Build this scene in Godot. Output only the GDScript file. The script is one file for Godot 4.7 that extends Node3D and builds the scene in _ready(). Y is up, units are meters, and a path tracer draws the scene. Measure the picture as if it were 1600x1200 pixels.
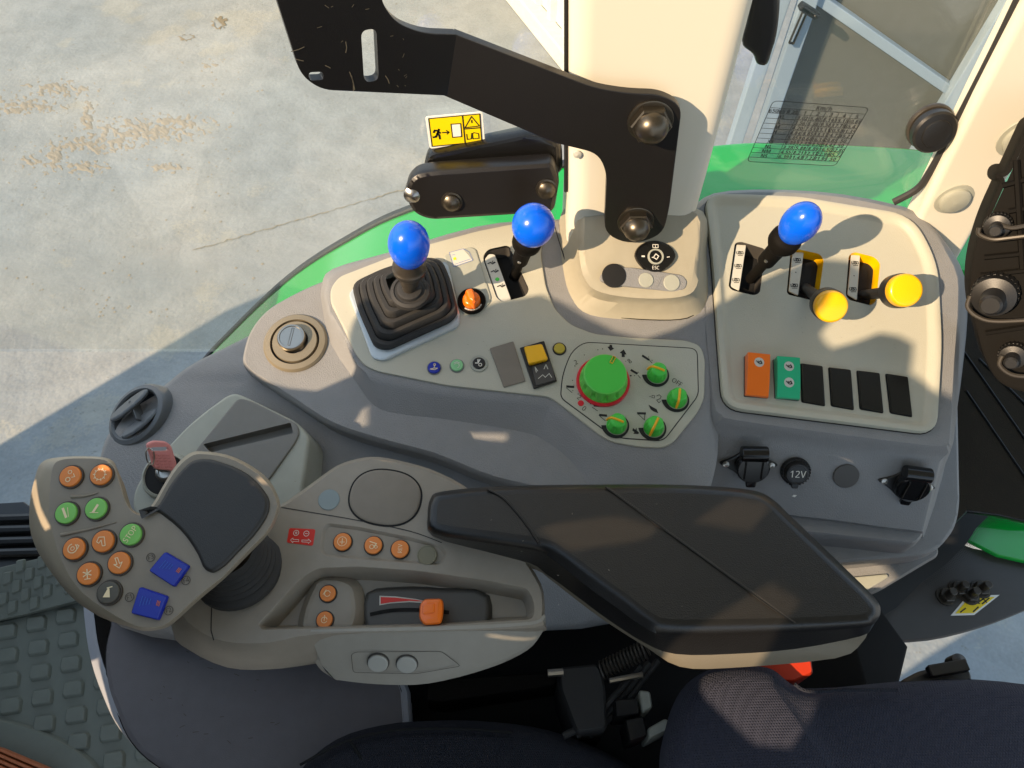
extends Node3D
# A tractor cab's right-hand console seen from the driver's seat. World: y up, metres, +x to the rear of the tractor, -z to its right-hand side.
# The measuring helpers below turn a direction and a real height or plane into a point of the cab; everything is then built there in 3D.

const FOCAL := 1178.0
const EYE := Vector3(0.0, 2.65, 0.45)
const PITCH := 56.0
var fwd: Vector3
var upv: Vector3
var mats := {}
var taken := {}
var sans: SystemFont
var sans_bold: SystemFont

class Soup:
	var v := PackedVector3Array()
	func tri(a: Vector3, b: Vector3, c: Vector3, out: Vector3) -> void:
		v.append(a)
		if (b - a).cross(c - a).dot(out) < 0.0:
			v.append(c); v.append(b)
		else:
			v.append(b); v.append(c)
	func quad(a: Vector3, b: Vector3, c: Vector3, d: Vector3, out: Vector3) -> void:
		tri(a, b, c, out)
		tri(a, c, d, out)

func _ready() -> void:
	fwd = Vector3(0, -sin(deg_to_rad(PITCH)), -cos(deg_to_rad(PITCH)))
	upv = Vector3(0, cos(deg_to_rad(PITCH)), -sin(deg_to_rad(PITCH)))
	sans = SystemFont.new()
	sans.font_names = PackedStringArray(["Droid Sans"])
	sans_bold = SystemFont.new()
	sans_bold.font_names = PackedStringArray(["Droid Sans"])
	sans_bold.font_weight = 700
	view_and_light()
	materials()
	outside()
	cab()
	console()
	console_controls()
	levers()
	armrest_group()
	handle()
	seat_and_floor()
	rear_corner()
	specks()
	unseen_blockers()

func view_and_light() -> void:
	var cam := Camera3D.new()
	cam.name = "camera"
	add_child(cam)
	cam.position = EYE
	cam.rotation_degrees = Vector3(-PITCH, 0, 0)
	cam.fov = rad_to_deg(2.0 * atan(600.0 / FOCAL))
	cam.near = 0.02
	cam.far = 200.0
	cam.current = true
	var sky_mat := ProceduralSkyMaterial.new()
	sky_mat.sky_top_color = Color(0.50, 0.57, 0.645)
	sky_mat.sky_horizon_color = Color(0.74, 0.77, 0.78)
	sky_mat.sky_curve = 0.12
	sky_mat.ground_bottom_color = Color(0.36, 0.35, 0.32)
	sky_mat.ground_horizon_color = Color(0.55, 0.55, 0.53)
	sky_mat.sky_energy_multiplier = 1.34
	var sky := Sky.new()
	sky.sky_material = sky_mat
	var env := Environment.new()
	env.background_mode = Environment.BG_SKY
	env.sky = sky
	env.tonemap_mode = Environment.TONE_MAPPER_LINEAR
	env.tonemap_exposure = 1.5
	env.sdfgi_enabled = true
	env.ssao_enabled = true
	env.ssil_enabled = true
	var we := WorldEnvironment.new()
	we.name = "world"
	we.environment = env
	add_child(we)
	var sun := DirectionalLight3D.new()
	sun.name = "sun"
	add_child(sun)
	sun.look_at_from_position(Vector3.ZERO, sun_dir(), Vector3.UP)
	sun.light_energy = 1.6
	sun.light_color = Color(1.0, 0.885, 0.74)
	sun.light_angular_distance = 0.5
	sun.shadow_enabled = true

func sun_dir() -> Vector3:
	var e := deg_to_rad(34.0)
	return Vector3(0.80 * cos(e), -sin(e), -0.60 * cos(e))

# ---------- measuring ----------
func ray(x: float, y: float) -> Vector3:
	return (fwd * FOCAL + Vector3.RIGHT * (x - 800.0) + upv * (600.0 - y)).normalized()

func hit(pl: Plane, x: float, y: float) -> Vector3:
	var d := ray(x, y)
	return EYE + d * ((pl.d - pl.normal.dot(EYE)) / pl.normal.dot(d))

func up_by(pl: Plane, h: float) -> Plane:
	return Plane(pl.normal, pl.d + h)

func plane_at(n: Vector3, p: Vector3) -> Plane:
	return Plane(n.normalized(), n.normalized().dot(p))

func frame(pl: Plane, p: Vector3, turn := 0.0) -> Transform3D:
	var x := (Vector3.RIGHT - pl.normal * pl.normal.x).normalized()
	var b := Basis(x, pl.normal, x.cross(pl.normal))
	return Transform3D(b * Basis(Vector3.UP, turn), p)

func fr(pl: Plane, x: float, y: float, h := 0.0, turn := 0.0) -> Transform3D:
	return frame(pl, hit(up_by(pl, h), x, y), turn)

# ---------- outlines ----------
func o(a: Array) -> PackedVector2Array:
	var r := PackedVector2Array()
	for i in range(0, a.size(), 2):
		r.append(Vector2(a[i], a[i + 1]))
	return r

func o3(a: Array) -> PackedVector3Array:
	var r := PackedVector3Array()
	for i in range(0, a.size(), 3):
		r.append(Vector3(a[i], a[i + 1], a[i + 2]))
	return r

func rounded(p: PackedVector2Array, rad: float, seg := 4) -> PackedVector2Array:
	var r := PackedVector2Array()
	var n := p.size()
	for i in n:
		var a := p[(i + n - 1) % n]; var b := p[i]; var c := p[(i + 1) % n]
		var d := minf(rad, minf(a.distance_to(b), b.distance_to(c)) * 0.45)
		var s := b + (a - b).normalized() * d
		var e := b + (c - b).normalized() * d
		for k in seg + 1:
			var t := float(k) / seg
			r.append(s.lerp(b, t).lerp(b.lerp(e, t), t))
	return r

func smooth2(p: PackedVector2Array, n := 5) -> PackedVector2Array:
	var r := PackedVector2Array()
	var m := p.size()
	for i in m:
		for k in n:
			r.append(p[i].cubic_interpolate_in_time(p[(i + 1) % m], p[(i + m - 1) % m], p[(i + 2) % m], float(k) / n, p[i].distance_to(p[(i + 1) % m]), -p[i].distance_to(p[(i + m - 1) % m]), p[i].distance_to(p[(i + 1) % m]) + p[(i + 1) % m].distance_to(p[(i + 2) % m])))
	return r

func smooth3(p: PackedVector3Array, n := 5, closed := true) -> PackedVector3Array:
	var r := PackedVector3Array()
	var m := p.size()
	for i in (m if closed else m - 1):
		var a := p[(i + m - 1) % m] if closed else p[maxi(i - 1, 0)]
		var b := p[i]
		var c := p[(i + 1) % m]
		var d := p[(i + 2) % m] if closed else p[mini(i + 2, m - 1)]
		for k in n:
			r.append(b.cubic_interpolate(c, a, d, float(k) / n))
	if not closed:
		r.append(p[m - 1])
	return r

func lay(pl: Plane, p: PackedVector2Array, T: Transform3D) -> PackedVector2Array:
	var inv := T.affine_inverse()
	var r := PackedVector2Array()
	for q in p:
		var w := inv * hit(pl, q.x, q.y)
		r.append(Vector2(w.x, w.z))
	return r

func area(p: PackedVector2Array) -> float:
	var s := 0.0
	for i in p.size():
		s += p[i].cross(p[(i + 1) % p.size()])
	return s * 0.5

func inset(p: PackedVector2Array, d: float) -> PackedVector2Array:
	if d == 0.0:
		return p
	var s := signf(area(p))
	var r := PackedVector2Array()
	var n := p.size()
	for i in n:
		var a := (p[i] - p[(i + n - 1) % n]).normalized()
		var b := (p[(i + 1) % n] - p[i]).normalized()
		if a == Vector2.ZERO: a = b
		if b == Vector2.ZERO: b = a
		var na := Vector2(-a.y, a.x) * s
		var nb := Vector2(-b.y, b.x) * s
		var m := na + nb
		if m.length() < 0.2: m = na
		m = m.normalized()
		r.append(p[i] + m * d / maxf(0.55, m.dot(na)))
	return r

func ring2(n: int, rx: float, ry := -1.0) -> PackedVector2Array:
	var r := PackedVector2Array()
	for i in n:
		r.append(Vector2(cos(TAU * i / n) * rx, sin(TAU * i / n) * (ry if ry > 0 else rx)))
	return r

func rect2(w: float, h: float, r := 0.0, seg := 3) -> PackedVector2Array:
	var p := PackedVector2Array([Vector2(-w / 2, -h / 2), Vector2(w / 2, -h / 2), Vector2(w / 2, h / 2), Vector2(-w / 2, h / 2)])
	return rounded(p, r, seg) if r > 0 else p

# ---------- solids ----------
func clip_ears(q: PackedVector2Array) -> PackedInt32Array:
	# plain ear clipping that stands coincident points (the slits that join holes to an outline)
	var out := PackedInt32Array()
	var ix := []
	for i in q.size(): ix.append(i)
	if area(q) < 0.0: ix.reverse()
	var guard := 0
	var k := 0
	while ix.size() > 3 and guard < ix.size() * 2:
		var n := ix.size()
		var ia: int = ix[(k + n - 1) % n]; var ib: int = ix[k % n]; var ic: int = ix[(k + 1) % n]
		var a := q[ia]; var b := q[ib]; var c := q[ic]
		var cr := (b - a).cross(c - b)
		var ear := cr > -1e-9
		if ear and cr > 1e-9:
			for m: int in ix:
				var v := q[m]
				if m == ia or m == ib or m == ic or v == a or v == b or v == c:
					continue
				if (b - a).cross(v - a) > -1e-9 and (c - b).cross(v - b) > -1e-9 and (a - c).cross(v - c) > -1e-9:
					ear = false
					break
		if ear:
			if cr > 1e-9:
				out.append(ia); out.append(ib); out.append(ic)
			ix.remove_at(k % n)
			guard = 0
			k = (k + n - 1) % n
			if k >= ix.size(): k = 0
		else:
			guard += 1
			k = (k + 1) % n
	if ix.size() == 3:
		for m: int in ix: out.append(m)
	return out

func cap(s: Soup, T: Transform3D, p: PackedVector2Array, y: float, outward: float, holes := []) -> void:
	var q := p
	var sg := signf(area(p))
	var order := holes.duplicate()
	for h: PackedVector2Array in order:   # each hole is joined to the outline by a slit
		var hp := h
		if signf(area(h)) == sg:
			hp = h.duplicate(); hp.reverse()
		var best := INF; var bi := 0; var bj := 0
		for i in p.size():
			if q.count(p[i]) > 1:
				continue
			for j in hp.size():
				var d := p[i].distance_squared_to(hp[j])
				if d < best:
					best = d; bi = i; bj = j
		bi = q.find(p[bi])
		var nq := q.slice(0, bi + 1)
		for k in hp.size() + 1:
			nq.append(hp[(bj + k) % hp.size()])
		nq.append(q[bi])
		nq.append_array(q.slice(bi + 1))
		q = nq
	var big := PackedVector2Array()
	for a in q:
		big.append(a * 1000.0)
	var ix := PackedInt32Array()
	if holes.is_empty():
		ix = Geometry2D.triangulate_polygon(big)
	if ix.is_empty():
		ix = clip_ears(big)
	var n := T.basis.y * outward
	for i in range(0, ix.size(), 3):
		s.tri(T * Vector3(q[ix[i]].x, y, q[ix[i]].y), T * Vector3(q[ix[i + 1]].x, y, q[ix[i + 1]].y), T * Vector3(q[ix[i + 2]].x, y, q[ix[i + 2]].y), n)

func skin(s: Soup, rows: Array, closed := true, inward := false) -> void:
	# quads between rows of points, turned to face away from the middle of their neighbours
	var tris := PackedVector3Array()
	for i in rows.size() - 1:
		var a: PackedVector3Array = rows[i]; var b: PackedVector3Array = rows[i + 1]
		var n := a.size()
		for k in (n if closed else n - 1):
			var l := (k + 1) % n
			if a[k] != a[l]:
				tris.append(a[k]); tris.append(a[l]); tris.append(b[l])
			if b[k] != b[l]:
				tris.append(a[k]); tris.append(b[l]); tris.append(b[k])
	var mid := Vector3.ZERO
	for p in tris: mid += p
	mid /= maxi(1, tris.size())
	var vol := 0.0
	for i in range(0, tris.size(), 3):
		vol += (tris[i] - mid).dot((tris[i + 1] - mid).cross(tris[i + 2] - mid))
	if (vol < 0.0) != inward:
		for i in range(0, tris.size(), 3):
			s.v.append(tris[i]); s.v.append(tris[i + 2]); s.v.append(tris[i + 1])
	else:
		s.v.append_array(tris)

func lift(T: Transform3D, p: PackedVector2Array, y: float) -> PackedVector3Array:
	var r := PackedVector3Array()
	for q in p:
		r.append(T * Vector3(q.x, y, q.y))
	return r

# a solid over an outline: prof lists Vector2(inset, height) from the bottom up
func pro(s: Soup, T: Transform3D, p: PackedVector2Array, prof: Array, top := true, bottom := false, holes := []) -> void:
	var rows := []
	var last := p
	for q: Vector2 in prof:
		last = inset(p, q.x)
		rows.append(lift(T, last, q.y))
	skin(s, rows)
	if top:
		cap(s, T, last, prof[prof.size() - 1].y, 1.0, holes)
	if bottom:
		cap(s, T, inset(p, prof[0].x), prof[0].y, -1.0, holes)

func bev(t: float, b: float, h := 0.0) -> Array:
	return [Vector2(0, h - t), Vector2(0, h - b), Vector2(b * 0.3, h - b * 0.3), Vector2(b, h)]

# a cushioned top: the outline shrinks towards a middle while it rises
func dome(s: Soup, T: Transform3D, p: PackedVector2Array, y: float, rise: float, mid: Vector2, rings := 5, pow_ := 2.0) -> void:
	var rows := []
	for i in rings + 1:
		var t := float(i) / rings
		var row := PackedVector3Array()
		for q in p:
			var w := q.lerp(mid, t * 0.999)
			row.append(T * Vector3(w.x, y + rise * (1.0 - pow(1.0 - t, pow_)), w.y))
		rows.append(row)
	var tris := Soup.new()
	for i in rows.size() - 1:
		for k in p.size():
			var l := (k + 1) % p.size()
			s.quad(rows[i][k], rows[i][l], rows[i + 1][l], rows[i + 1][k], T.basis.y)

func lathe(s: Soup, T: Transform3D, prof: Array, seg := 28, a0 := 0.0, a1 := TAU) -> void:
	var rows := []
	var full := is_equal_approx(a1 - a0, TAU)
	for q: Vector2 in prof:
		var row := PackedVector3Array()
		for k in (seg if full else seg + 1):
			var a := a0 + (a1 - a0) * k / seg
			row.append(T * Vector3(cos(a) * q.x, q.y, sin(a) * q.x))
		rows.append(row)
	skin(s, rows, full)

func tube(s: Soup, pts: PackedVector3Array, r: float, seg := 8, r2 := -1.0) -> void:
	var rows := []
	var side := Vector3.ZERO
	for i in pts.size():
		var d := (pts[mini(i + 1, pts.size() - 1)] - pts[maxi(i - 1, 0)]).normalized()
		if side == Vector3.ZERO:
			side = d.cross(Vector3.UP if absf(d.y) < 0.9 else Vector3.RIGHT).normalized()
		side = (side - d * side.dot(d)).normalized()
		var u := d.cross(side)
		var rr := r if r2 < 0 else lerpf(r, r2, float(i) / (pts.size() - 1))
		var row := PackedVector3Array()
		for k in seg:
			row.append(pts[i] + (side * cos(TAU * k / seg) + u * sin(TAU * k / seg)) * rr)
		rows.append(row)
	var e0 := PackedVector3Array(); e0.resize(seg); e0.fill(pts[0])
	var e1 := PackedVector3Array(); e1.resize(seg); e1.fill(pts[pts.size() - 1])
	rows.push_front(e0); rows.push_back(e1)
	skin(s, rows)

func box(s: Soup, T: Transform3D, size: Vector3, b := 0.001, r := 0.0) -> void:
	# a box standing on T, its edges broken
	pro(s, T, rect2(size.x, size.z, maxf(r, b)), [Vector2(b, 0), Vector2(0, b), Vector2(0, size.y - b), Vector2(b * 0.3, size.y - b * 0.3), Vector2(b, size.y)], true, true)

func beam(s: Soup, a: Vector3, b: Vector3, w: float, d: float, side := Vector3.UP) -> void:
	var y := (b - a).normalized()
	var x := side.cross(y).normalized()
	box(s, Transform3D(Basis(x, y, x.cross(y)), a), Vector3(w, a.distance_to(b), d), minf(w, d) * 0.12)

func axis_frame(p: Vector3, dir: Vector3) -> Transform3D:
	var y := dir.normalized()
	var x := (Vector3.RIGHT - y * y.x).normalized()
	return Transform3D(Basis(x, y, x.cross(y)), p)

# flat ink: a ribbon along points given in the frame's own x and z
func ink(s: Soup, T: Transform3D, pts: Array, w: float, y := 0.0003, closed := false) -> void:
	var n := pts.size()
	for i in (n if closed else n - 1):
		var a: Vector2 = pts[i]; var b: Vector2 = pts[(i + 1) % n]
		var d := (b - a).normalized()
		var m := Vector2(-d.y, d.x) * w * 0.5
		a -= d * w * 0.3; b += d * w * 0.3
		s.quad(T * Vector3(a.x + m.x, y, a.y + m.y), T * Vector3(b.x + m.x, y, b.y + m.y), T * Vector3(b.x - m.x, y, b.y - m.y), T * Vector3(a.x - m.x, y, a.y - m.y), T.basis.y)

func blot(s: Soup, T: Transform3D, p: PackedVector2Array, y := 0.0003) -> void:
	cap(s, T, p, y, 1.0)

func arc(c: Vector2, r: float, a0: float, a1: float, n := 12) -> Array:
	var a := []
	for i in n + 1:
		a.append(c + Vector2.from_angle(lerpf(a0, a1, float(i) / n)) * r)
	return a

func words(s: Soup, at: Transform3D, text: String, height: float, bold := false) -> void:
	# lettering lying in the frame's x (reading direction) and -z (top of the letters)
	var tm := TextMesh.new()
	tm.font = sans_bold if bold else sans
	tm.text = text
	tm.font_size = 32
	tm.pixel_size = height / 23.0
	tm.depth = 0.0
	tm.curve_step = 2.0
	var arr := tm.surface_get_arrays(0)
	if arr.is_empty():
		return
	var vs: PackedVector3Array = arr[Mesh.ARRAY_VERTEX]
	var ix: PackedInt32Array = arr[Mesh.ARRAY_INDEX]
	for i in range(0, ix.size(), 3):
		var q := []
		for k in 3:
			var w := vs[ix[i + k]]
			q.append(at * Vector3(w.x, 0.0, -w.y))
		s.tri(q[0], q[1], q[2], at.basis.y)

# ---------- nodes ----------
func wpos(n: Node) -> Vector3:
	var p := Vector3.ZERO
	while n is Node3D and n != self:
		p += n.position
		n = n.get_parent()
	return p

func named(called: String, parent: Node) -> String:
	var key := called if parent == self else str(parent.get_instance_id()) + called
	taken[key] = taken.get(key, -1) + 1
	return called if taken[key] == 0 else "%s_%03d" % [called, taken[key]]

func thing(called: String, label: String, category: String, at: Vector3, group := "") -> Node3D:
	var n := Node3D.new()
	n.name = named(called, self)
	add_child(n)
	n.position = at
	tag(n, label, category, group)
	return n

func tag(n: Node, label: String, category := "", group := "") -> Node:
	n.set_meta("label", label)
	if category: n.set_meta("category", category)
	if group: n.set_meta("group", group)
	return n

func struct(n: Node) -> Node:
	n.set_meta("kind", "structure")
	return n

func obj(called: String, s: Soup, m: Material, parent: Node = self, label := "", angle := 38.0) -> MeshInstance3D:
	var n := MeshInstance3D.new()
	n.name = named(called, parent)
	parent.add_child(n)
	var lo := Vector3(INF, INF, INF); var hi := -lo
	for p in s.v:
		lo = lo.min(p); hi = hi.max(p)
	var base := Vector3((lo.x + hi.x) / 2, lo.y, (lo.z + hi.z) / 2)
	n.position = base - wpos(parent)
	n.mesh = solid(s, base, angle)
	n.material_override = m
	if label: n.set_meta("label", label)
	return n

func solid(s: Soup, base: Vector3, angle: float) -> ArrayMesh:
	var n := s.v.size() / 3
	var fn := PackedVector3Array(); fn.resize(n)
	var at := {}
	var limit := cos(deg_to_rad(angle))
	var keys := []; keys.resize(n * 3)
	for i in n:
		fn[i] = (s.v[i * 3 + 1] - s.v[i * 3]).cross(s.v[i * 3 + 2] - s.v[i * 3])
		for k in 3:
			var key := Vector3i(((s.v[i * 3 + k] - base) * 40000.0).round())
			keys[i * 3 + k] = key
			if at.has(key): at[key].append(i)
			else: at[key] = [i]
	var vs := PackedVector3Array(); var ns := PackedVector3Array()
	for i in n:
		if fn[i].length_squared() < 1e-22:
			continue
		var me := fn[i].normalized()
		for k in [0, 2, 1]:
			var sum := Vector3.ZERO
			for j: int in at[keys[i * 3 + k]]:
				if fn[j].length_squared() > 1e-22 and fn[j].normalized().dot(me) > limit:
					sum += fn[j]
			vs.append(s.v[i * 3 + k] - base)
			ns.append(sum.normalized())
	var arr := []; arr.resize(Mesh.ARRAY_MAX)
	arr[Mesh.ARRAY_VERTEX] = vs
	arr[Mesh.ARRAY_NORMAL] = ns
	var am := ArrayMesh.new()
	am.add_surface_from_arrays(Mesh.PRIMITIVE_TRIANGLES, arr)
	return am

# ---------- materials ----------
func noise_tex(freq: float, size: int, normal: bool, strength: float, seed_: int, type := FastNoiseLite.TYPE_SIMPLEX_SMOOTH, ramp: Gradient = null) -> NoiseTexture2D:
	var f := FastNoiseLite.new()
	f.noise_type = type
	f.seed = seed_
	f.frequency = freq
	f.fractal_octaves = 4
	var t := NoiseTexture2D.new()
	t.width = size; t.height = size
	t.seamless = true
	t.noise = f
	t.as_normal_map = normal
	t.bump_strength = strength
	if ramp: t.color_ramp = ramp
	return t

func two(a: Color, b: Color, p := 0.2, q := 0.8) -> Gradient:
	var g := Gradient.new()
	g.set_color(0, a); g.set_color(1, b)
	g.set_offset(0, p); g.set_offset(1, q)
	return g

func mat(key: String, c: Color, rough: float, metal := 0.0, grain: Texture2D = null, gscale := 20.0, depth := 1.0, tone: Texture2D = null, tscale := 3.0, coat := 0.0) -> StandardMaterial3D:
	var m := StandardMaterial3D.new()
	m.resource_name = key
	m.albedo_color = c
	m.roughness = rough
	m.metallic = metal
	m.uv1_triplanar = true
	m.uv1_world_triplanar = true
	m.uv1_scale = Vector3.ONE * gscale
	if grain:
		m.normal_enabled = true
		m.normal_texture = grain
		m.normal_scale = depth
	if tone:
		m.albedo_texture = tone
	if coat > 0:
		m.clearcoat_enabled = true
		m.clearcoat = coat
		m.clearcoat_roughness = 0.08
	mats[key] = m
	return m

func hexc(h: String) -> Color:
	return Color.html(h)

func materials() -> void:
	var fine := noise_tex(0.30, 512, true, 2.0, 3)
	var leather := noise_tex(0.09, 512, true, 6.0, 5, FastNoiseLite.TYPE_CELLULAR)
	var dust := noise_tex(0.012, 512, false, 1.0, 9, FastNoiseLite.TYPE_SIMPLEX_SMOOTH, two(Color(0.972, 0.972, 0.968), Color(1, 1, 1)))
	var weave := weave_tex()
	mat("console_plastic", hexc("848484"), 0.5, 0.0, fine, 5.0, 0.9, dust)
	mat("beige_plastic", hexc("b4b1a0"), 0.5, 0.0, fine, 5.0, 0.3)
	mat("pod_plastic", hexc("908779"), 0.42, 0.0, fine, 9.0, 0.35, dust)
	mat("lid_plastic", hexc("7e7568"), 0.55, 0.0, fine, 9.0, 0.35, dust)
	mat("handle_plastic", hexc("a09480"), 0.38, 0.0, fine, 9.0, 0.2, dust)
	mat("handle_face", hexc("8a7f6e"), 0.42, 0.0, fine, 9.0, 0.2, dust)
	mat("pale_plastic", hexc("a4a598"), 0.5, 0.0, fine, 9.0, 0.3, dust)
	mat("cream_plastic", hexc("dcd6c4"), 0.5)
	mat("cream_metal", hexc("dcd6c4"), 0.42)
	mat("leather", hexc("24211d"), 0.36, 0.0, leather, 18.0, 0.35, dust)
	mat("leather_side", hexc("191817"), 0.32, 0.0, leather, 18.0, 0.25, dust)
	mat("palm_rubber", hexc("2f2c28"), 0.46, 0.0, fine, 9.0, 0.4, dust)
	mat("black_plastic", hexc("1d1c1b"), 0.4, 0.0, fine, 9.0, 0.3, dust)
	mat("black_gloss", hexc("121212"), 0.22)
	mat("black_paint", hexc("191716"), 0.34, 0.0, fine, 5.0, 0.12, dust)
	mat("black_rubber", hexc("2a2928"), 0.66, 0.0, fine, 9.0, 0.4, dust)
	mat("pit_black", hexc("0c0c0c"), 0.8)
	mat("dark_brown_plastic", hexc("100e0b"), 0.72, 0.0, fine, 9.0, 0.4, dust)
	mat("steel", hexc("a8a49c"), 0.28, 1.0)
	mat("dark_steel", hexc("5c564c"), 0.34, 0.9)
	mat("bronze_plastic", hexc("8a7f6a"), 0.36, 0.35)
	mat("knob_blue", hexc("0660e8"), 0.24, 0.0, null, 20.0, 1.0, null, 3.0, 0.2)
	mat("knob_yellow", hexc("f2b400"), 0.28, 0.0, null, 20.0, 1.0, null, 3.0, 0.15)
	mat("switch_blue", hexc("10279a"), 0.25)
	mat("dial_green", hexc("45c442"), 0.42)
	mat("dial_green_side", hexc("5fc84a"), 0.42)
	mat("dial_red", hexc("d8192c"), 0.45)
	mat("mark_yellow", hexc("f0b010"), 0.45)
	mat("orange_plastic", hexc("f0700f"), 0.3, 0.0, null, 20.0, 1.0, null, 3.0, 0.3)
	mat("teal_plastic", hexc("18b07c"), 0.3, 0.0, null, 20.0, 1.0, null, 3.0, 0.3)
	mat("button_orange", hexc("e08238"), 0.5, 0.0, dust_normal(fine), 9.0, 0.2)
	mat("button_green", hexc("7cc05a"), 0.5)
	mat("button_grey", hexc("555045"), 0.5)
	mat("ink_black", hexc("141414"), 0.6)
	mat("ink_white", hexc("dcd8cc"), 0.6)
	mat("ink_cream", hexc("efd9ac"), 0.6)
	mat("ink_blue", hexc("3560b8"), 0.6)
	mat("ink_orange", hexc("d06a30"), 0.6)
	mat("ink_engraved", hexc("453e34"), 0.6)
	mat("sticker_white", hexc("f2efe6"), 0.4)
	mat("sticker_yellow", hexc("f7d800"), 0.4)
	mat("sticker_red", hexc("cf2a1b"), 0.42)
	mat("sticker_grey", hexc("c4c2b6"), 0.4)
	mat("key_pink", hexc("d98a84"), 0.5)
	mat("green_paint", hexc("0aa83a"), 0.16, 0.0, null, 4.0, 1.0, null, 3.0, 0.6)
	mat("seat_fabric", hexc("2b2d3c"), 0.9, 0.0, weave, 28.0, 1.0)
	mats["dark_brown_plastic"].metallic_specular = 0.25
	mats["seat_fabric"].rim_enabled = true
	mats["seat_fabric"].rim = 0.3
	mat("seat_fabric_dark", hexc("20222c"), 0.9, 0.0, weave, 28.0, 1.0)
	mat("floor_rubber", hexc("585b52"), 0.62, 0.0, fine, 7.0, 0.5, dust)
	mat("column_plastic", hexc("5f5c60"), 0.55, 0.0, fine, 7.0, 0.4, dust)
	mat("gate_paint", hexc("8fa3b2"), 0.4)
	mat("gate_sheet", hexc("5a5a56"), 0.14, 0.0, null, 3.0, 1.0, dust)
	mat("white_cladding", hexc("e0dccd"), 0.5, 0.0, null, 3.0, 1.0, dust)
	mat("mud", hexc("8e8779"), 0.95, 0.0, fine, 4.0, 1.0)
	mat("damp_stain", hexc("7d6c50"), 0.85, 0.0, fine, 4.0, 1.0)
	mat("joint_dirt", hexc("8b8474"), 0.95)
	mat("brown_wood", hexc("94502a"), 0.55, 0.0, fine, 6.0, 0.5, dust)
	mat("red_plastic", hexc("c8391a"), 0.4)
	mat("shell_plastic", hexc("726a5a"), 0.5, 0.0, fine, 9.0, 0.3)
	mat("navy_rubber", hexc("23262e"), 0.6)
	mat("pale_housing", hexc("a39c88"), 0.55, 0.0, fine, 9.0, 0.35, dust)
	mat("dark_grey_plastic", hexc("45423e"), 0.5, 0.0, fine, 9.0, 0.3)
	mat("button_green_pale", hexc("86c48a"), 0.4)
	mat("button_ochre", hexc("b5a035"), 0.4)
	mat("button_ochre_dark", hexc("76705a"), 0.5)
	mat("silver_plastic", hexc("b9c0c2"), 0.3, 0.3)
	mat("vent_plastic", hexc("626669"), 0.3, 0.0, fine, 9.0, 0.2)
	mat("lid_grey", hexc("77746d"), 0.5, 0.0, fine, 9.0, 0.35, dust)
	mat("dark_steel_paint", hexc("3f3a33"), 0.36, 0.3)
	mat("pod_wall", hexc("9c978c"), 0.5, 0.0, fine, 9.0, 0.35, dust)
	mat("pale_grey_plastic", hexc("a5a49c"), 0.45)
	mat("disc_grey", hexc("7f8a8a"), 0.4)
	mat("track_plastic", hexc("4c4a46"), 0.5, 0.0, fine, 9.0, 0.3)
	mat("thread", hexc("57514a"), 0.8)
	mat("handle_bezel", hexc("4a3f33"), 0.32, 0.2)
	mat("pale_column", hexc("8f929a"), 0.5, 0.0, fine, 7.0, 0.3)
	mat("black_gloss_worn", hexc("101112"), 0.3, 0.0, fine, 4.0, 0.3, dust)
	mat("dark_plate", hexc("403d3a"), 0.4, 0.0, fine, 7.0, 0.2, dust)
	var gl := StandardMaterial3D.new()
	gl.resource_name = "window_glass"
	gl.transparency = BaseMaterial3D.TRANSPARENCY_ALPHA
	gl.albedo_color = Color(0.85, 0.95, 0.9, 0.04)
	gl.roughness = 0.02
	mats["glass"] = gl
	var cg := StandardMaterial3D.new()
	cg.resource_name = "concrete"
	cg.uv1_triplanar = true
	cg.uv1_world_triplanar = true
	cg.uv1_scale = Vector3.ONE / 8.0
	cg.uv1_offset = Vector3(0.55, 0.0, 0.80)
	cg.albedo_texture = concrete_tex()
	cg.roughness = 0.72
	cg.normal_enabled = true
	cg.normal_texture = noise_tex(0.10, 2048, true, 2.0, 17)
	cg.normal_scale = 0.35
	mats["concrete"] = cg

func dust_normal(t: Texture2D) -> Texture2D:
	return t

func weave_tex() -> ImageTexture:
	var im := Image.create(128, 128, false, Image.FORMAT_RGB8)
	for y in 128:
		for x in 128:
			var u := fposmod(x / 8.0 + (0.5 if (y / 8) % 2 else 0.0), 1.0) - 0.5
			var w := fposmod(y / 8.0, 1.0) - 0.5
			var h := clampf(1.0 - (u * u + w * w) * 4.0, 0.0, 1.0)
			im.set_pixel(x, y, Color(h, h, h))
	im.bump_map_to_normal_map(3.0)
	return ImageTexture.create_from_image(im)

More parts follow.
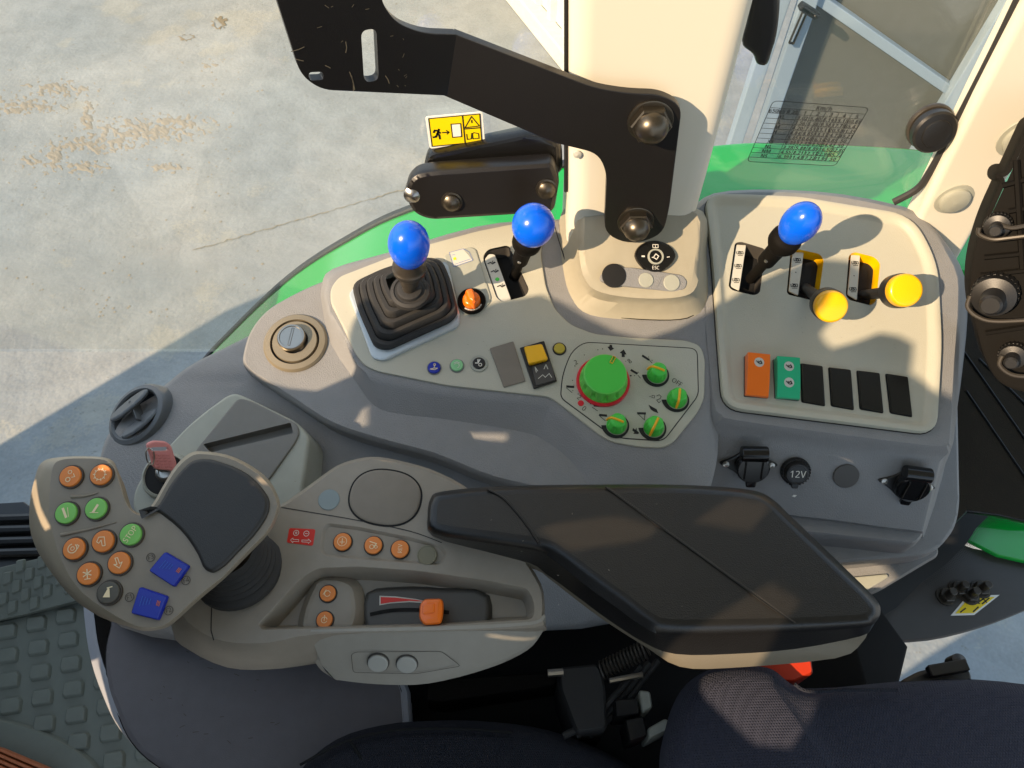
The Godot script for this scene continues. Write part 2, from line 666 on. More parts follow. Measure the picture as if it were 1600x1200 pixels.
func concrete_tex() -> ImageTexture:
	var n := 1536
	var layers := []
	for q in [[0.0022, 21, 3], [0.006, 22, 4], [0.03, 23, 4], [0.35, 24, 2], [0.012, 25, 5], [0.09, 26, 3]]:
		var f := FastNoiseLite.new()
		f.frequency = q[0]; f.seed = q[1]; f.fractal_octaves = q[2]
		f.noise_type = FastNoiseLite.TYPE_SIMPLEX_SMOOTH
		layers.append(f.get_seamless_image(n, n).get_data())
	var out := PackedByteArray(); out.resize(n * n * 3)
	var cool := Color(0.585, 0.615, 0.625); var warm := Color(0.635, 0.64, 0.62); var crust := Color(0.74, 0.68, 0.53); var dark := Color(0.42, 0.41, 0.38)
	for i in n * n:
		var big: float = layers[0][i] / 255.0
		var mid: float = layers[1][i] / 255.0
		var sml: float = layers[2][i] / 255.0
		var fin: float = layers[3][i] / 255.0
		var c := cool.lerp(warm, clampf((big * 0.55 + mid * 0.45 - 0.30) * 2.2, 0.0, 1.0))
		var k := 0.90 + 0.12 * (sml - 0.5) + 0.08 * (fin - 0.5) + 0.10 * (mid - 0.5)
		c = Color(c.r * k, c.g * k, c.b * k)
		var cr: float = layers[4][i] / 255.0 + 0.25 * (fin - 0.5) + 0.35 * (big - 0.5)
		c = c.lerp(crust, clampf((cr - 0.74) * 3.0, 0.0, 0.16))
		var sp: float = layers[5][i] / 255.0 + 0.5 * (fin - 0.5)
		c = c.lerp(dark, clampf((sp - 0.85) * 5.0, 0.0, 0.7))
		out[i * 3] = int(clampf(c.r, 0, 1) * 255); out[i * 3 + 1] = int(clampf(c.g, 0, 1) * 255); out[i * 3 + 2] = int(clampf(c.b, 0, 1) * 255)
	return ImageTexture.create_from_image(Image.create_from_data(n, n, false, Image.FORMAT_RGB8, out))

# ================= outside the cab =================
func outside() -> void:
	var gp := Plane(Vector3.UP, 0.0)
	var s := Soup.new()
	s.quad(Vector3(-90, 0, -90), Vector3(90, 0, -90), Vector3(90, 0, 90), Vector3(-90, 0, 90), Vector3.UP)
	var g := struct(obj("concrete_ground", s, mats.concrete))
	tag(g, "pale worn concrete yard outside the cab")
	s = Soup.new()
	var rng := RandomNumberGenerator.new(); rng.seed = 4
	var a := hit(gp, 300, 392); var b := hit(gp, 690, 280)
	var T := Transform3D(Basis(), Vector3(0, 0.004, 0))
	var line := []
	for i in 60:
		var p := a.lerp(b, i / 59.0)
		line.append(Vector2(p.x + rng.randf_range(-0.006, 0.006), p.z + rng.randf_range(-0.006, 0.006)))
	for i in 59:
		ink(s, T, [line[i], line[i + 1]], rng.randf_range(0.002, 0.007), 0.0)
	struct(obj("ground_joint", s, mats.joint_dirt, g))
	# stains
	for st in [[343, 36, 13, 10, "larger dark damp spot on the concrete, nearest the black bracket"], [292, 59, 13, 6, "small dark damp spot on the concrete, left of the larger spot"]]:
		s = Soup.new()
		var c := hit(gp, st[0], st[1])
		var pts := PackedVector2Array()
		for i in 26:
			var q := hit(gp, st[0] + cos(TAU * i / 26) * st[2] * rng.randf_range(0.6, 1.15), st[1] + sin(TAU * i / 26) * st[3] * rng.randf_range(0.6, 1.15))
			pts.append(Vector2(q.x, q.z))
		pro(s, Transform3D(Basis(), Vector3(0, 0.003, 0)), smooth2(pts, 3), [Vector2(0, 0), Vector2(0.003, 0.002)])
		tag(obj("oil_stain", s, mats.damp_stain), st[4], "stain", "damp spots on the concrete")
	# dried mud: a thin crust that rises out of the concrete, and loose crumbs
	s = Soup.new()
	var f := FastNoiseLite.new(); f.seed = 8; f.frequency = 0.028; f.fractal_octaves = 5; f.fractal_gain = 0.62
	var spots := [[150, 226, 60, 10], [225, 205, 75, 16], [270, 190, 45, 9], [40, 165, 45, 10], [95, 140, 40, 10], [85, 245, 16, 20], [138, 185, 10, 24], [15, 172, 30, 8], [45, 252, 12, 8], [130, 262, 30, 8], [260, 262, 30, 6], [350, 300, 20, 4], [330, 100, 14, 5], [170, 480, 20, 10], [250, 490, 14, 8], [60, 440, 18, 10]]
	var rise := func(x: float, y: float) -> float:
		var near := -0.9
		for m in spots:
			near = maxf(near, 0.55 - 0.75 * sqrt(pow((x - m[0]) / m[2], 2) + pow((y - m[1]) / m[3], 2)))
		return near + f.get_noise_2d(x * 2.6, y * 3.4) * 1.9
	var grid := []
	for j in range(0, 150):
		var row := []
		for i in range(0, 190):
			var x := -20.0 + i * 2.1; var y := 92.0 + j * 1.35
			var v: float = rise.call(x, y)
			var c := hit(gp, x, y)
			row.append(Vector3(c.x, clampf(v * 0.005, -0.012, 0.004) + (rng.randf_range(0.0, 0.0015) if v > 0.0 else 0.0), c.z))
		grid.append(row)
	for j in grid.size() - 1:
		for i in grid[0].size() - 1:
			if maxf(maxf(grid[j][i].y, grid[j][i + 1].y), maxf(grid[j + 1][i].y, grid[j + 1][i + 1].y)) > 0.0:
				s.quad(grid[j][i], grid[j][i + 1], grid[j + 1][i + 1], grid[j + 1][i], Vector3.UP)
	for i in 1500:
		var x := rng.randf_range(-30, 420); var y := rng.randf_range(90, 520)
		if rise.call(x, y) < rng.randf_range(-0.55, 0.2):
			continue
		var c := hit(gp, x, y)
		var r := rng.randf_range(0.003, 0.009)
		var k0 := rng.randf() * TAU
		var top := c + Vector3(0, r * 0.6, 0)
		for k in 5:
			s.tri(c + Vector3(cos(k0 + TAU * k / 5) * r, 0.001, sin(k0 + TAU * k / 5) * r), c + Vector3(cos(k0 + TAU * (k + 1) / 5) * r, 0.001, sin(k0 + TAU * (k + 1) / 5) * r), top, Vector3.UP)
	var mud := obj("dried_mud_crust", s, mats.mud, self, "", 70.0)
	tag(mud, "drifts of dried tan mud crust lying on the concrete", "mud")
	mud.set_meta("kind", "stuff")
	# the rear fender: green arch with a dark rubber lip
	var prof := [[-0.98, 0.86], [-0.83, 1.08], [-0.70, 1.285], [-0.575, 1.43], [-0.42, 1.59], [-0.293, 1.69], [-0.173, 1.762], [0.05, 1.848], [0.295, 1.896], [0.433, 1.902], [0.70, 1.88], [0.95, 1.80]]
	var pp := PackedVector3Array()
	for q in prof: pp.append(Vector3(q[0], q[1], 0))
	pp = smooth3(pp, 6, false)
	var fender := thing("rear_fender", "glossy green rear fender arch with dark rubber lip outside the side window", "fender", Vector3(0, 0.9, -0.4))
	s = Soup.new()
	var rows := []
	for zz in [[-0.245, -0.05], [-0.25, -0.004], [-0.26, 0.0], [-0.49, 0.0], [-0.5, -0.003], [-0.502, -0.02]]:
		var row := PackedVector3Array()
		for q in pp: row.append(Vector3(q.x, q.y + zz[1], zz[0]))
		rows.append(row)
	skin(s, rows, false)
	obj("fender_panel", s, mats.green_paint, fender, "", 50.0)
	s = Soup.new()
	rows = []
	for zz in [[-0.4985, -0.03], [-0.4985, 0.002], [-0.501, 0.004], [-0.514, 0.001], [-0.517, -0.01], [-0.517, -0.05]]:
		var row := PackedVector3Array()
		for q in pp:
			if q.x < 0.12: row.append(Vector3(q.x, q.y + zz[1], zz[0]))
		rows.append(row)
	skin(s, rows, false)
	obj("rubber_lip", s, mats.navy_rubber, fender)
	# building wall of white cladding, its foot rail running away from the cab
	var w0 := hit(gp, 786, -20); var w1 := hit(gp, 893, 112)
	var along := (w1 - w0).normalized()
	w0 -= along * 1.5
	var wall := thing("clad_wall", "white ribbed cladding wall with a pale foot rail beyond the window", "wall", w0)
	var nrm := along.cross(Vector3.UP)
	if nrm.x > 0: nrm = -nrm
	s = Soup.new()
	var lenw := w0.distance_to(w1)
	var x := 0.0
	var lo := PackedVector3Array(); var hi := PackedVector3Array()
	while x < lenw:
		for q in [[0.0, 0.0], [0.10, 0.0], [0.12, 0.03], [0.17, 0.03], [0.19, 0.0]]:
			var p: Vector3 = w0 + along * (x + q[0]) + nrm * (q[1] - 0.05)
			lo.append(p + Vector3(0, 0.12, 0)); hi.append(p + Vector3(0, 3.2, 0))
		x += 0.2
	skin(s, [lo, hi], false)
	obj("ribbed_sheet", s, mats.white_cladding, wall, "", 20.0)
	s = Soup.new()
	beam(s, w0 + Vector3(0, 0.06, 0), w1 + Vector3(0, 0.06, 0), 0.10, 0.12)
	obj("foot_rail", s, mats.white_cladding, wall)
	# the gate behind the rear quarter window
	var zg := Plane(Vector3(0, 0, 1), -1.7)
	var gate := thing("steel_gate", "pale blue steel framed gate with grey sheet and diagonal brace seen through the window", "gate", Vector3(0.9, 0, -1.7))
	var gx := func(px: float, py: float, off: float) -> Vector3: return hit(Plane(Vector3(0, 0, 1), -1.7 + off), px, py)
	var down := func(p: Vector3, q: Vector3, yy: float) -> Vector3: return p + (q - p) * ((yy - p.y) / (q.y - p.y))
	var names := ["post", "post", "post"]
	var k := 0
	for q in [[1220, 0, 1150, 215, 0.045], [1262, 0, 1190, 215, 0.05], [1592, -20, 1448, 215, 0.05]]:
		s = Soup.new()
		var p0: Vector3 = gx.call(q[0], q[1], 0.0); var p1: Vector3 = gx.call(q[2], q[3], 0.0)
		beam(s, down.call(p0, p1, 0.05), down.call(p0, p1, 2.2), 0.04, q[4], Vector3(0, 0, 1).cross((p1 - p0).normalized()))
		obj(names[k], s, mats.gate_paint, gate)
		k += 1
	s = Soup.new()
	beam(s, gx.call(1262, -16, -0.02), gx.call(1500, 150, -0.02), 0.035, 0.03)
	obj("diagonal_brace", s, mats.gate_paint, gate)
	s = Soup.new()
	var c0: Vector3 = down.call(gx.call(1262, 0, -0.05), gx.call(1190, 215, -0.05), 0.1)
	var c1: Vector3 = down.call(gx.call(1592, -20, -0.05), gx.call(1448, 215, -0.05), 0.1)
	var c2: Vector3 = down.call(gx.call(1592, -20, -0.05), gx.call(1448, 215, -0.05), 2.2)
	var c3: Vector3 = down.call(gx.call(1262, 0, -0.05), gx.call(1190, 215, -0.05), 2.2)
	var gs := Transform3D(Basis(Vector3.RIGHT, Vector3(0, 0, 1), Vector3(0, -1, 0)), Vector3(0, 0, -1.77))
	pro(s, gs, PackedVector2Array([Vector2(c0.x, -c0.y), Vector2(c1.x, -c1.y), Vector2(c2.x, -c2.y), Vector2(c3.x, -c3.y)]), [Vector2(0, 0), Vector2(0, 0.01)], true, true)
	obj("sheet", s, mats.gate_sheet, gate)
	s = Soup.new()
	var hp: Vector3 = gx.call(1246, 42, 0.03)
	box(s, Transform3D(Basis(Vector3.RIGHT, Vector3(0, 0, 1), Vector3(0, -1, 0)).rotated(Vector3(0, 0, 1), -0.1), hp), Vector3(0.018, 0.012, 0.10), 0.003)
	var lp := obj("lock_plate", s, mats.dark_steel, gate)
	s = Soup.new()
	hp = gx.call(1262, 12, 0.04)
	box(s, Transform3D(Basis(Vector3.RIGHT, Vector3(0, 0, 1), Vector3(0, -1, 0)).rotated(Vector3(0, 0, 1), -0.5), hp), Vector3(0.07, 0.03, 0.02), 0.006)
	obj("handle", s, mats.black_plastic, lp)

# ================= the cab's frame and glass =================
func cab() -> void:
	var gz := -0.215
	var pg := Plane(Vector3(0, 0, 1), gz)
	var G := Basis(Vector3.RIGHT, Vector3(0, 0, 1), Vector3(0, -1, 0))
	# panes: (x, -y) outlines on the glass plane
	for q in [[-1.15, 0.052, 1.75, 3.05, "clear side window pane in front of the cream pillar"], [0.20, 0.47, 1.95, 3.05, "clear rear quarter window pane behind the cream pillar"]]:
		var s := Soup.new()
		pro(s, Transform3D(G, Vector3((q[0] + q[1]) / 2, (q[2] + q[3]) / 2, gz - 0.005)), rect2(q[1] - q[0], q[3] - q[2]), [Vector2(0, 0), Vector2(0, 0.005)], true, true)
		tag(obj("window_pane", s, mats.glass), q[4], "window", "side window panes")
	# front pillar of the pair
	var s := Soup.new()
	var rows := []
	for q in [[1.95, 0.062, 0.193], [2.09, 0.0587, 0.194], [2.14, 0.056, 0.1945], [2.33, 0.0441, 0.194], [2.75, 0.025, 0.19], [3.05, 0.015, 0.185]]:
		var zf := -0.13
		rows.append(lift(Transform3D(Basis(), Vector3((q[1] + q[2]) / 2, 0, zf - 0.06)), rect2(q[2] - q[1], 0.12, 0.022, 6), q[0]))
	skin(s, rows)
	var pil := thing("cab_pillar", "broad cream cab pillar carrying the black bracket", "pillar", Vector3(0.13, 1.95, -0.24))
	obj("pillar_cover", s, mats.cream_plastic, pil)
	s = Soup.new()
	tube(s, PackedVector3Array([Vector3(0.02, 3.0, -0.146), Vector3(0.0432, 2.33, -0.146), Vector3(0.0552, 2.12, -0.146)]), 0.0022, 6)
	obj("rubber_seal", s, mats.pit_black, pil)
	s = Soup.new()
	lathe(s, Transform3D(G, hit(Plane(Vector3(0, 0, 1), -0.131), 902, 240)), [Vector2(0.004, 0), Vector2(0.004, 0.002), Vector2(0.0001, 0.003)], 12)
	obj("trim_clip", s, mats.sticker_grey, pil)
	# rear pillar
	s = Soup.new()
	rows = []
	for q in [[1.93, 0.475, 0.545], [2.04, 0.462, 0.535], [2.2, 0.449, 0.532], [2.4, 0.437, 0.528], [2.75, 0.425, 0.52], [3.05, 0.42, 0.515]]:
		rows.append(lift(Transform3D(Basis(), Vector3((q[1] + q[2]) / 2, 0, -0.202)), rect2(q[2] - q[1], 0.034, 0.008, 5), q[0]))
	skin(s, rows)
	var rp := thing("rear_cab_pillar", "slim cream cab pillar with two round caps at the rear", "pillar", Vector3(0.5, 1.93, -0.24))
	obj("pillar_cover", s, mats.cream_metal, rp)
	for q in [[1490, 310, 0.016], [1597, 214, 0.019]]:
		s = Soup.new()
		lathe(s, Transform3D(G, hit(Plane(Vector3(0, 0, 1), -0.186), q[0], q[1])), [Vector2(q[2] * 1.3, 0), Vector2(q[2] * 1.25, 0.002), Vector2(q[2] * 1.02, 0.0025), Vector2(q[2], 0.006), Vector2(q[2] * 0.8, 0.0085), Vector2(0.0001, 0.0095)], 24)
		obj("bolt_cap", s, mats.pale_plastic, rp)
	s = Soup.new()
	var sp := PackedVector3Array()
	for q in [[1600, -20], [1548, 88], [1484, 212], [1452, 270], [1432, 296], [1396, 316]]:
		sp.append(hit(Plane(Vector3(0, 0, 1), -0.2), q[0], q[1]))
	tube(s, smooth3(sp, 5, false), 0.004, 8)
	obj("window_seal", s, mats.black_rubber, rp)
	# hinge knob on the quarter window
	s = Soup.new()
	var hk := thing("window_hinge_knob", "round dark bronze hinge knob on the rear quarter window", "hinge", hit(pg, 1455, 200))
	lathe(s, Transform3D(G.rotated(Vector3.RIGHT, -0.25), hit(Plane(Vector3(0, 0, 1), -0.207), 1452, 196)), [Vector2(0.0235, 0), Vector2(0.0235, 0.003), Vector2(0.022, 0.005), Vector2(0.0001, 0.006)], 30)
	obj("washer", s, mats.dark_steel_paint, hk)
	s = Soup.new()
	lathe(s, Transform3D(G.rotated(Vector3.RIGHT, -0.25), hit(Plane(Vector3(0, 0, 1), -0.2), 1456, 202)), [Vector2(0.022, 0), Vector2(0.022, 0.008), Vector2(0.02, 0.0105), Vector2(0.0145, 0.0112), Vector2(0.0138, 0.013), Vector2(0.0095, 0.0138), Vector2(0.0001, 0.0138)], 30)
	obj("knob", s, mats.black_plastic, hk)
	# dark grab handle beside the pillar
	s = Soup.new()
	var ph := plane_at(Vector3(-0.25, 0, 1), hit(Plane(Vector3(0, 0, 1), -0.19), 1185, 50))
	var T := frame(ph, hit(ph, 1190, 40))
	pro(s, T, smooth2(lay(ph, o([1176, -60, 1212, -50, 1217, 0, 1216, 35, 1206, 82, 1194, 106, 1184, 104, 1176, 88, 1160, 74, 1166, 40, 1172, 0]), T), 4), [Vector2(0.004, -0.02), Vector2(0, -0.016), Vector2(0, -0.004), Vector2(0.002, -0.001), Vector2(0.005, 0)], true, true)
	tag(obj("mirror_arm_cover", s, mats.black_plastic), "black curved cover beside the cream pillar at the top edge", "cover")
	bracket()
	latch()
	stickers()

func bracket() -> void:
	var n0 := Vector3(0, 0.04, 1).normalized()
	var p0 := plane_at(n0, Vector3(0.1, 2.1, -0.10))
	var br := thing("monitor_bracket", "black painted steel bracket with slots, scratched, bolted to the cream pillar", "bracket", hit(p0, 1000, 300))
	var s := Soup.new()
	var T := frame(p0, hit(p0, 950, 220))
	var out := PackedVector2Array()
	for q in [[709, 53, 0], [930, 138, 14], [985, 146, 16], [1030, 147, 10], [1066, 165, 24], [1046, 325, 8], [1036, 368, 30], [985, 383, 26], [944, 366, 24], [948, 270, 24], [934, 240, 14], [868, 224, 10], [694, 150, 0]]:
		out.append(Vector2(q[0], q[1]))
	var loc := lay(p0, out, T)
	loc = fillet(loc, [0, 0.016, 0.012, 0.01, 0.022, 0.01, 0.028, 0.025, 0.02, 0.022, 0.012, 0.01, 0])
	pro(s, T, loc, bev(0.008, 0.0008), true, true)
	var a := hit(p0, 714, 54); var b := hit(p0, 699, 150)
	var dirv := (b - a).normalized()
	var n1 := n0.rotated(dirv, -deg_to_rad(24.0))
	if n1.x < 0: n1 = n0.rotated(dirv, deg_to_rad(24.0))
	var p1 := plane_at(n1, a)
	var T1 := frame(p1, hit(p1, 560, 60))
	var l1 := lay(p1, o([714, 54, 660, 52, 620, 36, 598, 8, 585, -70, 410, -70, 470, 118, 502, 141, 699, 150]), T1)
	l1 = fillet(l1, [0, 0.014, 0.018, 0.018, 0, 0, 0.02, 0.02, 0])
	var slot := lay(p1, rounded(o([564, 48, 588, 44, 592, 126, 569, 129]), 11, 5), T1)
	var hole := lay(p1, rounded(o([482, 113, 505, 112, 506, 125, 483, 126]), 6, 4), T1)
	pro(s, T1, l1, bev(0.008, 0.0008), true, true, [slot, hole])
	skin(s, [lift(T1, slot, 0.0), lift(T1, slot, -0.008)], true, true)
	skin(s, [lift(T1, hole, 0.0), lift(T1, hole, -0.008)], true, true)
	obj("plate", s, mats.black_paint, br)
	# scratches in the paint
	s = Soup.new()
	var rng := RandomNumberGenerator.new(); rng.seed = 12
	for q in [[455, 80, 475, 73], [462, 92, 474, 95], [540, 65, 540, 82], [546, 112, 554, 140], [549, 118, 552, 142], [508, 102, 516, 106], [602, 118, 608, 130]]:
		var w := lay(p1, o(q), T1)
		ink(s, T1, [w[0], w[0].lerp(w[1], 0.5) + Vector2(0.0006, 0.0004), w[1]], 0.0006, 0.0003)
	for i in 26:
		var w := lay(p1, o([rng.randf_range(440, 700), rng.randf_range(0, 140)]), T1)[0]
		var e := w + Vector2.from_angle(rng.randf() * TAU) * rng.randf_range(0.001, 0.004)
		if Geometry2D.is_point_in_polygon(w, inset(l1, 0.006)) and not Geometry2D.is_point_in_polygon(w, inset(slot, -0.006)) and not Geometry2D.is_point_in_polygon(w, inset(hole, -0.006)):
			ink(s, T1, [w, e], 0.00035, 0.0003)
	obj("paint_scratches", s, mats.bronze_plastic, br)
	for q in [[1016, 188, 0.0185], [993, 345, 0.0165]]:
		s = Soup.new()
		var r: float = q[2]
		var N := Transform3D(T.basis, hit(p0, q[0], q[1]))
		lathe(s, N, [Vector2(r * 1.08, 0), Vector2(r * 1.08, 0.0018), Vector2(r * 1.02, 0.0024), Vector2(r * 0.5, 0.0025)], 32)
		pro(s, N, ring2(6, r * 0.98), [Vector2(0, 0.0024), Vector2(0, 0.0095), Vector2(0.0012, 0.0108)])
		lathe(s, N, [Vector2(r * 0.8, 0.0106), Vector2(r * 0.78, 0.0135), Vector2(r * 0.64, 0.0185), Vector2(r * 0.36, 0.0218), Vector2(0.0001, 0.0228)], 28)
		obj("cap_bolt", s, mats.dark_steel, br)
		s = Soup.new()
		lathe(s, Transform3D(T.basis, hit(p0, q[0], q[1]) - n0 * 0.030), [Vector2(0.012, 0), Vector2(0.012, 0.0225)], 18)
		obj("spacer", s, mats.black_paint, br)

func fillet(p: PackedVector2Array, rad: Array, seg := 5) -> PackedVector2Array:
	var r := PackedVector2Array()
	var n := p.size()
	for i in n:
		if rad[i] <= 0.0:
			r.append(p[i]); continue
		var a := p[(i + n - 1) % n]; var b := p[i]; var c := p[(i + 1) % n]
		var d := minf(rad[i], minf(a.distance_to(b), b.distance_to(c)) * 0.48)
		var s := b + (a - b).normalized() * d
		var e := b + (c - b).normalized() * d
		for k in seg + 1:
			var t := float(k) / seg
			r.append(s.lerp(b, t).lerp(b.lerp(e, t), t))
	return r

func latch() -> void:
	var n := Vector3(0, 0.25, 1).normalized()
	var p := plane_at(n, hit(Plane(Vector3(0, 0, 1), -0.165), 750, 300))
	var t := thing("window_latch", "black window latch housing with two dome bolts below the yellow sticker", "latch", hit(p, 750, 310))
	var s := Soup.new()
	var p2 := up_by(p, -0.028)
	var T := frame(p2, hit(p2, 760, 240))
	pro(s, T, rounded(lay(p2, o([661, 262, 668, 240, 750, 223, 830, 206, 878, 222, 880, 275, 760, 300, 665, 290]), T), 0.012, 5), [Vector2(0, -0.02), Vector2(0, -0.006), Vector2(0.003, -0.001), Vector2(0.006, 0)], true, true)
	obj("lock_bar", s, mats.black_gloss, t)
	s = Soup.new()
	T = frame(p, hit(p, 750, 300))
	var l := lay(p, o([633, 312, 634, 288, 648, 272, 676, 267, 864, 254, 875, 282, 866, 334, 672, 346, 646, 336]), T)
	pro(s, T, fillet(l, [0.01, 0.014, 0.012, 0.012, 0.006, 0.008, 0.008, 0.02, 0.016]), [Vector2(0.001, -0.024), Vector2(0, -0.02), Vector2(0, -0.006), Vector2(0.0015, -0.002), Vector2(0.005, 0)], true, true)
	obj("housing", s, mats.black_paint, t)
	for q in [[706, 315], [854, 295]]:
		s = Soup.new()
		lathe(s, Transform3D(T.basis, hit(p, q[0], q[1])), [Vector2(0.0115, 0), Vector2(0.0115, 0.0015), Vector2(0.0095, 0.0018), Vector2(0.009, 0.005), Vector2(0.0055, 0.0075), Vector2(0.0001, 0.0082)], 20)
		obj("dome_bolt", s, mats.dark_steel, t)
	s = Soup.new()
	lathe(s, Transform3D(T.basis, hit(up_by(p, -0.008), 646, 301)), [Vector2(0.010, -0.01), Vector2(0.010, 0.006), Vector2(0.006, 0.0095), Vector2(0.0001, 0.0105)], 20)
	obj("hinge_pin", s, mats.steel, t)

func quad_at(q: Array, u: float, v: float) -> Vector3:
	return (q[0] as Vector3).lerp(q[1], u).lerp((q[3] as Vector3).lerp(q[2], u), v)

func stickers() -> void:
	var pg := Plane(Vector3(0, 0, 1), -0.2095)
	var Gb := Basis(Vector3.RIGHT, Vector3(0, 0, 1), Vector3(0, -1, 0))
	var G := Transform3D(Gb, Vector3(0, 0, -0.2095))
	var st := thing("escape_sticker", "yellow emergency exit sticker with running figure, on the side window", "sticker", hit(pg, 711, 232))
	var T := Transform3D(Gb, hit(pg, 711, 202))
	var L := func(a: Array) -> PackedVector2Array: return lay(pg, o(a), T)
	var z := func(a: Array) -> Array: # zoomed reading of the sticker
		var b := []
		for i in range(0, a.size(), 2):
			b.append(640 + a[i] * 0.0875); b.append(160 + a[i + 1] * 0.0875)
		return b
	var s := Soup.new()
	pro(s, T, rounded(L.call(z.call([278, 250, 1300, 160, 1350, 735, 360, 825])), 0.003, 3), [Vector2(0, 0), Vector2(0.0002, 0.0004)])
	obj("white_border", s, mats.sticker_white, st)
	s = Soup.new()
	blot(s, T, L.call(z.call([340, 280, 1252, 195, 1288, 690, 402, 775])), 0.0007)
	obj("yellow_field", s, mats.sticker_yellow, st)
	s = Soup.new()
	for q in [[340, 280, 1252, 195, 1288, 690, 402, 775, 340, 280], [945, 230, 992, 715], [970, 465, 1270, 440], [990, 440, 1105, 240, 1245, 410, 990, 440], [1108, 310, 1112, 350], [1020, 560, 1030, 650, 1100, 640, 1110, 540], [1150, 530, 1120, 545, 1130, 640, 1240, 630, 1230, 545, 1150, 530], [740, 378, 912, 368, 932, 600, 768, 615, 740, 378], [585, 530, 700, 522], [655, 490, 705, 522, 668, 555]]:
		ink(s, T, Array(L.call(z.call(q))), 0.0011 if q.size() > 4 else 0.0014, 0.001)
	for q in [[525, 470, 500, 545], [500, 545, 470, 605, 420, 612], [490, 540, 530, 575, 542, 640], [505, 495, 450, 490, 430, 525], [510, 510, 545, 535]]:
		ink(s, T, Array(L.call(z.call(q))), 0.0022, 0.001)
	blot(s, T, lay(pg, o(z.call([505, 460, 530, 460, 535, 480, 510, 482])), T), 0.001)
	obj("pictogram", s, mats.ink_black, st)
	s = Soup.new()
	blot(s, T, L.call(z.call([752, 388, 903, 378, 920, 594, 778, 604])), 0.0009)
	obj("door_mark", s, mats.sticker_white, st)
	# the printed speed table on the quarter window
	s = Soup.new()
	var q := [hit(pg, 1208, 157), hit(pg, 1358, 168), hit(pg, 1305, 259), hit(pg, 1167, 252)]
	T = G
	var flat := func(u: float, v: float) -> Vector2:
		var p: Vector3 = T.affine_inverse() * quad_at(q, u, v)
		return Vector2(p.x, p.z)
	var w := 0.0007
	var border := []
	for c in rounded(PackedVector2Array([Vector2(0, 0), Vector2(1, 0), Vector2(1, 1), Vector2(0, 1)]), 0.06, 4):
		border.append(flat.call(c.x, c.y))
	ink(s, T, border, w, 0.0003, true)
	var rows := ["XL 3.02 5.40 8.14 15.18 30.88", "L 3.56 6.38 9.58 17.78 35.43", "M 4.20 7.51 11.11 20.58 41.35", "H 4.84 8.85 13.37 24.72 49.21", "S 5.85 10.68 16.14 29.85 50", "XS 6.88 12.32 18.56 34.42 50", "NL 3.28 5.88 8.89 16.50 32.80", "NM 4.55 8.21 12.37 22.96 45.72", "NS 6.39 11.43 17.22 31.99 50"]
	var v0 := 0.105; var dv := 0.0815
	for i in 11:
		ink(s, T, [flat.call(0.0, v0 + dv * i), flat.call(1.0, v0 + dv * i)], w * 0.8)
	for i in 5:
		ink(s, T, [flat.call(0.31 + 0.138 * i, v0), flat.call(0.31 + 0.138 * i, v0 + dv * 10)], w * 0.8)
	ink(s, T, [flat.call(0.10, v0), flat.call(0.10, v0 + dv)], w * 0.8)
	var put := func(text: String, u: float, v: float, hgt: float) -> void:
		var p := quad_at(q, u, v)
		var ux: Vector3 = (quad_at(q, u + 0.05, v) - p).normalized()
		var vz: Vector3 = (quad_at(q, u, v + 0.05) - p).normalized()
		words(s, Transform3D(Basis(ux, Vector3(0, 0, 1), vz), p + Vector3(0, 0, 0.0004) + vz * hgt * 0.1), text, hgt, true)
	put.call("Km/h", 0.55, 0.055, 0.0046)
	put.call("650", 0.05, v0 + dv * 0.5, 0.0043)
	put.call("65 R 38", 0.205, v0 + dv * 0.5, 0.0043)
	for i in 5:
		put.call(str(i + 1), 0.379 + 0.138 * i, v0 + dv * 0.5, 0.0043)
	for r in rows.size():
		var cells: PackedStringArray = rows[r].split(" ")
		put.call(cells[0], 0.16, v0 + dv * (r + 1.5), 0.0043)
		for i in 5:
			put.call(cells[i + 1], 0.379 + 0.138 * i, v0 + dv * (r + 1.5), 0.0043)
	tag(obj("speed_table_print", s, mats.ink_black), "black speed table in km/h printed on the rear quarter window", "sticker")

# ================= the side console =================
var PA: Plane
const SLOT_A := [754, 404, 762, 392, 795, 385, 827, 455, 821, 465, 785, 474, 776, 468]
const SLOT_B := [1138, 448, 1148, 380, 1158, 378, 1194, 389, 1195, 396, 1187, 458, 1178, 462, 1144, 454]
const SLOT_C := [1229, 457, 1235, 394, 1243, 389, 1280, 397, 1287, 406, 1279, 462, 1270, 470, 1232, 461]
const SLOT_D := [1321, 461, 1326, 399, 1334, 394, 1366, 402, 1375, 412, 1369, 470, 1361, 478, 1326, 469]
var desk: Node3D

func at_px(a: Array) -> PackedVector3Array:   # [x, y, height over the console plane] -> points
	var r := PackedVector3Array()
	for i in range(0, a.size(), 3):
		r.append(hit(up_by(PA, a[i + 2]), a[i], a[i + 1]))
	return r

func loops(s: Soup, rings: Array, n := 5, capped := true, holes := []) -> void:
	var rows := []
	for r: Array in rings:
		rows.append(smooth3(at_px(r), n))
	skin(s, rows)
	if capped:
		var top: PackedVector3Array = rows[rows.size() - 1]
		var T := frame(PA, top[0])
		var inv := T.affine_inverse()
		var flat := PackedVector2Array(); var big := PackedVector2Array()
		for p in top:
			var w := inv * p
			flat.append(Vector2(w.x, w.z)); big.append(Vector2(w.x, w.z) * 1000.0)
		if holes:
			var cut := []
			for h: PackedVector2Array in holes: cut.append(inset(lay(up_by(PA, 0.0), h, T), -0.0015))
			cap(s, T, flat, 0.0, 1.0, cut)
			return
		var ix := Geometry2D.triangulate_polygon(big)
		for i in range(0, ix.size(), 3):
			s.tri(top[ix[i]], top[ix[i + 1]], top[ix[i + 2]], PA.normal)

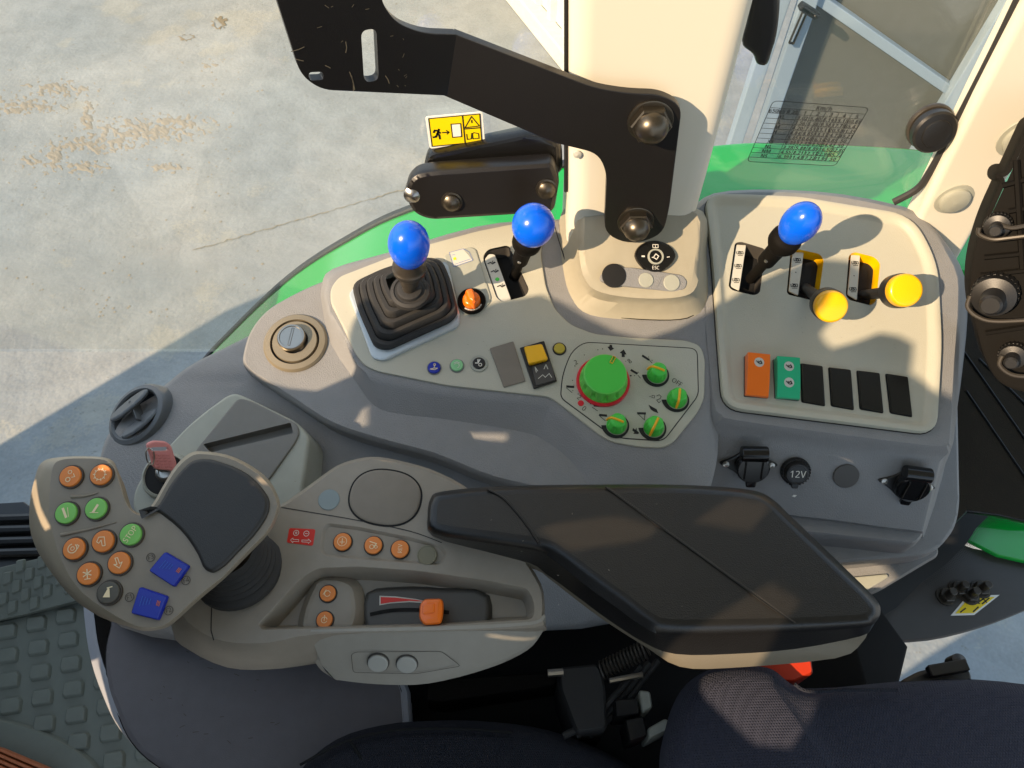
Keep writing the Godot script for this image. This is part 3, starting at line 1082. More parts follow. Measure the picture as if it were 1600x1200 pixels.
func flatten(a: Array, h: float) -> Array:
	var r := []
	for i in range(0, a.size(), 2):
		r.append_array([a[i], a[i + 1], h])
	return r

func console() -> void:
	PA = plane_at(Vector3(0, cos(deg_to_rad(12)), sin(deg_to_rad(12))), EYE + fwd * 0.78)
	desk = thing("side_console", "grey moulded control console with beige panels full of switches beside the seat", "console", Vector3(0.05, 1.2, 0.0))
	# lower body: from under the shelf outwards and down to the floor
	var s := Soup.new()
	var top := [420, 560, -0.04, 380, 600, -0.045, 330, 660, -0.05, 300, 740, -0.055, 300, 830, -0.06, 340, 900, -0.06, 480, 920, -0.07, 700, 900, -0.07, 950, 880, -0.07, 1000, 700, -0.05, 900, 560, -0.05, 650, 470, -0.05]
	var mid := [352, 548, -0.052, 262, 606, -0.066, 195, 655, -0.075, 164, 712, -0.082, 150, 830, -0.09, 200, 960, -0.1, 480, 1000, -0.1, 720, 980, -0.1, 1000, 940, -0.1, 1060, 700, -0.06, 940, 520, -0.06, 650, 430, -0.055]
	var out := [346, 546, -0.064, 252, 606, -0.08, 184, 660, -0.09, 157, 714, -0.1, 142, 840, -0.11, 190, 980, -0.12, 480, 1010, -0.12, 720, 990, -0.12, 1010, 950, -0.12, 1080, 700, -0.08, 950, 510, -0.08, 650, 425, -0.07]
	var low := [350, 552, -0.20, 262, 616, -0.22, 198, 672, -0.24, 170, 728, -0.25, 160, 850, -0.26, 205, 985, -0.26, 480, 1010, -0.26, 720, 990, -0.26, 1010, 950, -0.26, 1080, 700, -0.2, 950, 520, -0.2, 650, 440, -0.2]
	loops(s, [low, out, mid, top])
	obj("lower_shell", s, mats.console_plastic, desk, "", 60.0)
	# shelf with the lock
	s = Soup.new()
	var edge := o([377, 566, 379, 545, 390, 514, 414, 484, 452, 460, 515, 432, 640, 398, 760, 360, 900, 340, 1000, 335, 1098, 330, 1112, 500, 1106, 650, 1092, 780, 950, 784, 862, 770, 770, 750, 675, 713, 590, 690, 517, 665, 452, 624, 412, 598, 388, 582])
	var T := fr(PA, 700, 560, -0.018)
	var l := smooth2(lay(up_by(PA, -0.018), edge, T), 4)
	pro(s, T, l, [Vector2(0.012, -0.11), Vector2(0.002, -0.03), Vector2(0, -0.008), Vector2(0.0012, -0.003), Vector2(0.0045, 0)])
	obj("shelf_shell", s, mats.console_plastic, desk)
	# raised plateau carrying the beige control panel
	s = Soup.new()
	var pb := [503, 478, 503, 445, 520, 420, 605, 395, 745, 354, 850, 344, 1000, 344, 1100, 400, 1112, 533, 1116, 570, 1122, 660, 1118, 730, 1090, 790, 1000, 795, 930, 778, 910, 745, 885, 715, 850, 690, 815, 676, 700, 657, 622, 648, 585, 635, 558, 600, 518, 540]
	var pm := [506, 476, 506, 448, 523, 424, 605, 397, 745, 356, 850, 345, 1000, 345, 1098, 400, 1108, 533, 1111, 565, 1112, 640, 1103, 670, 1070, 720, 1030, 735, 985, 730, 945, 715, 922, 700, 862, 648, 840, 636, 700, 622, 600, 603, 574, 592, 553, 566, 526, 520]
	var pt := [512, 475, 512, 450, 528, 430, 605, 400, 745, 358, 850, 347, 1000, 347, 1095, 400, 1101, 536, 1106, 562, 1106, 626, 1095, 650, 1056, 698, 1037, 706, 1001, 705, 955, 698, 936, 688, 863, 631, 853, 626, 700, 609, 590, 587, 567, 578, 551, 558, 531, 512]
	loops(s, [flatten(pb, -0.0185), flatten(pm, -0.005), flatten(pt, 0.0)], 3, true, [rounded(o(SLOT_A), 7)])
	obj("plateau_shell", s, mats.console_plastic, desk, "", 50.0)
	# rear block with the socket face
	s = Soup.new()
	var xs := [1088, 345, 1096, 322, 1140, 302, 1270, 303, 1385, 322, 1440, 345, 1490, 415, 1497, 470, 1491, 560, 1484, 680, 1479, 693, 1462, 697, 1300, 677, 1148, 656, 1128, 648, 1116, 630, 1106, 540, 1096, 430]
	var t0 := flatten(xs, 0.0)
	var lip := [1084, 345, -0.008, 1092, 318, -0.008, 1140, 298, -0.008, 1272, 299, -0.008, 1388, 318, -0.008, 1446, 342, -0.008, 1496, 414, -0.008, 1503, 470, -0.008, 1497, 560, -0.008, 1489, 682, -0.008, 1484, 700, -0.008, 1464, 707, -0.008, 1300, 690, -0.008, 1142, 668, -0.008, 1116, 658, -0.008, 1104, 636, -0.008, 1096, 540, -0.008, 1088, 430, -0.008]
	var face := [1084, 345, -0.05, 1090, 316, -0.05, 1140, 298, -0.05, 1275, 299, -0.05, 1392, 318, -0.05, 1450, 342, -0.05, 1500, 414, -0.05, 1508, 470, -0.05, 1502, 560, -0.05, 1490, 690, -0.03, 1472, 716, -0.026, 1450, 722, -0.024, 1300, 706, -0.024, 1130, 684, -0.024, 1096, 676, -0.024, 1080, 660, -0.024, 1070, 540, -0.024, 1070, 430, -0.024]
	var foot := [1084, 345, -0.12, 1090, 316, -0.12, 1140, 298, -0.12, 1275, 299, -0.12, 1392, 318, -0.12, 1450, 342, -0.12, 1500, 414, -0.12, 1510, 470, -0.12, 1504, 560, -0.12, 1480, 700, -0.075, 1446, 816, -0.075, 1425, 828, -0.075, 1300, 812, -0.075, 1110, 790, -0.075, 1070, 780, -0.075, 1050, 700, -0.05, 1050, 540, -0.05, 1050, 430, -0.05]
	var foot2 := [1084, 345, -0.2, 1090, 316, -0.2, 1140, 298, -0.2, 1275, 299, -0.2, 1392, 318, -0.2, 1450, 342, -0.2, 1500, 414, -0.2, 1512, 470, -0.2, 1506, 560, -0.2, 1485, 700, -0.15, 1448, 826, -0.12, 1425, 838, -0.12, 1300, 822, -0.12, 1110, 800, -0.12, 1070, 790, -0.12, 1050, 700, -0.12, 1050, 540, -0.12, 1050, 430, -0.12]
	loops(s, [foot2, foot, face, lip, t0], 3, true, [rounded(o(SLOT_B), 5), rounded(o(SLOT_C), 5), rounded(o(SLOT_D), 5)])
	obj("rear_shell", s, mats.console_plastic, desk, "", 34.0)
	# stepped base under the socket face
	s = Soup.new()
	var pbase := up_by(PA, -0.088)
	T = frame(pbase, hit(pbase, 1300, 700))
	pro(s, T, rounded(lay(pbase, o([1040, 560, 1440, 560, 1452, 700, 1444, 838, 1430, 852, 1300, 838, 1040, 815]), T), 0.012), [Vector2(-0.006, -0.05), Vector2(-0.002, -0.012), Vector2(0, -0.003), Vector2(0.003, 0)])
	obj("base_step", s, mats.console_plastic, desk)
	s = Soup.new()
	pbase = up_by(PA, -0.12)
	T = frame(pbase, hit(pbase, 1300, 700))
	pro(s, T, fillet(lay(pbase, o([1000, 400, 1470, 420, 1497, 560, 1502, 790, 1495, 826, 1463, 866, 1300, 882, 1000, 880]), T), [0.02, 0.02, 0.05, 0.03, 0.025, 0.03, 0.02, 0.02]), [Vector2(-0.002, -0.2), Vector2(-0.002, -0.02), Vector2(0, -0.006), Vector2(0.001, -0.002), Vector2(0.004, 0)])
	obj("base_skirt", s, mats.console_plastic, desk)
	s = Soup.new()
	pbase = up_by(PA, -0.16)
	T = frame(pbase, hit(pbase, 1300, 850))
	pro(s, T, fillet(lay(pbase, o([1000, 700, 1440, 700, 1470, 868, 1452, 878, 1362, 932, 1200, 960, 1000, 960]), T), [0.02, 0.02, 0.02, 0.02, 0.02, 0.02, 0.02]), [Vector2(0, -0.3), Vector2(0, -0.004), Vector2(0.003, 0)])
	obj("base_foot", s, mats.console_plastic, desk)
	s = Soup.new()
	T = fr(PA, 1340, 906, -0.158)
	pro(s, T, rounded(lay(up_by(PA, -0.158), o([1300, 905, 1386, 897, 1388, 902, 1352, 924, 1300, 926]), T), 0.002), bev(0.004, 0.001, 0.001))
	obj("foot_label", s, mats.pale_plastic, desk)
	# housing at the pillar's foot
	s = Soup.new()
	var h0 := [874, 345, 0.0, 880, 420, 0.0, 893, 465, 0.0, 922, 492, 0.0, 1000, 500, 0.0, 1075, 498, 0.0, 1104, 470, 0.0, 1104, 400, 0.0, 1098, 330, 0.0, 1000, 318, 0.0, 900, 320, 0.0]
	var h1 := [884, 330, 0.016, 894, 410, 0.016, 908, 448, 0.016, 936, 468, 0.016, 1000, 476, 0.016, 1064, 474, 0.016, 1096, 452, 0.016, 1098, 396, 0.016, 1095, 330, 0.016, 1000, 310, 0.016, 906, 312, 0.016]
	var h2 := [903, 322, 0.06, 905, 398, 0.050, 915, 438, 0.042, 940, 457, 0.038, 1000, 466, 0.036, 1062, 464, 0.036, 1088, 448, 0.036, 1094, 396, 0.042, 1093, 330, 0.06, 1000, 300, 0.07, 916, 302, 0.07]
	var h3 := [914, 330, 0.066, 914, 396, 0.054, 922, 432, 0.044, 944, 450, 0.040, 1000, 459, 0.038, 1060, 457, 0.038, 1080, 444, 0.038, 1087, 396, 0.046, 1088, 334, 0.066, 1000, 312, 0.076, 930, 312, 0.076]
	loops(s, [h0, h1, h2, h3], 4)
	obj("pillar_foot_housing", s, mats.pale_housing, desk, "", 44.0)

func console_controls() -> void:
	# beige main panel and its dial field
	var beige := o([517, 475, 517, 452, 530, 434, 605, 405, 675, 382, 745, 363, 800, 352, 850, 352, 845, 400, 853, 450, 867, 485, 892, 509, 928, 523, 989, 529, 1071, 533, 1094, 541, 1101, 562, 1100, 623, 1090, 645, 1052, 692, 1036, 701, 1002, 700, 956, 692, 939, 683, 865, 626, 854, 621, 700, 604, 640, 592, 590, 582, 570, 573, 556, 555, 535, 510])
	var T := fr(PA, 760, 520)
	var slot2 := rounded(o(SLOT_A), 7)
	var l2 := lay(PA, slot2, T)
	var s := Soup.new()
	pro(s, T, rounded(lay(PA, beige, T), 0.007, 4), [Vector2(0.0, -0.004), Vector2(0, 0.0015), Vector2(0.0006, 0.0026), Vector2(0.002, 0.003)], true, false, [l2])
	obj("front_panel", s, mats.beige_plastic, desk, "beige front control panel with the two blue levers")
	s = Soup.new()
	var PD := up_by(PA, 0.003)
	T = fr(PA, 985, 610, 0.003)
	var field := fillet(lay(PD, o([875, 622, 878, 585, 892, 550, 912, 534, 1090, 544, 1092, 618, 1037, 690, 960, 685]), T), [0.006, 0.012, 0.016, 0.016, 0.009, 0.007, 0.008, 0.014], 5)
	pro(s, T, field, [Vector2(0, 0.0002), Vector2(0.0002, 0.0004)])
	obj("field_joint", s, mats.ink_black, desk)
	s = Soup.new()
	pro(s, T, inset(field, 0.0009), [Vector2(0, 0.0002), Vector2(0.0003, 0.0008)])
	obj("dial_field", s, mats.beige_plastic, desk)
	var P := up_by(PA, 0.0038)
	dial_big(P)
	for q in [[1026, 585, -2.75, "small green rotary dial at the top of the dial field"], [1057, 624, 1.75, "small green rotary dial at the right of the dial field, below OFF"], [963, 664, -2.75, "small green rotary dial at the lower left of the dial field"], [1021, 668, 2.05, "small green rotary dial at the lower right of the dial field"]]:
		dial_small(P, q[0], q[1], q[2], q[3])
	field_ink(P)
	front_buttons()
	lock_and_vent()
	ignition()
	rear_panel()
	sockets()
	housing_controls()

func dial_big(P: Plane) -> void:
	var T := fr(P, 942, 597)
	var d := Node3D.new(); d.name = named("large_dial", desk); desk.add_child(d)
	d.position = T.origin - wpos(desk)
	d.set_meta("label", "large green rotary dial with red ring in the dial field")
	var s := Soup.new()
	lathe(s, T, [Vector2(0.0275, -0.001), Vector2(0.0275, 0.0025), Vector2(0.0265, 0.0035), Vector2(0.02, 0.0036)], 48)
	obj("red_ring", s, mats.dial_red, d)
	s = Soup.new()
	var rows := []
	var N := 96
	for q in [[0.0245, 0.003, 0.0], [0.0245, 0.006, 0.0], [0.0238, 0.009, 0.9], [0.0232, 0.013, 1.0], [0.0226, 0.017, 0.7], [0.0222, 0.0195, 0.0], [0.0216, 0.0215, 0.0], [0.0205, 0.022, 0.0]]:
		var row := PackedVector3Array()
		for k in N:
			var a := TAU * k / N
			var w: float = pow(maxf(0.0, cos(a * 12.0)), 2.0) * 0.0024 * q[2]
			row.append(T * Vector3(cos(a) * (q[0] - w), q[1], sin(a) * (q[0] - w)))
		rows.append(row)
	skin(s, rows)
	obj("knob_side", s, mats.dial_green_side, d)
	s = Soup.new()
	lathe(s, T, [Vector2(0.0206, 0.0219), Vector2(0.02, 0.0222), Vector2(0.0001, 0.0222)], 48)
	obj("knob_face", s, mats.dial_green, d)
	s = Soup.new()
	box(s, Transform3D(T.basis * Basis(Vector3.UP, -0.5), T * (Basis(Vector3.UP, -0.5) * Vector3(0, 0.0218, -0.0172))), Vector3(0.0034, 0.0016, 0.0085), 0.0006)
	obj("pointer", s, mats.mark_yellow, d)

func dial_small(P: Plane, x: float, y: float, a: float, label: String) -> void:
	var T := fr(P, x, y)
	var d := Node3D.new(); d.name = named("small_dial", desk); desk.add_child(d)
	d.position = T.origin - wpos(desk)
	d.set_meta("label", label)
	var s := Soup.new()
	# printed black arc round the foot
	var rows := [PackedVector3Array(), PackedVector3Array(), PackedVector3Array()]
	for k in 25:
		var t := k / 24.0
		var an := lerpf(PI * 0.99, -0.75, t)
		var w := lerpf(0.0035, 0.0005, t)
		rows[0].append(T * Vector3(cos(an) * (0.0118 - w * 0.4), 0.0004, sin(an) * (0.0118 - w * 0.4)))
		rows[1].append(T * Vector3(cos(an) * (0.0118 + w * 0.5), 0.0006, sin(an) * (0.0118 + w * 0.5)))
		rows[2].append(T * Vector3(cos(an) * (0.0118 + w), 0.0004, sin(an) * (0.0118 + w)))
	skin(s, rows, false)
	obj("scale_arc", s, mats.ink_black, d)
	s = Soup.new()
	rows = []
	var N := 48
	for q in [[0.0100, 0.0, 0.0], [0.0100, 0.004, 0.0], [0.0096, 0.006, 1.0], [0.0090, 0.009, 1.0], [0.0082, 0.0125, 0.4], [0.0072, 0.0142, 0.0], [0.005, 0.0152, 0.0], [0.0001, 0.0155, 0.0]]:
		var row := PackedVector3Array()
		for k in N:
			var an := TAU * k / N
			var w: float = pow(maxf(0.0, cos(an * 6.0 + 0.5)), 3.0) * 0.0012 * q[2]
			row.append(T * Vector3(cos(an) * (q[0] - w), q[1], sin(an) * (q[0] - w)))
		rows.append(row)
	skin(s, rows)
	obj("knob", s, mats.dial_green, d)
	s = Soup.new()
	var dir := Vector3(cos(a), 0, sin(a))
	var p := PackedVector3Array()
	for q in [[-0.0055, 0.0148], [-0.002, 0.0154], [0.002, 0.0154], [0.006, 0.0148], [0.0082, 0.0128], [0.0096, 0.009], [0.0106, 0.004]]:
		p.append(T * (dir * q[0] + Vector3(0, q[1], 0)))
	tube(s, smooth3(p, 3, false), 0.0013, 8)
	obj("pointer", s, mats.mark_yellow, d)

func field_ink(P: Plane) -> void:
	var T := fr(P, 985, 610)
	var s := Soup.new()
	var zz := func(a: Array) -> Array:
		var b := []
		for i in range(0, a.size(), 2): b.append_array([870 + a[i] * 0.15831, 520 + a[i + 1] * 0.15831])
		return Array(lay(P, o(b), T))
	# dots and letters round the big dial
	for q in [[272, 220, 5], [405, 168, 5], [452, 160, 6], [178, 328, 6], [155, 470, 5], [168, 517, 4], [158, 570, 5], [210, 605, 6], [332, 700, 7], [482, 725, 9], [730, 424, 9], [680, 282, 4], [803, 390, 5], [767, 424, 5], [905, 240, 5], [940, 272, 5], [920, 630, 5]]:
		var c: Vector2 = zz.call([q[0], q[1]])[0]
		var p := PackedVector2Array()
		for v in ring2(10, q[2] * 0.000105): p.append(c + v)
		blot(s, T, p)
	# cones: a thick stub with a thin line
	for q in [[100, 530, 165, 535], [735, 370, 790, 402], [848, 228, 905, 265], [425, 812, 488, 818], [800, 795, 872, 797], [370, 718, 438, 722]]:
		ink(s, T, zz.call(q), 0.0024)
	for q in [[95, 545, 150, 592], [350, 735, 402, 772], [415, 815, 478, 868], [800, 800, 865, 862, 868, 808], [905, 262, 940, 300], [800, 420, 825, 448]]:
		ink(s, T, zz.call(q), 0.0006)
	# arrow heads by the big dial, leaf, spool and hare-like blot
	obj("scale_marks", s, mats.ink_black, desk).set_meta("kind", "stuff")
	s = Soup.new()
	blot(s, T, PackedVector2Array(zz.call([500, 140, 520, 135, 520, 118, 545, 122, 548, 145, 566, 155, 530, 180])))
	blot(s, T, PackedVector2Array(zz.call([660, 165, 688, 215, 668, 215, 672, 240, 640, 240, 640, 205, 620, 198])))
	blot(s, T, PackedVector2Array(zz.call([905, 710, 935, 728, 985, 755, 1002, 795, 950, 775, 925, 755])))
	blot(s, T, PackedVector2Array(zz.call([752, 940, 775, 958, 785, 935, 790, 965, 815, 990, 800, 1000, 755, 998, 765, 980, 745, 965])))
	ink(s, T, zz.call([940, 620, 965, 622, 962, 645, 938, 640, 940, 620]), 0.0005)
	ink(s, T, zz.call([985, 625, 1010, 612, 1030, 630, 1020, 650, 985, 665, 1005, 690, 1025, 680]), 0.0006)
	obj("pictogram", s, mats.ink_black, desk)
	s = Soup.new()
	for q in [["2", 190, 292, 0.5], ["2", 222, 640, -0.7], ["0", 268, 748, -0.7], ["8", 718, 282, 0.6], ["OFF", 1185, 490, -0.62]]:
		var c: Vector2 = zz.call([q[1], q[2]])[0]
		words(s, Transform3D(T.basis * Basis(Vector3.UP, q[3]), T * Vector3(c.x, 0.0003, c.y)), q[0], 0.0048)
	obj("lettering", s, mats.ink_black, desk)
	s = Soup.new()
	lathe(s, fr(P, 907.5, 630), [Vector2(0.0032, 0), Vector2(0.003, 0.0006), Vector2(0.0001, 0.0008)], 16)
	obj("red_mark", s, mats.dial_red, desk)

func button(parent: Node, called: String, T: Transform3D, r: float, h: float, m: Material, ring: Material, label := "", bezel := 1.22) -> Node3D:
	var b := Node3D.new(); b.name = named(called, parent); parent.add_child(b)
	b.position = T.origin - wpos(parent)
	if label: b.set_meta("label", label)
	var s := Soup.new()
	var R := r * bezel
	lathe(s, T, [Vector2(R, -0.001), Vector2(R, h * 0.35), Vector2(R * 0.97, h * 0.5), Vector2(r * 1.04, h * 0.5), Vector2(r * 1.03, 0.0)], 32)
	obj("bezel", s, ring, b)
	s = Soup.new()
	lathe(s, T, [Vector2(r, -0.001), Vector2(r, h * 0.78), Vector2(r * 0.95, h * 0.94), Vector2(r * 0.85, h), Vector2(0.0001, h * 1.02)], 32)
	obj("cap", s, m, b)
	return b

func front_buttons() -> void:
	var P := up_by(PA, 0.003)
	var marks := [
		[678.5, 575.5, 0.0066, "switch_blue", "ink_cream", "round blue push button, leftmost of three below the gear lever"],
		[714, 572, 0.0066, "button_green_pale", "ink_white", "round pale green push button between the blue and the black one"],
		[748.5, 568.5, 0.0064, "black_plastic", "ink_white", "round black push button with pale ring beside the blank cover"]]
	var i := 0
	for q in marks:
		var T := fr(P, q[0], q[1])
		var b := button(desk, "push_button", T, q[2], 0.003, mats[q[3]], mats.pale_plastic if i == 2 else mats.console_plastic, q[5], 1.45 if i == 2 else 1.15)
		var s := Soup.new()
		var U := Transform3D(T.basis, T * Vector3(0, 0.0031, 0))
		if i == 0:
			ink(s, U, [Vector2(-0.0038, 0.0022), Vector2(0.0, 0.0012), Vector2(0.0038, 0.0012), Vector2(0.001, 0.003), Vector2(-0.0038, 0.0022)], 0.0007)
			ink(s, U, [Vector2(0.0, 0.0012), Vector2(0.001, -0.003)], 0.0007)
			ink(s, U, arc(Vector2(0.0006, -0.0028), 0.0012, 0, TAU), 0.0006)
		elif i == 1:
			ink(s, U, arc(Vector2(0, 0.0008), 0.0026, -2.6, 1.2), 0.0006)
			ink(s, U, [Vector2(-0.003, -0.002), Vector2(0, -0.0034), Vector2(0.003, -0.002)], 0.0006)
		else:
			ink(s, U, [Vector2(-0.0036, 0.0005), Vector2(-0.001, 0.0005), Vector2(0.001, -0.0035)], 0.0012)
			ink(s, U, arc(Vector2(0.0014, 0.0024), 0.0016, 0, TAU), 0.0008)
			ink(s, U, [Vector2(-0.001, -0.0036), Vector2(-0.001, -0.001)], 0.0012)
		obj("symbol", s, mats[q[4]], b)
		i += 1
	button(desk, "push_button", fr(P, 874, 545.5), 0.0058, 0.0025, mats.button_ochre, mats.black_plastic, "small round dull yellow button beside the yellow rocker", 1.25)
	# blank cover and yellow rocker
	var s := Soup.new()
	var T := fr(P, 783, 570)
	var q := lay(P, o([765, 545, 802, 534, 821, 596, 787, 606]), T)
	pro(s, T, rounded(q, 0.001, 2), bev(0.002, 0.0005, 0.0016))
	obj("blank_cover", s, mats.lid_plastic, desk, "plain rectangular grey brown cover left of the yellow rocker")
	T = fr(P, 841, 571)
	var rk := Node3D.new(); rk.name = named("yellow_rocker", desk); desk.add_child(rk); rk.position = T.origin - wpos(desk)
	rk.set_meta("label", "rocker switch with yellow upper half and grey printed lower half")
	s = Soup.new()
	pro(s, T, rounded(lay(P, o([812, 545, 850, 534, 870, 597, 834, 609]), T), 0.001, 2), bev(0.002, 0.0006, 0.003))
	obj("frame", s, mats.black_plastic, rk)
	s = Soup.new()
	var P2 := up_by(P, 0.0035)
	T = fr(P2, 846, 580)
	pro(s, T, rounded(lay(P2, o([831, 573, 860, 564, 868, 594, 838, 603]), T), 0.001, 2), bev(0.003, 0.0005, 0.0006))
	obj("lower_half", s, mats.dark_grey_plastic, rk)
	s = Soup.new()
	var L := lay(P2, o([840, 580, 836, 574, 838, 582, 843, 579, 856, 577, 853, 570, 850, 577, 841, 592, 848, 586, 852, 590, 858, 584, 862, 590]), T)
	ink(s, T, [L[0], L[1], L[2]], 0.0008, 0.0008)
	ink(s, T, [L[4], L[5], L[6]], 0.0008, 0.0008)
	ink(s, T, [L[7], L[8], L[9], L[10], L[11]], 0.0007, 0.0008)
	obj("symbol", s, mats.sticker_grey, rk)
	s = Soup.new()
	P2 = up_by(P, 0.0095)
	T = fr(P2, 837, 554)
	var yo := rounded(lay(P2, o([818, 541, 847, 536, 857, 561, 826, 569]), T), 0.0025, 3)
	pro(s, T, yo, [Vector2(0.001, -0.008), Vector2(0, -0.002), Vector2(0.0005, -0.0006), Vector2(0.0012, 0)])
	ink(s, T, arc(Vector2(0.0004, 0.0006), 0.0042, 0.5, PI - 0.3, 10), 0.0007, 0.0002)
	obj("upper_half", s, mats.knob_yellow, rk)
	# gear boot surround, label and orange dial
	s = Soup.new()
	P2 = up_by(PA, 0.003)
	T = fr(P2, 720, 440)
	pro(s, T, rounded(lay(P2, o([693, 400, 735, 386, 744, 390, 768, 466, 764, 478, 722, 492]), T), 0.004), [Vector2(0, 0), Vector2(0.0004, 0.0012), Vector2(0.0014, 0.0016)])
	obj("dial_plate", s, mats.pale_plastic, desk)
	s = Soup.new()
	P2 = up_by(PA, 0.0047)
	T = fr(P2, 722, 405)
	var lb := lay(P2, o([702, 395, 724, 389, 739, 407, 709, 417]), T)
	pro(s, T, rounded(lb, 0.001, 2), [Vector2(0, -0.0002), Vector2(0.0001, 0.0003)])
	var ls := obj("warning_label", s, mats.sticker_grey, desk, "small printed label above the orange dial")
	s = Soup.new()
	for e in [[702, 395, 724, 389, 733, 394, 739, 407, 709, 417, 702, 395], [706, 399, 711, 398], [717, 411, 735, 405], [711, 413, 716, 412]]:
		ink(s, T, Array(lay(P2, o(e), T)), 0.0004, 0.0006)
	obj("print", s, mats.ink_blue, ls)
	s = Soup.new()
	blot(s, T, lay(P2, o([708, 403, 712, 402, 713, 406, 709, 407]), T), 0.0006)
	obj("yellow_print", s, mats.sticker_yellow, ls)
	T = fr(PA, 737, 471, 0.0047)
	var od := Node3D.new(); od.name = named("orange_dial", desk); desk.add_child(od); od.position = T.origin - wpos(desk)
	od.set_meta("label", "orange rotary switch on a dark round base right of the gear boot")
	s = Soup.new()
	lathe(s, T, [Vector2(0.0152, -0.001), Vector2(0.0152, 0.002), Vector2(0.0145, 0.0028), Vector2(0.0135, 0.0026), Vector2(0.0128, 0.0015), Vector2(0.0001, 0.0015)], 36)
	obj("base_ring", s, mats.dark_brown_plastic, od)
	s = Soup.new()
	for k in 7:
		var an := 0.5 + k * 0.27
		ink(s, Transform3D(T.basis, T * Vector3(cos(an) * 0.0113, 0.0016, sin(an) * 0.0113)), [Vector2(-sin(an), cos(an)) * 0.0009, Vector2(sin(an), -cos(an)) * 0.0009], 0.0016)
	obj("scale_print", s, mats.sticker_grey, od)
	s = Soup.new()
	pro(s, T, ring2(28, 0.0098), [Vector2(0, 0.001), Vector2(0.0004, 0.005), Vector2(0.0012, 0.0072), Vector2(0.003, 0.0084), Vector2(0.006, 0.009)])
	var B := Basis(Vector3.UP, -1.25)
	pro(s, Transform3D(T.basis * B, T.origin), fillet(PackedVector2Array([Vector2(-0.0092, -0.0052), Vector2(0.004, -0.0052), Vector2(0.0118, 0.0), Vector2(0.004, 0.0052), Vector2(-0.0092, 0.0052)]), [0.004, 0.003, 0.001, 0.003, 0.004], 4), [Vector2(-0.0006, 0.004), Vector2(0.0008, 0.012), Vector2(0.0016, 0.0142), Vector2(0.003, 0.0152)])
	obj("knob", s, mats.orange_plastic, od)

func lock_and_vent() -> void:
	var T := fr(PA, 462, 536, -0.0178)
	var k := Node3D.new(); k.name = named("round_lock", desk); desk.add_child(k); k.position = T.origin - wpos(desk)
	k.set_meta("label", "round bronze coloured lid lock with slotted silver cylinder at the console's front end")
	var s := Soup.new()
	lathe(s, T, [Vector2(0.0345, -0.001), Vector2(0.0345, 0.001), Vector2(0.0325, 0.0035), Vector2(0.0265, 0.0045), Vector2(0.0262, 0.0)], 56)
	obj("outer_ring", s, mats.bronze_plastic, k)
	s = Soup.new()
	lathe(s, T, [Vector2(0.0263, 0.0006), Vector2(0.0238, 0.0006)], 40)
	obj("gap", s, mats.pit_black, k)
	s = Soup.new()
	lathe(s, T, [Vector2(0.0242, 0.0), Vector2(0.0242, 0.004), Vector2(0.0236, 0.005), Vector2(0.015, 0.0056), Vector2(0.0148, 0.001)], 48)
	obj("turn_lid", s, mats.bronze_plastic, k)
	s = Soup.new()
	T = fr(PA, 459, 533, -0.0178)
	lathe(s, T, [Vector2(0.0152, 0.003), Vector2(0.0152, 0.0105), Vector2(0.0142, 0.012), Vector2(0.0125, 0.0122), Vector2(0.012, 0.0112), Vector2(0.0001, 0.0112)], 40)
	obj("key_cylinder", s, mats.steel, k)
	s = Soup.new()
	box(s, Transform3D(T.basis * Basis(Vector3.UP, -0.12), T * Vector3(0, 0.0108, 0)), Vector3(0.0028, 0.0009, 0.021), 0.0003)
	obj("key_slot", s, mats.dark_steel, k)
	# round air vent
	var n := (PA.normal + Vector3(-0.38, 0, 0.12)).normalized()
	var pv := plane_at(n, hit(up_by(PA, -0.074), 222, 650))
	T = frame(pv, hit(pv, 221, 650) + n * 0.008, 0.55)
	var v := Node3D.new(); v.name = named("air_vent", desk); desk.add_child(v); v.position = T.origin - wpos(desk)
	v.set_meta("label", "round grey air vent with a tilted louvre at the console's front left")
	s = Soup.new()
	var E := Transform3D(T.basis * Basis().scaled(Vector3(1.0, 1.0, 0.80)), T.origin)
	lathe(s, E, [Vector2(0.043, -0.03), Vector2(0.0415, -0.004), Vector2(0.039, 0.0005), Vector2(0.034, 0.002), Vector2(0.0315, 0.0), Vector2(0.030, -0.016)], 48)
	obj("ring", s, mats.vent_plastic, v)
	s = Soup.new()
	lathe(s, E, [Vector2(0.0315, -0.012), Vector2(0.0001, -0.014)], 28)
	obj("throat", s, mats.pit_black, v)
	for e in [[-0.0115, -0.45, 0.006, 0.0285, 0.0105], [0.0125, -0.2, 0.0, 0.027, 0.0085]]:
		s = Soup.new()
		var Tv := Transform3D(T.basis * Basis(Vector3.RIGHT, e[1]), T * Vector3(0, e[2], e[0]))
		pro(s, Tv, ring2(36, e[3], e[4]), [Vector2(0.002, -0.0035), Vector2(0.0005, -0.002), Vector2(0, -0.0004), Vector2(0.0008, 0.0008), Vector2(0.0025, 0.0016)], true, true)
		obj("louvre", s, mats.vent_plastic, v)
	s = Soup.new()
	box(s, Transform3D(T.basis, T * Vector3(0.004, -0.006, -0.001)), Vector3(0.003, 0.014, 0.026), 0.0008)
	obj("louvre_link", s, mats.vent_plastic, v)

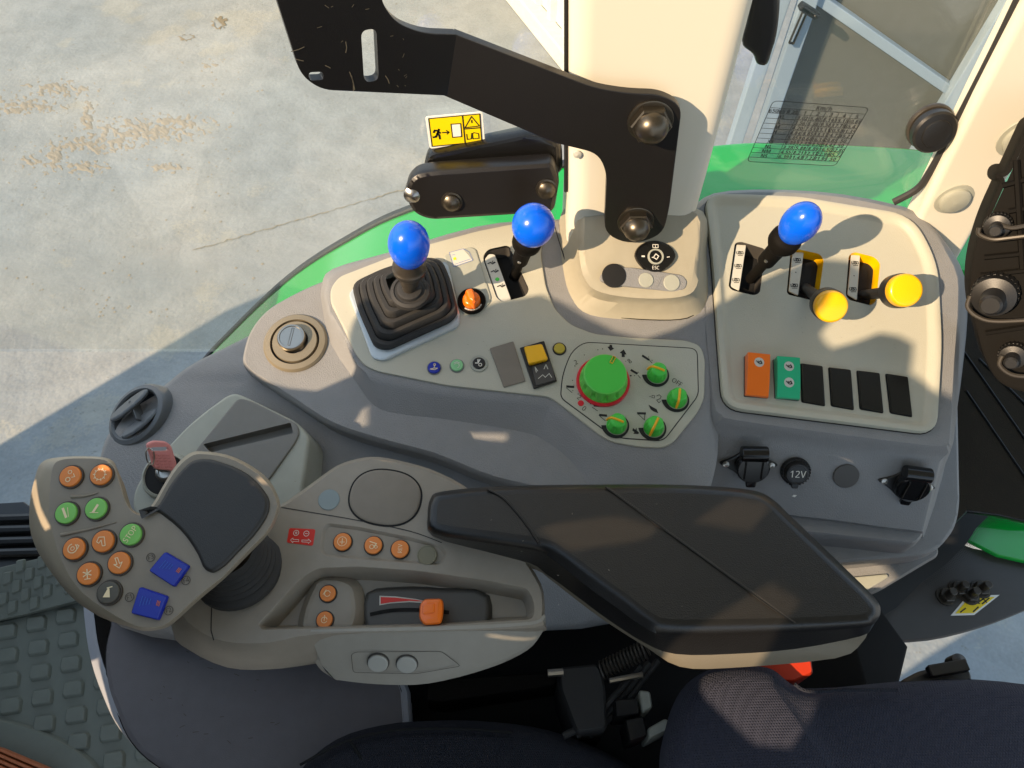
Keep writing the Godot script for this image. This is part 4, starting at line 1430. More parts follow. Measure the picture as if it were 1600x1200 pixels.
func ignition() -> void:
	var h := 0.0
	var P := up_by(PA, -0.004)
	var T := frame(P, hit(P, 370, 700))
	var pod := Node3D.new(); pod.name = named("ignition_pod", desk); desk.add_child(pod); pod.position = T.origin - wpos(desk)
	pod.set_meta("label", "pale grey green pod with a dark grey slotted lid and the ignition lock")
	var s := Soup.new()
	var l := lay(P, o([352, 617, 366, 612, 380, 617, 464, 658, 484, 682, 482, 700, 470, 790, 440, 860, 300, 880, 205, 800, 206, 768, 226, 733, 300, 655]), T)
	l = fillet(l, [0.006, 0.008, 0.01, 0.012, 0.012, 0.01, 0.02, 0.02, 0.03, 0.03, 0.03, 0.02, 0.02])
	var through := inset(lay(P, rounded(o([317, 694, 329, 707, 458, 677, 454, 660]), 3, 3), T), -0.001)
	pro(s, T, l, [Vector2(-0.004, -0.075), Vector2(0, -0.006), Vector2(0.0012, -0.002), Vector2(0.004, 0)], true, false, [through])
	obj("body", s, mats.pale_plastic, pod)
	s = Soup.new()
	var P2 := up_by(PA, -0.0015)
	T = frame(P2, hit(P2, 380, 700))
	var slot := lay(P2, rounded(o([317, 694, 329, 707, 458, 677, 454, 660]), 3, 3), T)
	l = lay(P2, o([372, 621, 392, 626, 464, 662, 468, 676, 462, 690, 418, 752, 380, 760, 300, 716, 308, 700]), T)
	pro(s, T, rounded(l, 0.006, 4), [Vector2(0, -0.004), Vector2(0, -0.001), Vector2(0.0005, -0.0003), Vector2(0.0015, 0)], true, false, [slot])
	skin(s, [lift(T, slot, 0.0), lift(T, slot, -0.012)], true, true)
	cap(s, T, slot, -0.012, 1.0)
	obj("slotted_lid", s, mats.lid_grey, pod)
	s = Soup.new()
	P2 = up_by(PA, 0.004)
	T = fr(P2, 257, 742)
	lathe(s, T, [Vector2(0.027, -0.03), Vector2(0.0235, -0.003), Vector2(0.0222, 0.0), Vector2(0.0205, 0.0008), Vector2(0.0195, -0.002)], 40)
	obj("lock_collar", s, mats.pale_plastic, pod)
	s = Soup.new()
	lathe(s, T, [Vector2(0.0198, -0.0015), Vector2(0.0001, -0.001)], 32)
	obj("lock_face", s, mats.pit_black, pod)
	s = Soup.new()
	T = fr(P2, 262, 738)
	lathe(s, T, [Vector2(0.0105, -0.001), Vector2(0.0105, 0.004), Vector2(0.0092, 0.0055), Vector2(0.007, 0.006), Vector2(0.0068, 0.0045), Vector2(0.0001, 0.0045)], 28)
	obj("lock_barrel", s, mats.steel, pod)
	# the key stands in the lock
	var key := thing("ignition_key", "pink red plastic headed key with wire ring in the ignition lock", "key", T.origin)
	var up := (PA.normal + Vector3(-0.30, 0.0, -0.1)).normalized()
	var K := axis_frame(T.origin + PA.normal * 0.004, up)
	s = Soup.new()
	box(s, K, Vector3(0.009, 0.012, 0.0022), 0.0004)
	obj("blade", s, mats.steel, key)
	s = Soup.new()
	# the head is a plate standing on the blade, seen broadside
	var face := (EYE - T.origin).normalized()
	face = (face - up * face.dot(up) * 0.55).normalized()
	var hp := plane_at(face, T.origin + PA.normal * 0.022)
	var H := frame(hp, hit(hp, 252, 712))
	var ho := lay(hp, o([229, 694, 240, 689, 260, 690, 268, 697, 277, 726, 272, 736, 240, 733, 236, 715]), H)
	ho = rounded(ho, 0.005, 4)
	var eye := rounded(lay(hp, o([235, 699, 262, 698, 264, 705, 237, 706]), H), 0.002, 3)
	pro(s, H, ho, [Vector2(0.001, -0.005), Vector2(0, -0.004), Vector2(0, -0.001), Vector2(0.0012, 0)], true, true, [eye])
	skin(s, [lift(H, eye, 0.0), lift(H, eye, -0.005)], true, true)
	var hd := obj("head", s, mats.key_pink, key)
	s = Soup.new()
	for i in 4:
		for j in 5:
			var c := lay(hp, o([243 + i * 6.5 + j * 1.2, 711 + j * 4.6]), H)[0]
			box(s, Transform3D(H.basis, H * Vector3(c.x, -0.0003, c.y)), Vector3(0.0026, 0.0008, 0.0018), 0.0003)
	obj("grip_studs", s, mats.key_pink, hd)
	s = Soup.new()
	var rp := PackedVector3Array()
	for q in [[238, 703], [232, 700], [228, 708], [231, 722], [238, 726], [241, 716], [240, 705]]:
		rp.append(hit(up_by(hp, 0.0012), q[0], q[1]))
	tube(s, smooth3(rp, 4, false), 0.0006, 6)
	obj("wire_ring", s, mats.steel, key)

func pocket(parent: Node, called: String, T: Transform3D, l: PackedVector2Array, y: float, depth: float, wall: Material, floor_: Material) -> void:
	var s := Soup.new()
	skin(s, [lift(T, l, y), lift(T, inset(l, 0.002), y - depth)], true, true)
	var w := obj(called, s, wall, parent)
	s = Soup.new()
	cap(s, T, inset(l, 0.0005), y - depth, 1.0)
	obj("pocket_floor", s, floor_, w)

func rear_panel() -> void:
	var T := fr(PA, 1285, 490)
	var outl := o([1099, 307, 1170, 308, 1250, 312, 1340, 327, 1422, 340, 1462, 415, 1468, 540, 1460, 681, 1300, 661, 1128, 640, 1120, 540, 1111, 410])
	var l := fillet(lay(PA, outl, T), [0.022, 0.01, 0.01, 0.01, 0.028, 0.028, 0.02, 0.02, 0.01, 0.02, 0.02, 0.02], 6)
	var s := Soup.new()
	pro(s, T, inset(l, -0.0012), [Vector2(0, -0.001), Vector2(0.0002, 0.0006)], true, false, [inset(l, 0.002)])
	obj("panel_joint", s, mats.ink_black, desk)
	var holes := []
	for q in [SLOT_B, SLOT_C, SLOT_D]:
		holes.append(rounded(lay(PA, o(q), T), 0.004, 3))
	s = Soup.new()
	pro(s, T, l, [Vector2(0, -0.001), Vector2(0, 0.0045), Vector2(0.0008, 0.0062), Vector2(0.0025, 0.0066), Vector2(0.006, 0.0062), Vector2(0.0085, 0.0042), Vector2(0.011, 0.0018), Vector2(0.014, 0.0006)], true, false, holes)
	obj("rear_panel", s, mats.beige_plastic, desk, "beige rear control panel with the yellow levers and row of rockers")
	for i in 3:
		pocket(desk, "lever_slot", T, holes[i], 0.0006, 0.02 if i == 0 else 0.012, mats.dark_grey_plastic if i == 0 else mats.knob_yellow, mats.pit_black)
		# printed strip on the slot's left side
		s = Soup.new()
		var P := up_by(PA, -0.003)
		var st: Array = [[1141, 447, 1150, 382, 1166, 383, 1155, 454], [1232, 455, 1238, 394, 1256, 394, 1247, 462], [1324, 460, 1330, 398, 1344, 399, 1339, 469]][i]
		var q := lay(P, o(st), T)
		pro(s, T, rounded(q, 0.0015, 2), [Vector2(0, -0.004), Vector2(0, -0.0032), Vector2(0.0004, -0.0028)])
		var strip := obj("slot_strip", s, mats.sticker_grey, desk)
		s = Soup.new()
		for k in 3:
			var c := q[1].lerp(q[2], 0.5).lerp(q[0].lerp(q[3], 0.5), [0.2, 0.5, 0.82][k])
			if i > 0 and k == 1:
				var p := PackedVector2Array()
				for v in ring2(8, 0.0007): p.append(c + v)
				blot(s, T, p, -0.0026)
				continue
			ink(s, T, [c + Vector2(-0.0035, -0.002), c + Vector2(-0.0035, 0.001), c + Vector2(0.0035, 0.001), c + Vector2(0.0035, -0.002), c + Vector2(-0.002, -0.0024)], 0.0008, -0.0026)
			ink(s, T, arc(c + Vector2(0, -0.0002), 0.0014, 0, TAU, 8), 0.0012, -0.0026)
			ink(s, T, [c + Vector2(-0.0025, 0.003), c + Vector2(0.0028, 0.003)], 0.0008, -0.0026)
		obj("strip_print", s, mats.ink_black, strip)
	for i in [1, 2]:   # dark inner throat of the yellow slots
		s = Soup.new()
		var q: Array = [[], [1256, 408, 1268, 408, 1272, 416, 1264, 468, 1246, 464], [1345, 414, 1354, 414, 1358, 422, 1354, 474, 1340, 470]][i]
		var P := up_by(PA, -0.006)
		pro(s, T, rounded(lay(P, o(q), T), 0.003, 3), [Vector2(0, -0.011), Vector2(0.0003, -0.009)])
		obj("slot_throat", s, mats.pit_black, desk)
	rockers()

func rockers() -> void:
	var P := up_by(PA, 0.0006)
	var i := 0
	for q in [[1162, 557, 1199, 561, 1200, 623, 1162, 620], [1207, 562, 1245, 567, 1248, 627, 1210, 623], [1251, 569, 1284, 573, 1288, 634, 1253, 628], [1295, 575, 1328, 579, 1333, 640, 1299, 634], [1339, 580, 1373, 584, 1379, 645, 1344, 639], [1384, 585, 1417, 590, 1424, 651, 1391, 645]]:
		var cx: float = (q[0] + q[2] + q[4] + q[6]) / 4.0; var cy: float = (q[1] + q[3] + q[5] + q[7]) / 4.0
		var T := fr(P, cx, cy)
		var l := lay(P, o(q), T)
		var s := Soup.new()
		if i > 1:
			pro(s, T, rounded(inset(l, -0.0009), 0.0022, 3), [Vector2(0, -0.001), Vector2(0.0001, 0.0004)])
			obj("rocker_gap", s, mats.pit_black, desk)
			s = Soup.new()
			pro(s, T, rounded(l, 0.0018, 3), [Vector2(0, -0.001), Vector2(0, 0.002), Vector2(0.0004, 0.0027), Vector2(0.0012, 0.003)])
			obj("blank_rocker", s, mats.black_gloss, desk, ["", "", "blank black switch cover beside the green rocker", "second blank black switch cover from the green rocker", "third blank black switch cover from the green rocker", "blank black switch cover at the row's right end"][i])
			i += 1
			continue
		var rk := Node3D.new(); rk.name = named("rocker_switch", desk); desk.add_child(rk); rk.position = T.origin - wpos(desk)
		rk.set_meta("label", "bright orange rocker switch with round pictogram" if i == 0 else "teal green rocker switch with two round pictograms")
		pro(s, T, rounded(l, 0.001, 2), bev(0.002, 0.0005, 0.0015))
		obj("frame", s, mats.dark_grey_plastic, rk)
		s = Soup.new()
		# curved rocker cap: a side profile swept across its width
		var w := (l[0].distance_to(l[1])) * 0.94
		var len_ := l[0].distance_to(l[3])
		var zdir := (l[3] - l[0]).normalized()
		var B := Basis(T.basis * Vector3(zdir.y, 0, -zdir.x), T.basis.y, T.basis * Vector3(zdir.x, 0, zdir.y))
		var R := Transform3D(B, T.origin)
		var prof := []
		for k in 13:
			var t := k / 12.0
			var hgt: float = lerpf(0.0135, 0.0085, t) - pow(absf(t - 0.35) * 1.25, 2.6) * 0.005
			prof.append(Vector2((t - 0.5) * len_ * 0.97, hgt))
		var rows := []
		for e in [[-0.5, 0.0, -0.012], [-0.5, -0.0012, 0.0], [-0.485, -0.0003, 0.0], [-0.46, 0.0, 0.0], [0.46, 0.0, 0.0], [0.485, -0.0003, 0.0], [0.5, -0.0012, 0.0], [0.5, 0.0, -0.012]]:
			var row := PackedVector3Array()
			row.append(R * Vector3(e[0] * w, 0.001, prof[0].x))
			for p: Vector2 in prof:
				row.append(R * Vector3(e[0] * w, maxf(0.001, p.y + e[1] + e[2]), p.x))
			row.append(R * Vector3(e[0] * w, 0.001, prof[12].x))
			rows.append(row)
		skin(s, rows, false)
		obj("rocker_cap", s, mats.orange_plastic if i == 0 else mats.teal_plastic, rk, "", 30.0)
		for e in ([[0.22]] if i == 0 else [[0.24], [0.64]]):
			s = Soup.new()
			var t: float = e[0]
			var k := int(t * 12)
			var tangent: Vector2 = (prof[k + 1] as Vector2) - prof[k]
			var tilt := atan2(-tangent.y, tangent.x)
			var D := Transform3D(R.basis * Basis(Vector3.RIGHT, tilt), R * Vector3(0, (prof[k] as Vector2).lerp(prof[k + 1], t * 12 - k).y - 0.0002, (t - 0.5) * len_ * 0.97))
			lathe(s, D, [Vector2(0.0052, 0), Vector2(0.005, 0.0004), Vector2(0.0001, 0.0006)], 24)
			var disc := obj("pictogram_disc", s, mats.sticker_grey, rk)
			s = Soup.new()
			ink(s, D, [Vector2(-0.003, -0.001), Vector2(-0.001, 0.0012), Vector2(0.0015, -0.0015), Vector2(0.0028, 0.0012), Vector2(0.0005, 0.002)], 0.0009, 0.0009)
			ink(s, D, arc(Vector2(0.0004, 0.0002), 0.0016, 0, 4.0), 0.0006, 0.0009)
			obj("pictogram", s, mats.ink_black, disc)
		i += 1

func sockets() -> void:
	# the socket face slopes down to the seat
	var p0 := hit(up_by(PA, -0.026), 1300, 706); var p1 := hit(up_by(PA, -0.075), 1300, 812); var p2 := hit(up_by(PA, -0.026), 1440, 720)
	var n := (p1 - p0).cross(p2 - p0).normalized()
	if n.y < 0: n = -n
	var P := plane_at(n, p0 + n * 0.0005)
	var slope := (p1 - p0).normalized()
	var i := 0
	for q in [[1172, 724, 0.0, "flap covered black power socket, left one on the socket face", 1131, 722, 1194, 727], [1418, 755, 0.25, "flap covered black power socket, right one on the socket face, flap askew", 1372, 753, 1438, 762]]:
		var T := frame(P, hit(P, q[0], q[1]), -q[2] * 0.5)
		var so := Node3D.new(); so.name = named("power_socket", desk); desk.add_child(so); so.position = T.origin - wpos(desk)
		so.set_meta("label", q[3])
		var s := Soup.new()
		var l := PackedVector2Array()
		for e in ring2(40, 1.0):
			l.append(Vector2(e.x * (0.0165 + 0.013 * pow(absf(e.x), 6.0)) - 0.002, e.y * (0.0165 - 0.008 * pow(absf(e.x), 3.0))))
		pro(s, T, l, [Vector2(0, -0.002), Vector2(0, 0.003), Vector2(0.001, 0.004)])
		lathe(s, T, [Vector2(0.016, 0.003), Vector2(0.0155, 0.012), Vector2(0.0001, 0.012)], 32)
		obj("flange", s, mats.black_plastic, so)
		for e in [-0.0255, 0.021]:
			s = Soup.new()
			lathe(s, Transform3D(T.basis, T * Vector3(e, 0.0038, 0.0)), [Vector2(0.0036, 0), Vector2(0.0032, 0.0012), Vector2(0.0014, 0.0016), Vector2(0.0012, 0.0008), Vector2(0.0001, 0.0008)], 16)
			obj("screw", s, mats.steel, so)
		s = Soup.new()
		# flap: hinge barrel, round lid and pull tab
		lathe(s, Transform3D(T.basis * Basis(Vector3.BACK, PI / 2), T * Vector3(0.0135, 0.013, -0.016)), [Vector2(0.0001, 0), Vector2(0.0075, 0.0003), Vector2(0.0082, 0.0015), Vector2(0.0082, 0.0255), Vector2(0.0075, 0.0267), Vector2(0.0001, 0.027)], 24)
		var F := Transform3D(T.basis * Basis(Vector3.RIGHT, 0.12 + q[2] * 0.7), T * Vector3(0, 0.013, 0.0))
		var lid := PackedVector2Array()
		for e in ring2(32, 0.0168): lid.append(Vector2(e.x, maxf(e.y, -0.014)))
		pro(s, F, lid, [Vector2(0.001, -0.006), Vector2(0, -0.004), Vector2(0, 0.0015), Vector2(0.0015, 0.003)], true, true)
		pro(s, F, rounded(PackedVector2Array([Vector2(-0.006, 0.013), Vector2(0.006, 0.013), Vector2(0.0048, 0.0225), Vector2(-0.0048, 0.0225)]), 0.002), [Vector2(0, -0.003), Vector2(0, 0.0008), Vector2(0.001, 0.0015)], true, true)
		for e in [-0.0085, 0.0085]:
			box(s, Transform3D(F.basis, F * Vector3(e, 0.002, 0.0)), Vector3(0.0018, 0.0022, 0.022), 0.0005)
		obj("flap", s, mats.black_gloss, so)
		i += 1
	var T := frame(P, hit(P, 1242, 735) + n * 0.001)
	var v := Node3D.new(); v.name = named("twelve_volt_plug", desk); desk.add_child(v); v.position = T.origin - wpos(desk)
	v.set_meta("label", "round black 12V socket cap between the flap sockets")
	var s := Soup.new()
	lathe(s, T, [Vector2(0.0152, -0.001), Vector2(0.0152, 0.0025), Vector2(0.0145, 0.0035), Vector2(0.0128, 0.004), Vector2(0.012, 0.008), Vector2(0.0112, 0.0095), Vector2(0.0095, 0.0098), Vector2(0.009, 0.0092), Vector2(0.0001, 0.0092)], 36)
	for k in 26:
		var a := TAU * k / 26
		box(s, Transform3D(T.basis * Basis(Vector3.UP, -a), T * Vector3(cos(a) * 0.0141, 0.0025, sin(a) * 0.0141)), Vector3(0.0016, 0.0026, 0.0015), 0.0003)
	pro(s, T, rounded(PackedVector2Array([Vector2(-0.004, 0.012), Vector2(0.004, 0.012), Vector2(0.003, 0.0178), Vector2(-0.003, 0.0178)]), 0.001), bev(0.004, 0.0008, 0.006))
	obj("cap", s, mats.black_plastic, v)
	s = Soup.new()
	words(s, Transform3D(T.basis, T * Vector3(0.0, 0.0095, 0.0)), "12V", 0.0072)
	obj("lettering", s, mats.ink_white, v)
	s = Soup.new()
	T = frame(P, hit(P, 1321, 742.5) + n * 0.0022)
	lathe(s, T, [Vector2(0.0132, -0.001), Vector2(0.0131, 0.0006), Vector2(0.0122, 0.0011), Vector2(0.0001, 0.0012)], 36)
	obj("blank_plug", s, mats.dark_grey_plastic, desk, "flat round dark blank plug right of the 12V cap")
	s = Soup.new()
	T = frame(P, hit(P, 1241, 775))
	pro(s, T, PackedVector2Array([Vector2(-0.0026, 0.0006), Vector2(-0.0008, -0.0012), Vector2(0.0026, -0.001), Vector2(0.0008, 0.0014)]), [Vector2(0, -0.0005), Vector2(0.0003, 0.0005)])
	obj("white_fleck", s, mats.sticker_white, desk)

func housing_controls() -> void:
	# joint where the pillar trim meets the console
	var js := Soup.new()
	var jp := PackedVector3Array()
	for q in [[866, 350, 0.006], [872, 372, 0.006], [884, 410, 0.004], [894, 444, 0.002], [910, 474, 0.002], [936, 490, 0.001], [1000, 499, 0.001], [1074, 497, 0.001], [1102, 470, 0.001]]:
		jp.append(hit(up_by(PA, q[2]), q[0], q[1]))
	tube(js, smooth3(jp, 5, false), 0.0006, 6)
	obj("housing_joint", js, mats.pit_black, desk)
	# face of the pillar-foot housing
	var a := hit(up_by(PA, 0.054), 914, 396); var b := hit(up_by(PA, 0.046), 1087, 396); var c := hit(up_by(PA, 0.038), 1000, 459)
	var n := (b - a).cross(c - a).normalized()
	if n.y < 0: n = -n
	var P := plane_at(n, a + n * 0.002)
	var T := frame(P, hit(P, 1023, 401))
	var m := Node3D.new(); m.name = named("menu_button", desk); desk.add_child(m); m.position = T.origin - wpos(desk)
	m.set_meta("label", "round black menu control with white ESC print below the bracket")
	var s := Soup.new()
	var l := PackedVector2Array()
	for e in ring2(40, 1.0): l.append(Vector2(e.x * 0.0215 * (1.0 if e.y < 0 else 1.0 - 0.22 * e.y), e.y * 0.0165))
	pro(s, T, l, [Vector2(0, -0.006), Vector2(0, 0.0015), Vector2(0.0008, 0.0028), Vector2(0.0025, 0.0032)])
	obj("pad", s, mats.black_gloss, m)
	s = Soup.new()
	lathe(s, Transform3D(T.basis, T * Vector3(0, 0, 0.001)), [Vector2(0.0085, 0.003), Vector2(0.0082, 0.005), Vector2(0.0068, 0.0052), Vector2(0.0064, 0.0042)], 28)
	obj("ring", s, mats.pale_plastic, m)
	s = Soup.new()
	ink(s, T, [Vector2(-0.0025, 0.002), Vector2(0.0, -0.0018), Vector2(0.003, 0.0006), Vector2(0.0006, 0.004), Vector2(-0.0025, 0.002), Vector2(-0.004, 0.002)], 0.0009, 0.0044)
	ink(s, T, [Vector2(-0.0028, -0.0118), Vector2(0.0028, -0.0118), Vector2(0.0028, -0.0086), Vector2(-0.0028, -0.0086), Vector2(-0.0028, -0.0118)], 0.0006, 0.0035)
	ink(s, T, [Vector2(0, -0.0118), Vector2(0, -0.0086)], 0.0006, 0.0035)
	ink(s, T, [Vector2(-0.0142, 0.0008), Vector2(-0.0118, 0.0008)], 0.0016, 0.0035)
	ink(s, T, [Vector2(0.012, 0.0012), Vector2(0.0145, 0.0008)], 0.0008, 0.0035)
	words(s, Transform3D(T.basis, T * Vector3(-0.0002, 0.0036, 0.0126)), "ESC", 0.0034)
	obj("print", s, mats.ink_white, m)
	# lower strip with one dark and two pale round covers
	s = Soup.new()
	var q := rounded(lay(P, o([938, 430, 950, 418, 985, 418, 1066, 430, 1074, 440, 1070, 452, 1052, 456, 950, 444, 938, 438]), T), 0.004, 4)
	pro(s, T, q, [Vector2(0, -0.004), Vector2(0, 0.0002), Vector2(0.0006, 0.0008)])
	obj("control_strip", s, mats.console_plastic, desk)
	for e in [[959, 431, 0.0125, "pit_black", "round black opening, leftmost on the strip below the bracket"], [1009, 438, 0.0078, "pale_plastic", "round pale blank cover in the middle of the strip below the bracket"], [1049, 442, 0.0086, "pale_plastic", "round pale blank cover at the right of the strip below the bracket"]]:
		s = Soup.new()
		var D := frame(P, hit(P, e[0], e[1]))
		D.origin += n * 0.0008
		lathe(s, D, [Vector2(e[2], -0.001), Vector2(e[2], 0.0006), Vector2(e[2] * 0.93, 0.0012), Vector2(0.0001, 0.0012)], 30)
		obj("round_cover", s, mats[e[3]], desk, e[4])
	s = Soup.new()
	ink(s, T, Array(lay(P, o([1033, 433, 1026, 448]), T)), 0.0016, 0.0012)
	obj("strip_rib", s, mats.console_plastic, desk)

# ================= levers =================
func knob(parent: Node, K: Vector3, dir: Vector3, r: float, len_: float, m: Material, egg := 0.25) -> void:
	var s := Soup.new()
	var T := axis_frame(K, dir)
	var prof := []
	for k in 19:
		var t := k / 18.0
		var a := -PI / 2 + PI * t
		prof.append(Vector2(maxf(0.0001, cos(a) * r * (1.0 + egg * 0.5 * sin(a) - (0.10 if a < -0.9 else 0.0))), sin(a) * len_))
	lathe(s, T, prof, 36)
	var b := obj("knob", s, m, parent)
	s = Soup.new()   # moulding seam
	var pts := PackedVector3Array()
	for k in 19:
		var q: Vector2 = prof[k]
		pts.append(T * (Basis(Vector3.UP, 0.6) * Vector3(q.x * 1.0, q.y, 0)))
	tube(s, pts, 0.00025, 5)
	obj("mould_seam", s, m, b)

func levers() -> void:
	# gear lever in its stepped rubber boot
	var P := up_by(PA, 0.003)
	var T := fr(P, 634, 480)
	var base := o([551, 449, 604, 424, 672, 408, 692, 414, 704, 440, 717, 492, 706, 506, 607, 551, 586, 546, 562, 492])
	var l := rounded(lay(P, base, T), 0.012, 4)
	var g := thing("gear_lever", "blue topped gear lever standing in a stepped black rubber boot", "lever", T.origin)
	var s := Soup.new()
	var P1 := up_by(PA, 0.003)
	var fl := rounded(lay(P1, o([545, 462, 552, 452, 700, 408, 720, 498, 717, 512, 600, 566, 582, 562]), T), 0.008, 3)
	pro(s, T, fl, [Vector2(0, 0), Vector2(0.0005, 0.003), Vector2(0.002, 0.0038)])
	obj("boot_frame", s, mats.silver_plastic, g)
	s = Soup.new()
	var mid := lay(P, o([639, 468]), T)[0]
	var rows := []
	var tiers := [[1.0, 0.003], [1.0, 0.009], [0.96, 0.0115], [0.90, 0.0115], [0.885, 0.010], [0.87, 0.016], [0.83, 0.019], [0.76, 0.019], [0.745, 0.0175], [0.73, 0.0235], [0.69, 0.0265], [0.62, 0.0265], [0.605, 0.025], [0.59, 0.031], [0.55, 0.034], [0.48, 0.034], [0.465, 0.0325], [0.45, 0.038], [0.41, 0.041], [0.34, 0.041]]
	for t in tiers:
		var row := PackedVector3Array()
		for i in l.size():
			var v := l[i]
			var rnd := (v - mid).normalized() * 0.042
			var w: Vector2 = mid + (v - mid).lerp(rnd, (1.0 - t[0]) * 0.35) * t[0]
			row.append(T * Vector3(w.x, t[1], w.y))
		rows.append(row)
	skin(s, rows)
	var boot := obj("boot", s, mats.black_rubber, g)
	s = Soup.new()
	var K := hit(up_by(PA, 0.118), 639, 385)
	var B := hit(up_by(PA, 0.045), 640, 452)
	var dir := (K - B).normalized()
	lathe(s, Transform3D(T.basis, hit(up_by(PA, 0.040), 641, 457)), [Vector2(0.021, 0), Vector2(0.02, 0.004), Vector2(0.0165, 0.0055), Vector2(0.0155, 0.0045), Vector2(0.0135, 0.0045), Vector2(0.0125, 0.008), Vector2(0.0095, 0.009), Vector2(0.0001, 0.009)], 32)
	obj("boot_collar", s, mats.black_rubber, boot)
	s = Soup.new()
	lathe(s, axis_frame(B, dir), [Vector2(0.0075, -0.01), Vector2(0.0075, 0.012), Vector2(0.0095, 0.014), Vector2(0.0095, 0.03), Vector2(0.015, 0.033), Vector2(0.0165, 0.036), Vector2(0.0165, 0.041), Vector2(0.014, 0.044), Vector2(0.011, 0.06)], 28)
	obj("shaft", s, mats.dark_steel_paint, g)
	knob(g, K, dir, 0.0195, 0.0285, mats.knob_blue, 0.22)
	# second blue lever in its slot
	P = up_by(PA, 0.003)
	T = fr(P, 790, 430)
	var slot := rounded(lay(P, o(SLOT_A), T), 0.005, 3)
	pocket(desk, "lever_slot", T, slot, -0.0002, 0.0165, mats.dark_grey_plastic, mats.pit_black)
	s = Soup.new()
	pro(s, T, rounded(lay(P, o([757, 404, 764, 395, 773, 396, 799, 467, 786, 471, 778, 466]), T), 0.002, 2), [Vector2(0, -0.006), Vector2(0, -0.0022), Vector2(0.0004, -0.0018)])
	var strip := obj("slot_strip", s, mats.sticker_grey, desk)
	s = Soup.new()
	for q in [[768, 410], [773, 423], [783, 446]]:
		var c := lay(P, o(q), T)[0]
		ink(s, T, [c + Vector2(-0.004, 0.0005), c + Vector2(-0.001, -0.001), c + Vector2(0.001, 0.001), c + Vector2(0.004, -0.001)], 0.0012, -0.0015)
		ink(s, T, arc(c + Vector2(0.002, -0.0018), 0.0012, 0, 4.5, 6), 0.0007, -0.0015)
	obj("strip_print", s, mats.ink_black, strip)
	s = Soup.new()
	lathe(s, Transform3D(T.basis, hit(P, 777, 435) - T.basis.y * 0.0018), [Vector2(0.0024, 0), Vector2(0.002, 0.0005), Vector2(0.0001, 0.0006)], 12)
	obj("green_mark", s, mats.dial_green, strip)
	lever("slot_lever", "blue topped short lever in the slot right of the gear boot", [803, 432, -0.012], [833, 353, 0.115], 0.0205, 0.0240, 0.0075, mats.dark_brown_plastic, mats.knob_blue, [815, 400])
	lever("slot_lever", "blue topped lever leaning to the rear on the rear beige panel", [1172, 436, -0.012], [1249, 350, 0.105], 0.0180, 0.0275, 0.008, mats.dark_brown_plastic, mats.knob_blue, [0, 0])
	small_lever("yellow_lever", "yellow capped small lever, the nearer one beside the third slot", [1258, 450, -0.006], [1297, 478, 0.052], 0.0160)
	small_lever("yellow_lever", "yellow capped small lever at the rear end of the panel", [1348, 461, -0.006], [1411, 454, 0.052], 0.0168)

func lever(called: String, label: String, b: Array, k: Array, r: float, len_: float, rad: float, m: Material, km: Material, _via: Array) -> void:
	var B := hit(up_by(PA, b[2]), b[0], b[1])
	var K := hit(up_by(PA, k[2]), k[0], k[1])
	var dir := (K - B).normalized()
	var L := B.distance_to(K)
	var t := thing(called, label, "lever", B, "blue topped slot levers")
	var s := Soup.new()
	lathe(s, axis_frame(B, dir), [Vector2(rad * 0.72, 0), Vector2(rad * 0.72, L * 0.34), Vector2(rad * 1.15, L * 0.36), Vector2(rad * 1.2, L * 0.56), Vector2(rad * 1.3, L * 0.62)], 24)
	obj("shaft", s, m, t)
	s = Soup.new()
	lathe(s, axis_frame(B, dir), [Vector2(rad * 1.3, L * 0.60), Vector2(rad * 1.75, L * 0.66), Vector2(rad * 2.0, L * 0.70), Vector2(rad * 2.0, L * 0.77), Vector2(rad * 1.75, L * 0.80), Vector2(rad * 1.3, L * 0.82)], 28)
	obj("collar", s, m, t)
	s = Soup.new()
	var side := dir.cross(Vector3.UP).cross(dir).normalized()
	lathe(s, axis_frame(B + dir * L * 0.46 + (EYE - B).normalized().slide(dir).normalized() * rad * 1.12, (EYE - B).slide(dir)), [Vector2(0.0022, 0), Vector2(0.0018, 0.0012), Vector2(0.0001, 0.0013)], 12)
	obj("pin", s, mats.steel, t)
	knob(t, K, dir, r, len_, km, 0.12)

func small_lever(called: String, label: String, b: Array, k: Array, r: float) -> void:
	var B := hit(up_by(PA, b[2]), b[0], b[1])
	var K := hit(up_by(PA, k[2]), k[0], k[1])
	var t := thing(called, label, "lever", B, "yellow capped small levers")
	var dir := (K - B).normalized()
	var s := Soup.new()
	lathe(s, axis_frame(B, dir), [Vector2(0.0055, 0), Vector2(0.0062, B.distance_to(K) * 0.7)], 20)
	obj("shaft", s, mats.black_plastic, t)
	var up := (EYE - K).normalized().lerp(dir, 0.62).normalized()
	var A := axis_frame(K, up)
	s = Soup.new()
	lathe(s, A, [Vector2(r * 0.5, -0.022), Vector2(r * 0.97, -0.02), Vector2(r * 1.04, -0.017), Vector2(r * 1.06, -0.004), Vector2(r * 1.02, -0.002), Vector2(r * 0.9, -0.002)], 36)
	obj("collar", s, mats.black_plastic, t)
	s = Soup.new()
	lathe(s, A, [Vector2(r * 0.97, -0.006), Vector2(r, -0.003), Vector2(r, 0.0045), Vector2(r * 0.975, 0.0066), Vector2(r * 0.91, 0.0080), Vector2(r * 0.8, 0.0087), Vector2(r * 0.4, 0.0094), Vector2(0.0001, 0.0096)], 36)
	obj("cap", s, mats.knob_yellow, t)

# ================= armrest and its control pod =================
var PP: Plane
var PR: Plane

func on_plane(pl: Plane, f: Callable) -> void:   # heights in at_px() are taken over another plane for a while
	var keep := PA
	PA = pl
	f.call()
	PA = keep

